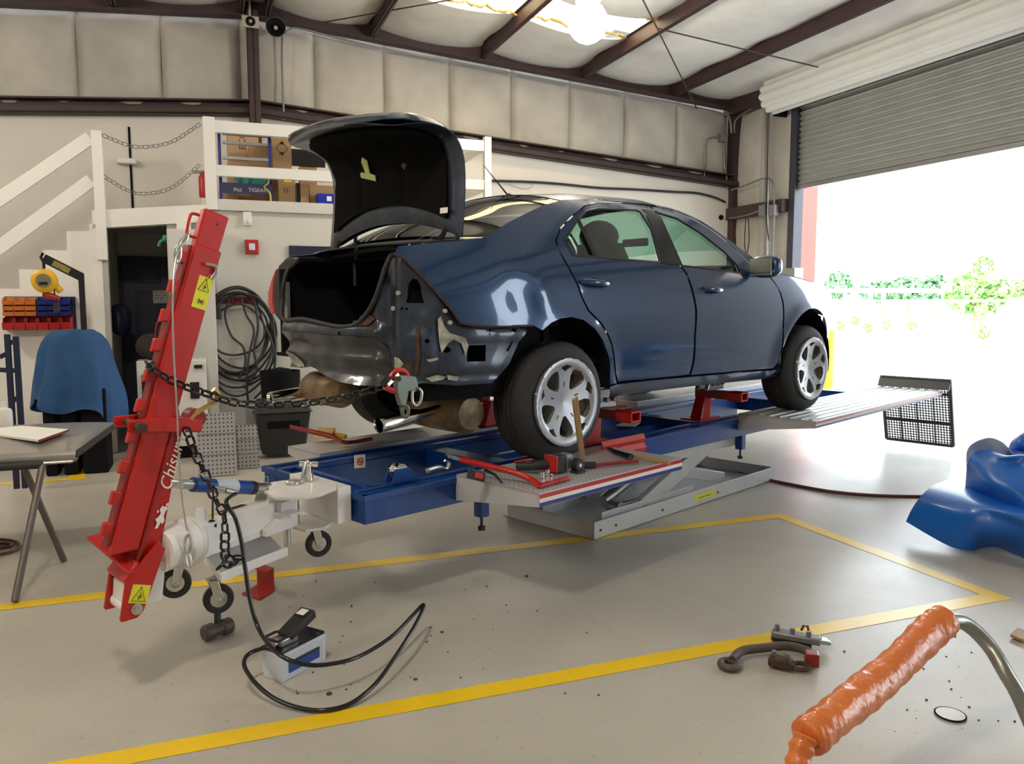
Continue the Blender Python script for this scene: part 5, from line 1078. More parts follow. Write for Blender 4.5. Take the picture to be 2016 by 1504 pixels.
mb.grid(lambda i, j: tuple((fp[0].lerp(fp[1], i)).lerp(fp[3].lerp(fp[2], i), j)+Vector((0, -offs[int(round(j*4))], 0))), 1, 4)
single('folded_plate', mb, M['red'], C, tuple(fp[3]), 'red folded steel plate standing against the bench rail behind the tray', 'plate', solid=.006, smooth=0)
q = pt_(1235, 836, .607); single('white_card', MB().add([tuple(pt_(px, py, .609)) for px, py in ((1211, 838), (1225, 832), (1261, 832), (1250, 840))], [(0, 1, 2, 3)]), M['paper'], C, tuple(q), 'white card lying on the blue bench rail behind the red plate', 'card', solid=.003, smooth=0)
fb = thing('yellow_handled_bar', 'red bar with a yellow block lying on the far rear tray', 'pry bar', tuple(C.at(640, 855, z=.64)), C)
put('bar', MB().tube(spline([tuple(pt_(572, 840, .72)), tuple(pt_(610, 849, .70)), tuple(pt_(650, 858, .675)), tuple(pt_(682, 871, .64)), tuple(pt_(732, 864, .64))], 5), [.012]*5+[.016]*6+[.012]*10, 10), M['dred'], parent=fb)
put('yellow_block', MB().hexa([pt_(618, 862, .645), pt_(655, 865, .645), pt_(662, 852, .645), pt_(628, 850, .645)], [pt_(618, 850, .68), pt_(655, 852, .68), pt_(662, 842, .68), pt_(628, 840, .68)]).tube([tuple(pt_(655, 855, .66)), tuple(pt_(682, 860, .65))], [.018, .014], 10), M['yellow'], parent=fb, bevel=.006, label='yellow block')
# ================================================================== LAMPS, SPEAKERS, CONDUITS
gl = mat('lamp_globe', (1, .90, .75), .4, emit=125)
for k, (lx, ly, lb) in enumerate(((None, None, 'glowing round bay lamp hanging below the skylight'), (-3.5, 6.8, 'glowing round bay lamp over the foot of the stairs'), (-.6, 1.6, 'glowing round bay lamp hanging above the viewer'), (-5, 1, 'glowing round bay lamp towards the left wall'))):
    q = B.at(1157, 44, z=4.08) if lx is None else Vector((lx, ly, 4.08))
    lp_ = thing('bay_lamp', lb, 'lamp', tuple(q), B, None)
    put('globe', MB().ball(q, .185, 24, .19), gl, parent=lp_)
    put('ballast_housing', MB().lathe(q+Vector((0, 0, .17)), (0, 0, 1), [(.11, 0), (.12, .02), (.09, .10), (.05, .16), (.001, .17)], 24).cyl(q+Vector((0, 0, .3)), q+Vector((0, 0, .5)), .012, n=8), M['grey'], parent=lp_)
def w_(px, py, d=.1): return B.at(px, py, y=YW-d)
q = w_(493, 42, .45); h_ = thing('horn_speaker', 'square beige horn speaker at the top of the ridge column', 'speaker', tuple(q), B)
bei = mat('beige_plastic', (.38, .36, .28), .5)
put('horn', MB().box(q.x-.10, q.x+.10, q.y, q.y+.03, q.z-.07, q.z+.07), bei, parent=h_, smooth=0, bevel=.012)
put('throat', MB().lathe((q.x, q.y-.002, q.z), (0, -1, 0), [(.058, 0), (.05, .002), (.045, .0)], 24).cyl((q.x, q.y-.003, q.z), (q.x, q.y-.001, q.z), .05), M['dark'], parent=h_)
put('driver', MB().ball((q.x, q.y-.01, q.z), .02).cyl((q.x, q.y+.03, q.z), (q.x, q.y+.14, q.z), .04).cyl((q.x, q.y+.1, q.z), (q.x, q.y+.1, q.z+.3), .015), bei, parent=h_)
q = w_(543, 53, .45); h_ = thing('horn_speaker', 'round grey horn speaker beside the ridge column', 'speaker', tuple(q), B)
put('horn', MB().lathe((q.x, q.y, q.z), (0, 1, 0), [(.115, 0), (.12, .004), (.115, .01), (.08, .05), (.045, .12), (.04, .2), (.001, .2)], 28), mat('speaker_grey', (.13, .125, .10), .5), parent=h_)
put('throat', MB().lathe((q.x, q.y+.002, q.z), (0, 1, 0), [(.112, 0), (.07, .05), (.03, .09), (.001, .09)], 24), M['dark'], parent=h_)
put('driver', MB().ball((q.x, q.y+.03, q.z), .026), bei, parent=h_); put('bracket', MB().beam((q.x, q.y+.15, q.z), (q.x, q.y+.26, q.z+.03), .03, .03), M['steel'], parent=h_)
def pipe(pts, r, lab, m='pipe', d=.1, name='conduit', cat='pipe', right=False, fr=None):
    P = [(B.at(px, py, x=XR-d) if (right and px > right) else w_(px, py, d)) for px, py in pts]
    return single(name, MB().tube(spline([tuple(q) for q in P], 5), r, 8), M[m], B, tuple(P[0]), lab, cat, smooth=70)
pipe([(556, 66), (555, 120), (557, 180), (559, 236)], .013, 'grey vertical conduit running down beside the ridge column', d=.2)
pipe([(562, 66), (572, 57), (600, 58), (735, 92), (940, 131), (1130, 168), (1300, 198), (1420, 223), (1437, 236), (1440, 262)], .014, 'long thin conduit following the underside of the roof beam', d=.24)
pipe([(1424, 271), (1402, 271), (1391, 280), (1388, 320), (1386, 362)], .011, 'bent thin conduit looping left from the corner junction box', d=.12)
pipe([(1426, 282), (1427, 330), (1431, 352), (1432, 375)], .011, 'thin conduit dropping straight down from the corner junction box', d=.14)
q = w_(1425, 271, .16); single('junction_box', MB().box(q.x-.06, q.x+.06, q.y-.03, q.y+.08, q.z-.06, q.z+.06), M['pipe'], B, tuple(q), 'small grey junction box on the wall in the far corner', 'electrical box', smooth=0, bevel=.006)
def rpipe(pts, r, lab, m='pipe', d=.16):
    P = [B.at(px, py, x=XR-d) for px, py in pts]
    return single('conduit', MB().tube(spline([tuple(q) for q in P], 5), r, 8), M[m], B, tuple(P[0]), lab, 'pipe', smooth=70)
rpipe([(1446, 262), (1447, 240), (1460, 226), (1490, 208), (1504, 207), (1508, 222), (1507, 320), (1506, 420), (1505, 520)], .013, 'left conduit of the vertical pair on the wall beside the roller door')
rpipe([(1500, 204), (1508, 205), (1514, 220), (1514, 320), (1512, 420), (1511, 520)], .013, 'right conduit of the vertical pair on the wall beside the roller door', 'galv', .2)
rpipe([(1440, 374), (1465, 366), (1500, 352), (1516, 353), (1523, 368), (1524, 430), (1520, 520)], .013, 'curved conduit rising over the red steel girt beside the roller door', d=.22)
rpipe([(1512, 222), (1511, 330), (1508, 400), (1509, 440), (1514, 474)], .008, 'black cable hanging along the vertical conduits', 'black', .26)
rpipe([(1468, 428), (1467, 450), (1466, 480), (1470, 500), (1475, 470), (1473, 430)], .007, 'looped black cable below the red steel girt', 'black', .2)
rpipe([(1436, 430), (1450, 428), (1475, 422), (1500, 412)], .010, 'short grey conduit running along the red steel girt', d=.24)
for px, lab in ((1499, 'left grey switch box on the red girt beside the conduits'), (1518, 'right grey switch box on the red girt beside the conduits')):
    q = B.at(px, 414, x=XR-.24); single('switch_box', MB().box(q.x, q.x+.08, q.y-.07, q.y+.07, q.z-.08, q.z+.08), M['pipe'], B, tuple(q), lab, 'electrical box', smooth=0, bevel=.006)
q = B.at(1540, 545, x=XR-.2); single('electrical_cabinet', MB().box(q.x, q.x+.16, q.y-.25, q.y+.15, q.z-.35, q.z+.12), M['grey'], B, tuple(q), 'grey metal cabinet on the wall behind the car mirror', 'electrical box', smooth=0, bevel=.006)
pipe([(968, 356), (1040, 358), (1100, 362), (1180, 370), (1250, 373), (1330, 378), (1370, 380), (1405, 388), (1428, 398)], .018, 'thick black cable strung along the white wall above the car', 'black', .1, 'wall_cable', 'cable')
pipe([(1000, 362), (1030, 372), (1046, 368), (1048, 357)], .004, 'thin grey wire looping below the thick black wall cable', 'pipe', .09, 'wall_cable', 'cable')
q = w_(1419, 428, .06); single('wall_outlet', MB().cyl((q.x, q.y-.02, q.z), (q.x, q.y+.01, q.z), .04, n=16), M['dark'], B, tuple(q), 'round black fitting on the white wall near the corner', 'outlet')
# steel rods bracing the roof
def rod(a, b, lab):
    single('brace_rod', MB().cyl(a, b, .009, n=8), M['steel'], B, tuple(a), lab, 'brace rod', 'roof brace rods')
rod(w_(636, 44, .3), B.at(1010, -22, z=4.86), 'thin steel brace rod rising from the back wall left of the skylight')
rod(w_(1372, 214, .25), B.at(1262, -8, z=4.7), 'thin steel brace rod crossing below the roof right of the lamp')
rod(B.at(1294, 56, z=4.62), B.at(1610, 132, z=4.44), 'thin steel brace rod running towards the roller door drum')
# ================================================================== LEFT BACKGROUND
def wl(px, py, d=0.): return B.at(px, py, y=LY-d)
# fire strobe and switch box
q0 = wl(483, 500, .05); q1 = wl(509, 472, .05)
fs = thing('fire_alarm', 'red fire alarm strobe on the pale wall behind the tower', 'alarm', tuple(q0), B)
put('case', MB().box(q0.x, q1.x, LY-.05, LY-.002, q0.z, q1.z), M['binrd'], parent=fs, smooth=0, bevel=.01)
cx, cz = (q0.x+q1.x)/2, (q0.z+q1.z)/2; put('strobe_lens', MB().box(cx-.03, cx+.03, LY-.065, LY-.05, cz-.035, cz+.035), M['sealant'], parent=fs, smooth=0, bevel=.008)
q0 = wl(479, 443, .03); q1 = wl(495, 417, .03)
ss = thing('emergency_light', 'small white twin-head emergency light under the loft edge', 'light fitting', tuple(q0), B)
put('case', MB().box(q0.x, q1.x, LY-.04, LY-.002, q0.z, q1.z), M['white'], parent=ss, smooth=0, bevel=.006)
for dx in (.02, q1.x-q0.x-.02): put('lamp_head', MB().lathe((q0.x+dx, LY-.045, q0.z+.04), (0, -1, 0), [(.018, -.01), (.018, .012), (.001, .012)], 12), M['paper'], parent=ss)
# hose rack and cable coil
q0 = wl(425, 598, .03); q1 = wl(508, 585, .03)
hr_ = thing('cable_hook_rail', 'dark red hook rail on the wall carrying the coiled cable', 'hook rail', tuple(q0), B)
put('rail', MB().box(q0.x, q1.x, LY-.02, LY-.002, q0.z, q1.z), M['dred'], parent=hr_, smooth=0, bevel=.003)
for k in range(4):
    hx = q0.x+.06+k*(q1.x-q0.x-.12)/3; put('hook', MB().tube([(hx, LY-.02, q0.z+.03), (hx, LY-.10, q0.z+.02), (hx, LY-.11, q0.z+.07)], .008, 6), M['dred'], parent=hr_)
cbm = mat('thick_black_cable', (.025, .025, .024), .5)
cc_ = thing('coiled_cable', 'thick black cable coiled over the red hook rail', 'cable', tuple(wl(470, 600, .08)), B)
rnd = random.Random(3)
def ell(cx, cy, rx, ry, n=26, j=3, a0=0, a1=2*PI, dd=.07):
    ph = rnd.random()*6; return [tuple(wl(cx+rx*math.cos(a0+(a1-a0)*k/n)+j*math.sin(3*k/n*6+ph), cy+ry*math.sin(a0+(a1-a0)*k/n)+j*math.cos(2*k/n*6+ph), dd+.03*math.sin(ph+k))) for k in range(n)]
for k, (cx, cy, rx, ry) in enumerate(((468, 650, 70, 84), (466, 654, 66, 80), (470, 657, 72, 90), (464, 660, 62, 76), (472, 648, 60, 74), (468, 668, 74, 98), (462, 640, 58, 62), (474, 664, 64, 86), (470, 690, 66, 90))):
    P = ell(cx, cy, rx, ry, dd=.05+.008*k); P.append(P[0]); put('cable_turn', MB().tube(spline(P[:-1]+[P[0]], 3), .0115, 8), cbm, parent=cc_, smooth=70)
for pts in ([(452, 588), (443, 620), (455, 660), (480, 685), (482, 720), (470, 745)], [(475, 586), (485, 620), (500, 650), (490, 700), (486, 760), (490, 800), (492, 815)], [(500, 586), (508, 640), (500, 690), (505, 730), (480, 765)], [(536, 620), (542, 680), (538, 740), (520, 765), (500, 785)]):
    put('cable_end', MB().tube(spline([tuple(wl(a, b, .12)) for a, b in pts], 5), .0115, 8), cbm, parent=cc_, smooth=70)
q = wl(427, 615, .14); put('plug', MB().rbox(q.x-.045, q.x+.045, q.y-.03, q.y+.04, q.z-.07, q.z+.05, .02), M['black'], parent=cc_, bevel=.01)
q0 = wl(570, 540, .01); q1 = wl(668, 486, .01)
single('wall_board', MB().box(q0.x, q1.x, LY-.03, LY-.002, q0.z, q1.z), M['navy'], B, tuple(q0), 'dark navy board on the pale wall behind the open trunk', 'board', smooth=0, bevel=.004)
# white locker beside the recess, things on top
q0 = B.at(334, 600, y=8.45); q1 = B.at(385, 452, y=8.45)
lk_ = thing('locker', 'tall off-white locker standing in the doorway behind the red tower', 'locker', (q0.x+.2, 8.6, 0), B)
put('body', MB().box(q0.x, q0.x+.42, 8.45, 8.69, 0, q1.z), mat('locker_white', (.62, .61, .57), .5), parent=lk_, smooth=0, bevel=.006)
put('door_front', MB().box(q0.x+.01, q0.x+.41, 8.44, 8.449, .05, q1.z-.03), mat('locker_white', (0, 0, 0)), parent=lk_, smooth=0, bevel=.003)
zt1 = q1.z
single('yellow_carton', MB().box(q0.x+.27, q0.x+.40, 8.5, 8.62, zt1+.001, zt1+.09), mat('yellow_card', (.62, .50, .16), .7), B, (q0.x+.3, 8.5, zt1), 'small yellow carton on top of the tall locker', 'box', smooth=0)
single('paper_stack', MB().box(q0.x+.09, q0.x+.22, 8.5, 8.66, zt1+.001, zt1+.07), M['paper'], B, (q0.x+.1, 8.5, zt1), 'white paper stack on top of the tall locker', 'papers', smooth=0)
q = B.at(325, 469, y=8.5); single('green_glove', MB().ball((q.x, 8.5, q.z), .028, 12, .035).tube([(q.x, 8.5, q.z), (q.x-.05, 8.5, q.z-.04), (q.x-.06, 8.5, q.z-.08)], .014, 8).tube([(q.x, 8.5, q.z), (q.x+.05, 8.51, q.z+.01)], .015, 8), mat('green_rubber', (.02, .25, .13), .5), B, tuple(q), 'green rubber glove clipped at the upper corner of the locker', 'glove')
# low white cabinet with clutter
q0 = B.at(272, 800, y=8.15); q1 = B.at(405, 708, y=8.15)
lc = thing('tool_cabinet', 'low white cabinet behind the red tower with tools on top', 'cabinet', ((q0.x+q1.x)/2, 8.3, 0), B)
put('body', MB().box(q0.x, q1.x, 8.15, 8.42, .12, q1.z), M['white'], parent=lc, smooth=0, bevel=.006)
put('base', MB().box(q0.x+.04, q1.x-.04, 8.18, 8.42, 0, .12), M['dark'], parent=lc, smooth=0)
for px0, py0, px1, py1 in ((280, 778, 298, 738), (375, 785, 392, 752)):
    a = B.at(px0, py0, y=8.14); b = B.at(px1, py1, y=8.14); put('dark_pane', MB().box(a.x, b.x, 8.138, 8.15, a.z, b.z), M['gblack'], parent=lc, smooth=0)
a = B.at(382, 725, y=8.13); b = B.at(398, 718, y=8.13); put('handle', MB().box(a.x, b.x, 8.12, 8.15, a.z, b.z), M['gblack'], parent=lc, smooth=0)
z0 = q1.z
def blob(cx, cy, cz, rx, ry, rz, seed=0, amp=.15):
    r_ = random.Random(seed); ph = [r_.random()*6 for _ in range(6)]; mb = MB()
    mb.grid(lambda i, j: (lambda a, t, k: (cx+rx*k*math.sin(t)*math.cos(a), cy+ry*k*math.sin(t)*math.sin(a), cz-rz*k*math.cos(t)))(2*PI*i, PI*j, 1+amp*math.sin(3*2*PI*i+ph[0])*math.sin(PI*j)*math.sin(4*j+ph[1])+amp*.6*math.sin(5*2*PI*i+ph[2])*math.sin(PI*j)), 28, 16); return mb
q = B.at(305, 690, y=8.3); single('tool_bag', blob(q.x, 8.3, z0+.125, .17, .16, .125, 4), mat('dark_canvas', (.03, .025, .022), .8), B, (q.x, 8.3, z0), 'dark canvas tool bag on the low white cabinet', 'bag', smooth=60)
q = B.at(322, 665, y=8.3); hm = thing('welding_helmet', 'black welding helmet with red rim on the low white cabinet', 'helmet', (q.x+.05, 8.25, z0), B)
put('shell', blob(q.x+.08, 8.22, z0+.26, .13, .13, .15, 9, .05), M['gblack'], parent=hm, smooth=60); put('rim', MB().tube([(q.x+.0-.06*math.sin(a_), 8.12, z0+.26+.13*math.cos(a_)) for a_ in [PI*k/12 for k in range(13)]], .008, 6), M['dred'], parent=hm)
# dark work jacket hanging in the recess
q = B.at(230, 630, y=9.3); single('hanging_jacket', blob(-.88, 9.5, q.z, .11, .12, .17, 12), M['navy'], B, (-.88, 9.5, q.z), 'dark jacket hanging on the recess wall beside the blue door', 'jacket', smooth=60)
# leaning perforated panels
for (xa_, xb_, zt2, yb2, yt2, lab) in ((B.at(390, 940, z=0).x, B.at(468, 940, z=0).x, None, 7.18, 7.42, 'front perforated grey panel leaning below the coiled cable'), (B.at(452, 935, z=0).x+.05, B.at(501, 930, z=0).x+.05, None, 7.42, 7.56, 'rear perforated grey panel leaning behind the other one')):
    zt2 = B.at(400, 815 if yb2 < 7.3 else 842, y=yt2).z
    t_ = thing('perforated_panel', lab, 'panel', ((xa_+xb_)/2, yb2, 0), B, 'perforated panels by the wall')
    put('sheet', MB().hexa([(xa_, yb2, 0.01), (xb_, yb2, 0.01), (xb_, yb2+.03, 0.01), (xa_, yb2+.03, 0.01)], [(xa_, yt2, zt2), (xb_, yt2, zt2), (xb_, yt2+.03, zt2), (xa_, yt2+.03, zt2)]), M['perf'], parent=t_, smooth=0)
    for fz in (.33, .66): put('seam', MB().box(xa_, xb_, yb2+(yt2-yb2)*fz-.004, yb2+(yt2-yb2)*fz+.01, zt2*fz, zt2*fz+.012), M['grey'], parent=t_, smooth=0)
# black wheeled bin and workshop vacuum
q0 = B.at(505, 860, y=7.75); q1 = B.at(612, 798, y=7.75); dk = mat('dark_plastic', (.018, .020, .021), .45)
wbn = thing('wheeled_bin', 'black plastic wheeled bin beyond the bench end', 'bin', ((q0.x+q1.x)/2, 8, 0), B); xm = (q0.x+q1.x)/2; zl2 = q1.z
put('body', MB().hexa([(xm-.20, 7.83, .04), (xm+.20, 7.83, .04), (xm+.20, 8.08, .04), (xm-.20, 8.08, .04)], [(q0.x, 7.75, zl2-.06), (q1.x, 7.75, zl2-.06), (q1.x, 8.1, zl2-.06), (q0.x, 8.1, zl2-.06)]), dk, parent=wbn, smooth=0, bevel=.02)
put('front_recess', MB().box(xm-.15, xm+.15, 7.765, 7.80, .3, zl2-.14), M['dark'], parent=wbn, smooth=0)
put('lid', MB().hexa([(q0.x-.03, 7.72, zl2-.06), (q1.x+.02, 7.72, zl2-.06), (q1.x+.02, 8.12, zl2-.06), (q0.x-.03, 8.12, zl2-.06)], [(q0.x+.03, 7.78, zl2+.02), (q1.x-.03, 7.78, zl2+.02), (q1.x-.03, 8.1, zl2+.05), (q0.x+.03, 8.1, zl2+.05)]), dk, parent=wbn, smooth=0, bevel=.012)
q = B.at(556, 750, y=8.15); single('vacuum_head', MB().lathe((q.x, 8.4, 0), (0, 0, 1), [(.001, 0), (.17, 0), (.18, .3), (.20, .8), (.19, q.z-.10), (.16, q.z-.02), (.10, q.z+.10), (.001, q.z+.12)], 24), M['dark'], B, (q.x, 8.35, 0), 'round black workshop drum standing against the wall behind the bin', 'drum')
q = B.at(494, 822, y=7.9); single('grey_box', MB().box(q.x-.05, q.x+.05, 7.9, 8.0, 0, q.z+.12), M['grey'], B, (q.x, 7.95, 0), 'narrow grey-green box post beside the black bin', 'box', smooth=0, bevel=.006)
# parts bins on the stair wall
def one_bin(w_, d_, h_, m):
    mb = MB().box(0, w_, -d_, 0, 0, .006).box(0, w_, -.006, 0, 0, h_).hexa([(0, -d_, 0), (w_, -d_, 0), (w_, -d_+.005, 0), (0, -d_+.005, 0)], [(0, -d_-.012, h_*.55), (w_, -d_-.012, h_*.55), (w_, -d_-.007, h_*.55), (0, -d_-.007, h_*.55)])
    for x in (0, w_-.005): mb.hexa([(x, -d_, 0), (x+.005, -d_, 0), (x+.005, 0, 0), (x, 0, 0)], [(x, -d_*.8, h_*.9), (x+.005, -d_*.8, h_*.9), (x+.005, 0, h_), (x, 0, h_)])
    return mb
rows = ['top', 'middle', 'bottom']; cols = ['left', 'middle', 'right']
q0 = wl(12, 650, .02); q1 = wl(143, 584, .02)
rk_ = thing('bin_rack', 'dark back panel holding the coloured parts bins on the stair wall', 'rack', tuple(q0), B)
put('panel', MB().box(q0.x, q1.x+.02, LY-.02, LY-.002, q0.z, q1.z), M['navy'], parent=rk_, smooth=0)
W_ = (q1.x-q0.x)
protos = {}
def place_bin(kind, sz, m, x, z, lab, grp):
    if kind not in protos: protos[kind] = single(kind, one_bin(*sz, m), M[m], B, (0, 0, 0), lab, 'parts bin', grp, smooth=0); o = protos[kind]; o['_b'] = (0, 0, 0)
    else: o = protos[kind].copy(); COL.objects.link(o); o['label'] = lab
    o.location = B.w((x, LY-.022, z))
zr = [wl(12, y_, .1).z for y_ in (600, 611, 622)]
bw = W_*.48/3
for r in range(3):
    for c in range(3):
        place_bin('orange_parts_bin', (bw-.006, .11, .07), 'binor', q0.x+.005+c*bw, zr[r], 'orange parts bin, %s row of its block, %s column' % (rows[r], cols[c]), 'orange parts bins')
        place_bin('blue_parts_bin', (bw-.006, .11, .07), 'binbl', q0.x+W_*.5+c*bw, zr[r], 'blue parts bin, %s row of its block, %s column' % (rows[r], cols[c]), 'blue parts bins')
od = ['leftmost', 'second from left', 'third from left', 'third from right', 'second from right', 'rightmost']
zq = wl(12, 649, .1).z; bw6 = W_/6
for c in range(6): place_bin('red_parts_bin', (bw6-.008, .16, .12), 'binrd', q0.x+.004+c*bw6, zq, 'larger red parts bin in the lowest row, %s' % od[c], 'red parts bins')
# crane arm with spring balancer
YA = 7.9
pa_, pb2, pc2 = B.at(86, 508, y=YA), B.at(160, 545, y=YA), B.at(168, 700, y=YA)
cr = thing('balancer_arm', 'black jib arm on a post rising from the blue covered machine', 'crane arm', (pc2.x, YA, 0), B)
put('jib', MB().beam(pa_, pb2, .04, .075), M['gblack'], parent=cr, smooth=0, bevel=.004); put('post', MB().beam((pb2.x, YA, .1), (pb2.x, YA, pb2.z+.03), .045, .045), M['gblack'], parent=cr, smooth=0, bevel=.004)
a = pa_.lerp(pb2, .25); b = pa_.lerp(pb2, .7); put('hazard_tape', MB().beam(a, b, .042, .05), mat('worn_yellow', (.35, .27, .05), .6, var=.6, vscale=30), parent=cr, smooth=0)
q = B.at(88, 553, y=YA)
sb_ = thing('spring_balancer', 'yellow spring balancer hanging from the black jib arm', 'tool balancer', tuple(q), B)
put('housing', MB().lathe((q.x, q.y-.06, q.z), (0, 1, 0), [(.001, 0), (.07, 0), (.10, .02), (.105, .05), (.10, .09), (.001, .11)], 28).tube([(q.x+.07, q.y, q.z-.03), (q.x+.12, q.y, q.z-.09)], .03, 8), M['yellow'], parent=sb_)
put('face_plate', MB().cyl((q.x, q.y-.066, q.z), (q.x, q.y-.06, q.z), .06, n=24), mat('olive_label', (.18, .17, .10), .5), parent=sb_); put('plate_text', MB().box(q.x-.035, q.x+.03, q.y-.069, q.y-.066, q.z-.035, q.z-.01), M['gblack'], parent=sb_, smooth=0)
put('hook', MB().tube([(q.x, q.y, q.z+.10), (q.x, q.y, q.z+.16), (q.x-.02, q.y, q.z+.20), (q.x, q.y, q.z+.24)], .012, 8), M['gblack'], parent=sb_)
a = B.at(105, 560, y=YA); b = B.at(112, 610, y=YA)
wt_ = thing('hanging_tool', 'red and black gun tool hanging below the yellow balancer', 'tool', tuple(b), B)
put('cord', MB().tube([a, b], .006, 6), M['black'], parent=wt_); a = B.at(84, 580, y=YA); b2 = B.at(117, 588, y=YA); put('grip', MB().tube([a, a.lerp(b2, .5)+Vector((0, 0, .005)), b2], [.022, .03, .02], 10), M['red'], parent=wt_); put('body', MB().cyl(b+Vector((0, 0, .06)), b-Vector((0, 0, .02)), .026), M['black'], parent=wt_)
# machine under its blue cover
xc, zc2 = B.at(155, 700, y=7.9).x, 0
sil = [(650, 112, 182), (658, 92, 196), (672, 84, 208), (690, 80, 217), (710, 77, 222), (735, 73, 229), (760, 69, 236), (790, 66, 240), (815, 66, 241)]
cv = thing('covered_machine', 'machine on black wheels under a draped blue cloth cover', 'machine', (xc, 7.9, 0), B)
ZS = [B.at(150, y_, y=7.9).z for y_, _, _ in sil]; XL_ = [B.at(l_, y_, y=7.9).x for y_, l_, _ in sil]; XR_ = [B.at(r_, y_, y=7.9).x for y_, _, r_ in sil]
def cover(i, j):
    t = j*(len(sil)-1); k = min(int(t), len(sil)-2); f = t-k; a_ = 2*PI*i
    hem = .0
    z = ZS[k]+(ZS[k+1]-ZS[k])*f; xl = XL_[k]+(XL_[k+1]-XL_[k])*f; xr = XR_[k]+(XR_[k+1]-XR_[k])*f
    z += j**3*(.11*math.cos(a_*1+2.6)+.05*math.sin(4*a_)); r = (xr-xl)/2
    fold = 1+.10*j*math.sin(6*a_+2.5*j)+.05*j*math.sin(11*a_+1)+.03*math.sin(3*a_+9*j)
    return ((xl+xr)/2+r*fold*math.cos(a_), 7.9+.30*(.75+.25*j)*fold*math.sin(a_)*(1-.3*(1-j)), z)
mb = MB().grid(cover, 56, 26); top = [cover(k/56, 0) for k in range(56)]; mb.add(top, [tuple(range(56))])
put('cloth_cover', mb, M['cover'], parent=cv, smooth=60, solid=.01)
for px_i, (l_, r_) in enumerate(((86, 108), (122, 150), (160, 210))):
    a = B.at(l_, 830, y=7.75); b = B.at(r_, 800, y=7.75); put('leg', MB().box(a.x, b.x, 7.7, 8.05, .0, .75), M['dark'], parent=cv, smooth=0, bevel=.02)
# navy rolling rack at the left edge
rr_ = thing('rolling_rack', 'dark blue tubular rack standing left of the covered machine', 'rack', tuple(B.at(20, 830, y=7.2)), B)
for px, py in ((14, 658), (31, 662)):
    q = B.at(px, py, y=7.2); put('upright', MB().beam((q.x, 7.2, .02), (q.x, 7.2, q.z), .04, .04), M['navy'], parent=rr_, smooth=0, bevel=.004)
for a, b in (((18, 676), (32, 671)), ((0, 703), (14, 696)), ((0, 728), (38, 730)), ((22, 792), (36, 782))):
    put('cross_bar', MB().beam(B.at(*a, y=7.2), B.at(*b, y=7.2), .03, .035), M['navy'], parent=rr_, smooth=0)
# trestle with a grey car bonnet panel in the left foreground
wt = thing('folding_trestle', 'crossed steel tube trestle holding up the grey panel', 'trestle', tuple(B.at(70, 1140, z=0)), B)
f1, f2 = B.at(29, 1184, z=.01), B.at(126, 1103, z=.01)
t1 = B.at(84, 915, y=f1.y+.35); t2 = B.at(45, 915, y=f2.y-.25)
tb = mat('trestle_tube', (.16, .135, .12), .4, .5, var=.2)
put('leg', MB().tube([f1, t1], .018, 12), tb, parent=wt); put('leg', MB().tube([f2, t2], .018, 12), tb, parent=wt)
put('leg', MB().tube([f1-Vector((1.1, 0, 0)), t1-Vector((1.1, 0, 0))], .018, 12), tb, parent=wt); put('leg', MB().tube([f2-Vector((1.1, 0, 0)), t2-Vector((1.1, 0, 0))], .018, 12), tb, parent=wt)
put('padded_rail', MB().tube([t1, t1-Vector((1.1, 0, 0))], .02, 12), M['black'], parent=wt); put('padded_rail', MB().tube([t2, t2-Vector((1.1, 0, 0))], .02, 12), M['black'], parent=wt)
zp = t1.z+.03
c1, c2_, c3 = B.at(150, 898, z=zp), B.at(234, 836, z=zp), B.at(0, 829, z=zp)
pnl = mat('grey_primer_panel', (.33, .31, .28), .3, .2, var=.25, vscale=4, coat=.3)
bp_ = thing('bonnet_panel', 'grey car bonnet panel lying on the trestle at the left edge', 'car panel', (c1.x-.6, c1.y+.5, zp), B)
def bon(i, j):
    l_ = Vector((-2.2, c1.y, zp)).lerp(Vector((-2.6, c2_.y, zp)), j); r_ = Vector((c1.x, c1.y, zp)).lerp(Vector((c2_.x, c2_.y, zp)), j)
    q = l_.lerp(r_, i); q.z += .05*(1-(2*j-1)**2)*(1-i**8)*.6-.02*i**12+.03; return tuple(q)
mb = MB().grid(bon, 24, 12); put('skin', mb, pnl, parent=bp_, smooth=60, solid=.008)
mb = MB().grid(lambda i, j: (-2.2+(c1.x+2.2)*i-.0, c1.y-.015*math.sin(PI*j), zp+.03-.05*j+.01*math.sin(i*4)*j), 24, 6); put('front_flange', mb, pnl, parent=bp_, smooth=60, solid=.006)
put('edge_lip', MB().tube([(-2.2, c1.y-.005, zp-.03), (c1.x-.02, c1.y-.005, zp-.025), (c1.x, c1.y+.02, zp-.01)], .010, 8), M['galv'], parent=bp_)
put('side_flange', MB().grid(lambda i, j: tuple(Vector((c1.x, c1.y, zp+.03)).lerp(Vector((c2_.x, c2_.y, zp+.03)), i)-Vector((0, 0, .04*j))), 10, 2), M['black'], parent=bp_, solid=.006)
zq2 = zp+.075
pq = [B.at(*q_, z=zq2) for q_ in ((76, 866), (136, 845), (40, 838), (-60, 848))]
pad = thing('paper_pad', 'thick white pad with red edge lying on the grey bonnet panel', 'paper pad', tuple(pq[0]), B)
put('sheets', MB().hexa([q-Vector((0, 0, .012)) for q in pq], pq), M['paper'], parent=pad, smooth=0); put('red_edge', MB().beam(pq[0]-Vector((0, .002, .006)), pq[1]-Vector((0, .002, .006)), .004, .012), M['dred'], parent=pad, smooth=0)
q = B.at(2, 838, z=zp+.075); bt = thing('plastic_bottle', 'white plastic bottle standing on the grey bonnet panel', 'bottle', tuple(q), B)
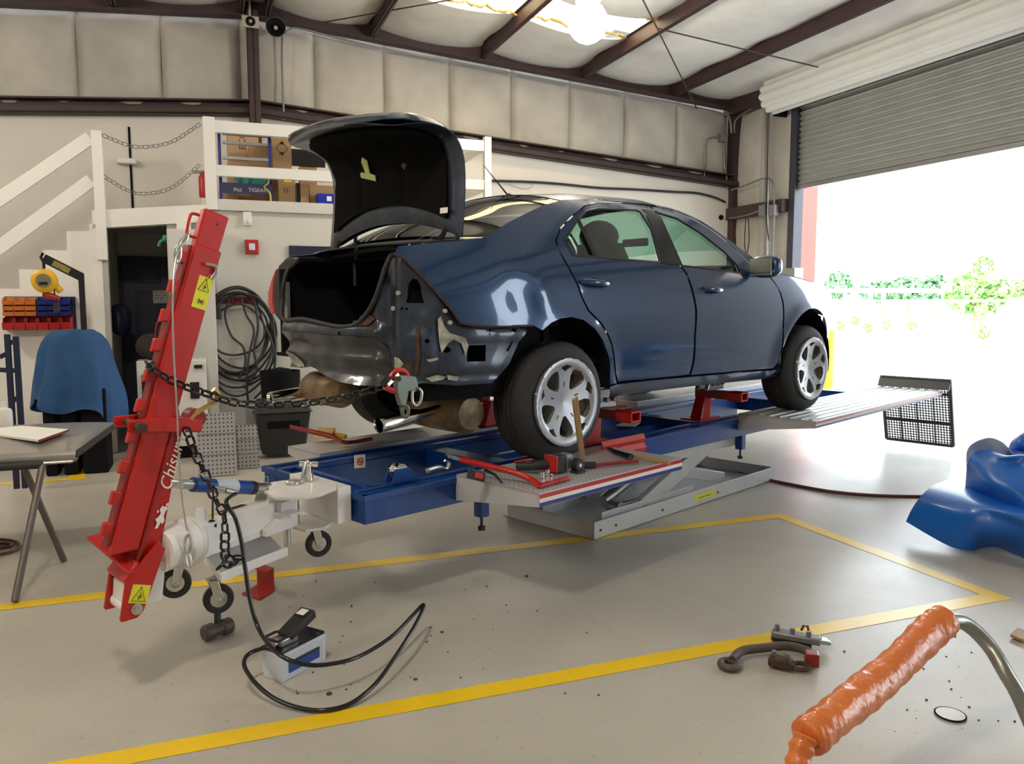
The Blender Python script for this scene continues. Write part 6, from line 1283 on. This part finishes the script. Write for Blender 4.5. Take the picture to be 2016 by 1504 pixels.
put('body', MB().lathe((q.x, q.y+.05, q.z-.02), (0, 0, 1), [(.001, 0), (.052, 0), (.055, .02), (.055, .10), (.05, .115), (.02, .13), (.001, .13)], 24), M['paper'], parent=bt); put('cap', MB().cyl((q.x, q.y+.05, q.z+.11), (q.x, q.y+.05, q.z+.14), .02), M['paper'], parent=bt)
ah = [tuple(B.at(px, py, z=.012)) for px, py in ((-60, 1085), (-10, 1092), (25, 1085), (39, 1076), (30, 1066), (0, 1062), (-30, 1066), (-10, 1078), (18, 1076), (22, 1071), (-5, 1070), (-50, 1072))]
hm_ = mat('dark_red_hose', (.12, .03, .025), .5)
single('air_hose', MB().tube(spline(ah, 5), .010, 8), hm_, B, ah[2], 'dark red air hose coiled on the floor at the left edge', 'hose', smooth=70)
rh = [tuple(B.at(px, py, z=.012)) for px, py in ((1375, 878), (1385, 893), (1405, 908), (1450, 930), (1520, 946), (1580, 958), (1640, 968), (1720, 975), (1820, 977), (1900, 975), (1990, 968))]
single('air_hose', MB().tube(spline(rh, 5), .012, 8), hm_, B, rh[5], 'dark red air hose running from the bench to the blue sheet', 'hose', smooth=70)
# ================================================================== THINGS ON THE LOFT
ZL = 2.532
def carton(px0, px1, ytop, y, dep, m, lab, zbase=ZL, extra=None, name='cardboard_box', cat='box', grp='cartons on the loft'):
    a = B.at(px0, 380, y=y); b = B.at(px1, 380, y=y); t = B.at((px0+px1)/2, ytop, y=y)
    o = thing(name, lab, cat, ((a.x+b.x)/2, y+dep/2, zbase), B, grp)
    put('body', MB().box(a.x, b.x, y, y+dep, zbase, t.z), m, parent=o, smooth=0, bevel=.004)
    return o, a.x, b.x, t.z
o, xa_, xb_, zt_1 = carton(450, 514, 318-.0, 9.5, .5, M['card2'], 'pale wide carton lowest behind the ladder on the loft')
o, xa_, xb_, zt_2 = carton(452, 512, 251, 9.5, .45, M['card2'], 'tall pale carton on top behind the loft ladder', zt_1+.001)
q = B.at(478, 295, y=9.498); put('printed_column', text_mb('ECCO', (q.x+.03, 9.497, q.z), (0, 0, 1), (-1, 0, 0), .10, .001), M['hammer'], parent=o, smooth=0)
o, xa_, xb_, z_ = carton(493, 531, 288, 9.25, .2, M['card'], 'brown carton with torn flap beside the tall pale one')
o, xa_, xb_, z_ = carton(538, 576, 272, 9.1, .35, M['card'], 'brown carton with a printed diamond sign on the loft')
q = B.at(555, 292, y=9.098); r_ = .075; dm = MB()
for k in range(4):
    p0 = Vector((q.x+r_*[0, 1, 0, -1][k]*.8, 9.097, q.z+r_*[1, 0, -1, 0][k])); p1 = Vector((q.x+r_*[1, 0, -1, 0][k]*.8, 9.097, q.z+r_*[0, -1, 0, 1][k])); dm.beam(p0, p1, .002, .004)
for s_ in (1, -1): dm.prism([(q.x-.022, 9.098, q.z+s_*(r_-.035)), (q.x+.022, 9.098, q.z+s_*(r_-.035)), (q.x, 9.098, q.z+s_*(r_))], (0, -.001, 0))
put('diamond_mark', dm, M['gblack'], parent=o, smooth=0)
o, xa_, xb_, z_ = carton(548, 582, 343, 8.95, .2, M['card'], 'narrow upright carton with yellow tape near the loft edge')
q = B.at(566, 356, y=8.948); put('yellow_tape', MB().box(q.x-.04, q.x+.04, 8.945, 8.95, q.z-.015, q.z+.015), M['label'], parent=o, smooth=0); q = B.at(563, 375, y=8.948); put('round_mark', MB().tube([(q.x+.018*math.cos(a_), 8.948, q.z+.018*math.sin(a_)) for a_ in [2*PI*k/16 for k in range(16)]], .003, 5, closed=True), M['gblack'], parent=o)
carton(592, 608, 361, 8.9, .3, M['card'], 'thin carton standing on edge beside the long one'); o, xa_, xb_, z_ = carton(609, 668, 365, 9.05, .35, M['card'], 'long low carton lying behind the blue bin on the loft')
carton(432, 470, 371, 9.15, .3, M['card2'], 'small pale carton low behind the ladder board'); carton(500, 528, 380, 9.15, .25, mat('dark_brown_bag', (.07, .045, .03), .7), 'dark brown bag at the ladder foot', name='brown_bag', cat='bag', grp=None) if False else None
carton(583, 591, 360, 8.95, .25, M['gblack'], 'thin black case standing between two cartons', name='black_case', cat='case', grp='cases on the loft')
q0 = B.at(624, 402, y=8.82); q1 = B.at(664, 383, y=8.82)
bb = thing('plastic_bin', 'bright blue plastic bin lying at the loft edge', 'bin', (q0.x+.1, 8.9, ZL), B)
put('body', MB().hexa([(q0.x+.02, 8.80, ZL), (q1.x, 8.80, ZL), (q1.x, 8.98, ZL), (q0.x+.02, 8.98, ZL)], [(q0.x, 8.78, q1.z), (q1.x+.02, 8.78, q1.z), (q1.x+.02, 9.0, q1.z), (q0.x, 9.0, q1.z)]), mat('bright_blue_plastic', (.015, .03, .42), .35), parent=bb, smooth=0, bevel=.006); put('mark', MB().box(q0.x+.10, q0.x+.15, 8.782, 8.786, ZL+.04, ZL+.09), M['paper'], parent=bb, smooth=0)
q0 = B.at(573, 326, y=9.7); q1 = B.at(640, 297, y=9.7)
mo = thing('dark_monitor', 'dark flat monitor propped beyond the cartons on the loft', 'monitor', (q0.x+.2, 9.75, ZL), B); put('screen', MB().box(q0.x, q1.x, 9.70, 9.74, q0.z, q1.z), M['gblack'], parent=mo, smooth=0, bevel=.004); put('stand', MB().box(q0.x+.1, q1.x-.1, 9.72, 9.9, ZL, q0.z), M['card'], parent=mo, smooth=0)
q0 = B.at(458, 366, y=9.0); q1 = B.at(528, 338, y=9.0)
tcl = MB().grid(lambda i, j: (q0.x+(q1.x-q0.x)*(i if j < .3 else .5+(i-.5)*(1-.55*(j-.3)/.7)), 9.05+.03*math.sin(i*9+j*4), q1.z+.03-(q1.z+.03-ZL-.12)*j), 16, 10)
single('teal_cloth', tcl, M['teal'], B, (q0.x+.2, 9.05, ZL+.2), 'teal cloth draped behind the ladder on the loft', 'cloth', solid=.012, smooth=60)
ld = thing('platform_ladder', 'blue and grey ladder standing behind the loft railing', 'ladder', tuple(B.at(480, 400, y=8.88)), B)
for px in (436, 534):
    a = B.at(px, 403, y=8.9); b = B.at(px, 258, y=8.9); put('side_rail', MB().box(a.x-.015, a.x+.015, 8.88, 8.93, ZL, b.z), M['binbl'], parent=ld, smooth=0)
for py in (262, 280, 310): a = B.at(438, py, y=8.9); b = B.at(533, py, y=8.9); put('rung', MB().box(a.x, b.x, 8.885, 8.925, a.z-.014, a.z+.014), M['grey'], parent=ld, smooth=0)
a = B.at(438, 380, y=8.88); b = B.at(534, 364, y=8.88); bd_ = put('toe_board', MB().box(a.x, b.x, 8.86, 8.88, a.z, b.z), mat('ladder_blue', (.02, .03, .12), .4), parent=ld, smooth=0)
for tx_, px in (('Phil', 460), ('TIGEAR', 489)):
    q = B.at(px, 377, y=8.86); put('board_lettering', text_mb(tx_, (q.x, 8.858, q.z), (1, 0, 0), (0, 0, 1), .055, .0008), M['paper'], parent=bd_, smooth=0)
st_ = [tuple(B.at(px, py, y=8.84)) for px, py in ((529, 345), (528, 360), (520, 368), (531, 380), (533, 398))]
single('yellow_strap', MB().tube(spline(st_, 4), .010, 6), mat('strap_yellow', (.6, .5, .15), .7), B, st_[0], 'yellow strap hanging from the ladder on the loft', 'strap', smooth=60)
q = B.at(406, 375, y=8.78); fe = thing('fire_extinguisher', 'red fire extinguisher hanging left of the loft post', 'extinguisher', tuple(q), B)
put('cylinder', MB().lathe((q.x-.02, 8.95, q.z-.05), (0, 0, 1), [(.001, 0), (.045, 0), (.05, .02), (.05, .20), (.03, .24), (.015, .26), (.001, .26)], 20), M['binrd'], parent=fe); put('valve', MB().box(q.x-.13, q.x, 8.93, 8.97, q.z+.19, q.z+.22), M['gblack'], parent=fe, smooth=0)

# ================================================================== RIGHT FOREGROUND
def pull(rows, nu, nv):                            # smooth sheet through rows of placed points
    S_ = [spline([tuple(q) for q in r], 10) for r in rows]; m = min(len(s) for s in S_); cols_ = []
    for k in range(m): cols_.append(spline([tuple(s[k]) for s in S_], 8))
    n2 = min(len(c) for c in cols_); mb = MB()
    return mb.add([cols_[i][j] for j in range(n2) for i in range(m)], [(j*m+i, j*m+i+1, (j+1)*m+i+1, (j+1)*m+i) for j in range(n2-1) for i in range(m-1)])
Z = lambda px, py, z: tuple(B.at(px, py, z=z))
bsh = thing('plastic_sheet', 'crumpled glossy blue plastic sheet lying on the floor at the right edge', 'plastic sheet', Z(1960, 1080, 0), B)
put('lower_fold', pull([[Z(1784, 1027, .10), Z(1865, 1073, .03), Z(1910, 1083, .02), Z(1935, 1078, .02), Z(1965, 1077, .03), Z(2016, 1098, .015), Z(2120, 1140, .015)],
    [Z(1797, 1000, .19), Z(1875, 1035, .15), Z(1912, 1045, .15), Z(1945, 1050, .15), Z(1975, 1055, .15), Z(2016, 1070, .13), Z(2120, 1110, .13)],
    [Z(1818, 972, .27), Z(1885, 1000, .25), Z(1920, 1008, .26), Z(1955, 1018, .25), Z(1985, 1028, .24), Z(2030, 1045, .22), Z(2130, 1080, .2)],
    [Z(1845, 953, .30), Z(1890, 968, .30), Z(1930, 985, .30), Z(1965, 998, .30), Z(2000, 1008, .30), Z(2050, 1025, .28), Z(2140, 1050, .26)],
    [Z(1875, 945, .26), Z(1905, 955, .26), Z(1945, 968, .26), Z(1985, 978, .26), Z(2020, 985, .26), Z(2070, 1000, .25), Z(2150, 1030, .2)],
    [Z(1905, 952, .08), Z(1935, 957, .08), Z(1965, 962, .08), Z(2005, 970, .08), Z(2040, 975, .08), Z(2090, 985, .08), Z(2160, 1010, .05)]], 0, 0), M['tarp'], parent=bsh, smooth=70, solid=.006)
put('upper_fold', pull([[Z(1901, 962, .28), Z(1915, 968, .28), Z(1935, 975, .28), Z(1965, 990, .28), Z(2000, 1003, .28), Z(2050, 1020, .28), Z(2120, 1040, .26)],
    [Z(1903, 935, .36), Z(1918, 940, .38), Z(1940, 948, .40), Z(1970, 958, .40), Z(2005, 965, .40), Z(2050, 975, .38), Z(2120, 990, .36)],
    [Z(1906, 912, .45), Z(1920, 908, .48), Z(1945, 910, .50), Z(1972, 915, .50), Z(2005, 918, .50), Z(2050, 925, .50), Z(2120, 940, .46)],
    [Z(1920, 890, .52), Z(1938, 886, .54), Z(1955, 889, .55), Z(1980, 898, .55), Z(2010, 896, .56), Z(2050, 898, .56), Z(2120, 905, .52)],
    [Z(1945, 893, .48), Z(1958, 892, .50), Z(1970, 896, .50), Z(1995, 900, .50), Z(2025, 900, .50), Z(2060, 902, .50), Z(2120, 905, .46)]], 0, 0), M['tarp'], parent=bsh, smooth=70, solid=.006)
put('back_fold', pull([[Z(1975, 905, .45), Z(2000, 905, .45), Z(2040, 905, .45), Z(2110, 905, .4)], [Z(1985, 885, .54), Z(2005, 880, .58), Z(2045, 880, .58), Z(2110, 880, .5)], [Z(1995, 866, .60), Z(2016, 850, .66), Z(2050, 845, .66), Z(2110, 845, .6)], [Z(2010, 872, .54), Z(2030, 865, .56), Z(2060, 860, .56), Z(2110, 860, .5)]], 0, 0), M['tarp'], parent=bsh, smooth=70, solid=.006)
tg = mat('translucent_sheet', (.42, .46, .60), .35, alpha=.85)
put('clear_curl', pull([[Z(1903, 915, .44), Z(1903, 895, .50), Z(1908, 880, .55), Z(1925, 868, .60), Z(1950, 862, .62), Z(1975, 872, .60), Z(1996, 895, .54)], [Z(1905, 930, .38), Z(1912, 905, .46), Z(1925, 890, .51), Z(1940, 884, .53), Z(1955, 887, .53), Z(1970, 893, .52), Z(1990, 900, .50)]], 0, 0), tg, parent=bsh, smooth=70, solid=.004, label='pale translucent curled end')
# orange wrapped rail with bare steel tube
FW = Frame((0, 0), PI/2)
def wp(px, py, d): return FW.at(px, py, y=d)
og = thing('wrapped_frame', 'steel tube frame with orange taped padding in the right foreground', 'frame', tuple(wp(1590, 1504, 2.1)), FW)
op = [wp(1588, 1455, 2.14), wp(1630, 1420, 2.2), wp(1700, 1365, 2.32), wp(1770, 1305, 2.45), wp(1830, 1245, 2.57), wp(1862, 1218, 2.62)]
P_ = spline([tuple(q) for q in op], 14); n_p = len(P_); mb = MB(); ns_ = 28; vs = []
nr = None
for i, c in enumerate(P_):
    d = (P_[min(i+1, n_p-1)]-P_[max(i-1, 0)]).normalized(); u = d.cross(Vector((0, 0, 1))).normalized(); v = d.cross(u)
    for k in range(ns_):
        a_ = 2*PI*k/ns_; t = i/n_p
        r = .055*(1+.035*math.sin(i*1.1+2*math.sin(a_*1+1))*math.sin(a_+.7)+.035*math.sin(i*.23+2*a_)+.012*math.sin(i*2.3+a_*2))
        if i < 3: r *= (.75, .93, 1)[i]
        if i > n_p-4: r *= (.62, .85, .97)[n_p-1-i]
        vs.append(c+(u*math.cos(a_)+v*math.sin(a_))*r)
mb.add(vs, [(i*ns_+k, i*ns_+(k+1) % ns_, (i+1)*ns_+(k+1) % ns_, (i+1)*ns_+k) for i in range(n_p-1) for k in range(ns_)]+[tuple(range(ns_-1, -1, -1)), tuple(range((n_p-1)*ns_, n_p*ns_))])
put('orange_padding', mb, M['orange'], parent=og, smooth=60)
lw = spline([tuple(wp(1586, 1450, 2.13)), tuple(wp(1572, 1500, 2.10)), tuple(wp(1560, 1600, 2.05)), tuple(wp(1540, 1900, 1.98))], 8)
mb = MB(); mb.tube(lw, [.034+.004*math.sin(k*1.7) for k in range(len(lw))], 14); put('orange_padding', mb, M['orange'], parent=og, smooth=60)
stt = spline([tuple(wp(1850, 1225, 2.60)), tuple(wp(1885, 1222, 2.66)), tuple(wp(1915, 1238, 2.66)), tuple(wp(1950, 1275, 2.62)), tuple(wp(1980, 1325, 2.55)), tuple(wp(2016, 1392, 2.5)), tuple(wp(2100, 1600, 2.4)), tuple(wp(2180, 1850, 2.3))], 8)
put('steel_tube', MB().tube(stt, .025, 20), M['grey'] if False else mat('brushed_tube', (.30, .31, .28), .35, .8), parent=og, smooth=60)
q = wp(1872, 1240, 2.62); put('tape_tail', MB().hexa([q, q+Vector((.02, 0, -.01)), q+Vector((.02, .008, -.01)), q+Vector((0, .008, 0))], [q+Vector((.0, 0, -.022)), q+Vector((.02, 0, -.03)), q+Vector((.02, .008, -.03)), q+Vector((0, .008, -.022))]), M['orange'], parent=og, smooth=0)
# loose clamps on the floor
gcl = thing('grey_pull_clamp', 'dark grey steel pull clamp on the yellow line beside the rusty ones', 'clamp', Z(1570, 1260, 0), B)
put('jaw_plate', MB().beam(Z(1520, 1244, .045), Z(1617, 1262, .045), .06, .03), M['pipe'], parent=gcl, bevel=.008); put('jaw_plate', MB().beam(Z(1520, 1252, .018), Z(1600, 1268, .018), .06, .02), M['gblack'], parent=gcl, bevel=.006); put('tip', MB().beam(Z(1608, 1260, .04), Z(1631, 1263, .03), .05, .018), M['galv'], parent=gcl, bevel=.004)
for px, py in ((1530, 1240), (1560, 1248), (1592, 1254)): q = Vector(Z(px, py, .06)); put('bolt', MB().cyl(q, q+Vector((0, 0, .025)), .011, n=6), M['pipe'], parent=gcl)
put('wing_ring', MB().tube([Z(1578, 1240, .08), Z(1582, 1232, .09), Z(1590, 1233, .09), Z(1592, 1242, .08)], .006, 6), M['rust'], parent=gcl)
rcl = thing('rusty_pull_arm', 'long rusty curved pull arm with a ring end lying on the floor', 'clamp', Z(1480, 1290, 0), B)
put('arm', MB().tube(spline([Z(1442, 1300, .03), Z(1460, 1282, .035), Z(1500, 1276, .04), Z(1550, 1272, .04), Z(1590, 1282, .035), Z(1604, 1300, .03)], 6), .019, 10), M['hammer'], parent=rcl)
c_r = Vector(Z(1436, 1308, .02)); put('ring', MB().tube([c_r+Vector((.034*math.cos(a_), .036*math.sin(a_), .0)) for a_ in [2*PI*k/24 for k in range(24)]], .015, 10, closed=True), M['hammer'], parent=rcl)
bcl = thing('rusty_clamp_block', 'brown rusty clamp block with bolts in front of the curved arm', 'clamp', Z(1545, 1305, 0), B)
put('block', MB().beam(Z(1514, 1298, .03), Z(1560, 1308, .03), .06, .04), M['rust'], parent=bcl, bevel=.01); c_r = Vector(Z(1576, 1312, .02)); put('ring', MB().tube([c_r+Vector((.035*math.cos(a_), .03*math.sin(a_), .0)) for a_ in [2*PI*k/20 for k in range(20)]], .010, 8, closed=True), M['rust'], parent=bcl)
for px, py in ((1524, 1290), (1550, 1296)): q = Vector(Z(px, py, .05)); put('bolt', MB().cyl(q, q+Vector((0, 0, .02)), .010, n=6), M['pipe'], parent=bcl)
single('red_clamp_block', MB().beam(Z(1584, 1295, .035), Z(1612, 1298, .035), .055, .055), M['dred'], B, Z(1600, 1300, 0), 'dark red clamp block next to the brown rusty one', 'clamp', bevel=.006, smooth=0)
fc = thing('floor_cap', 'round white floor cap set in the floor by the orange padding', 'floor cap', Z(1871, 1407, 0), B); q = Vector(Z(1871, 1407, .002))
put('cap', MB().cyl(q, q+Vector((0, 0, .004)), .048, n=36), M['drum'], parent=fc); put('rim', MB().lathe(q, (0, 0, 1), [(.048, .004), (.053, .004), (.053, 0)], 36), M['dark'], parent=fc)
q = Vector(Z(2014, 1264, .01)); single('wood_scrap', MB().hexa([q, q+Vector((.1, .02, 0)), q+Vector((.1, .10, 0)), q+Vector((0, .06, 0))], [q+Vector((0, 0, .012)), q+Vector((.1, .02, .012)), q+Vector((.1, .10, .012)), q+Vector((0, .06, .012))]), M['wood'], B, tuple(q), 'small wood scrap on the floor at the right edge', 'wood scrap', smooth=0)
# grit on the floor
mb = MB(); rg_ = random.Random(11)
for _ in range(70):
    px = rg_.uniform(560, 1180) if _ < 50 else rg_.uniform(1650, 2000); py = rg_.uniform(1130, 1370) if _ < 50 else rg_.uniform(1280, 1440); q = Vector(Z(px, py, 0)); r = rg_.uniform(.002, .006)
    mb.lathe(q, (0, 0, 1), [(r, 0), (r*.8, r*.7), (.0003, r)], 6)
for px, py, r in ((648, 1367, .011), (818, 1338, .008), (1037, 1135, .010), (870, 1245, .008)): q = Vector(Z(px, py, 0)); mb.lathe(q, (0, 0, 1), [(r, 0), (r*1.1, r*.5), (.0003, r*.8)], 7)
gr = put('floor_grit', mb, M['hammer'], frame=B, base=(0, 0, 0)); gr['kind'] = 'stuff'; gr['label'] = 'dark crumbs of grit scattered over the floor by the pump'; gr['category'] = 'grit'

# ================================================================== OUTSIDE THE DOOR
q0 = B.at(1597, 480, x=9.2)
single('red_container', MB().box(8.6, 9.3, q0.y, q0.y+2.4, 0, 3.9), mat('red_wall_paint', (.70, .09, .07), .6), B, (9, q0.y+1, 0), 'red painted wall end just outside the roller door', 'wall end', smooth=0)
q = B.at(1630, 745, x=9.6); single('bollard', MB().cyl((q.x, q.y, -.04), (q.x, q.y, 1.0), .08, n=20).ball((q.x, q.y, 1.0), .08, 16, .05), mat('bollard_yellow', (.8, .75, .02), .5), B, (q.x, q.y, -.04), 'yellow bollard outside behind the front wheel', 'bollard')
XF = 30.0
def of(px, py, x=XF): return B.at(px, py, x=x)
fn = thing('chain_fence', 'thin metal fence with top rail across the yard outside', 'fence', tuple(of(1800, 640)), B)
a, b = of(1628, 592), of(2040, 592); put('top_rail', MB().cyl(a, b, .05, n=8), M['galv'], parent=fn)
for px in (1635, 1705, 1765, 1830, 1898, 1965): q = of(px, 592); put('fence_post', MB().cyl((q.x, q.y, -.04), (q.x, q.y, q.z+.05), .04, n=8), M['galv'], parent=fn)
cn = thing('open_shed', 'white flat-roofed open shed beyond the yard fence', 'shed', tuple(of(1700, 590, 45)), B)
a, b = of(1632, 572, 45), of(1772, 572, 45); put('shed_roof', MB().hexa([(45, b.y, b.z-.15), (50, b.y, b.z-.15), (50, a.y, a.z-.15), (45, a.y, a.z-.15)], [(45, b.y, b.z+.15), (50, b.y, b.z+.15), (50, a.y, a.z+.15), (45, a.y, a.z+.15)]), M['drum'], parent=cn, smooth=0)
for px in (1662, 1712, 1738): q = of(px, 580, 45.2); put('shed_post', MB().box(45.2, 45.4, q.y-.12, q.y+.12, -.04, b.z-.15), M['drum'], parent=cn, smooth=0)
def tree(px, ptop, pbase, wpx, x, m, lab, sd):
    c = of(px, (ptop+pbase)/2, x); tp2_ = of(px, ptop, x).z; bs_ = of(px, pbase, x).z; rr2 = abs(of(px-wpx/2, 590, x).y-of(px+wpx/2, 590, x).y)/2
    t_ = thing('tree', lab, 'tree', (x, c.y, -.04), B, 'trees beyond the yard'); r_ = random.Random(sd); mb = MB()
    for k in range(260):
        th = r_.uniform(0, 2*PI); ph = r_.uniform(-1, 1); rd = r_.uniform(.55, 1)**.6
        p_ = Vector((x+rr2*.8*rd*math.cos(th)*math.sqrt(1-ph*ph), c.y+rr2*rd*math.sin(th)*math.sqrt(1-ph*ph), (tp2_+bs_)/2+(tp2_-bs_)/2*ph*rd)); s_ = rr2*r_.uniform(.10, .2)
        for f in range(3):
            d1 = Vector((r_.gauss(0, 1), r_.gauss(0, 1), r_.gauss(0, 1))).normalized()*s_; d2 = Vector((r_.gauss(0, 1), r_.gauss(0, 1), r_.gauss(0, 1))).normalized()*s_; mb.add([p_-d1, p_+d2, p_+d1, p_-d2], [(0, 1, 2, 3)])
    put('crown', mb, m, parent=t_, smooth=0); put('trunk', MB().cyl((x, c.y, -.04), (x, c.y, (tp2_+bs_)/2), rr2*.06, n=8), M['wood'], parent=t_)
tree(1652, 535, 590, 44, 50, M['leaf2'], 'small green tree just right of the red wall end', 1); tree(1735, 555, 592, 70, 60, M['leaf2'], 'low green tree behind the open shed', 2)
tree(1790, 545, 592, 66, 60, M['leaf2'], 'dark green tree right of the open shed', 3); tree(1838, 542, 592, 60, 60, M['leaf2'], 'dark green tree left of the big one', 4)
tree(1922, 530, 620, 118, 36, M['leaf'], 'big bright green tree behind the fence', 5); tree(2005, 548, 585, 50, 60, M['leaf'], 'pale tree at the right edge of the yard', 6)
tree(1937, 505, 545, 40, 37, M['leaf'], 'tree top rising above the big bright tree', 7)
tree(1936, 640, 668, 26, 26, M['leaf'], 'small green bush in the bright yard in front of the fence', 8)
for k, (px, py) in enumerate(((1655, 640), (1682, 632), (1710, 645), (1745, 640), (1795, 641))): tree(px, py-10, py+10, 16, 26, M['leaf'], ('first', 'second', 'third', 'fourth', 'fifth')[k]+' of the small yard bushes counted from the red wall end', 20+k)
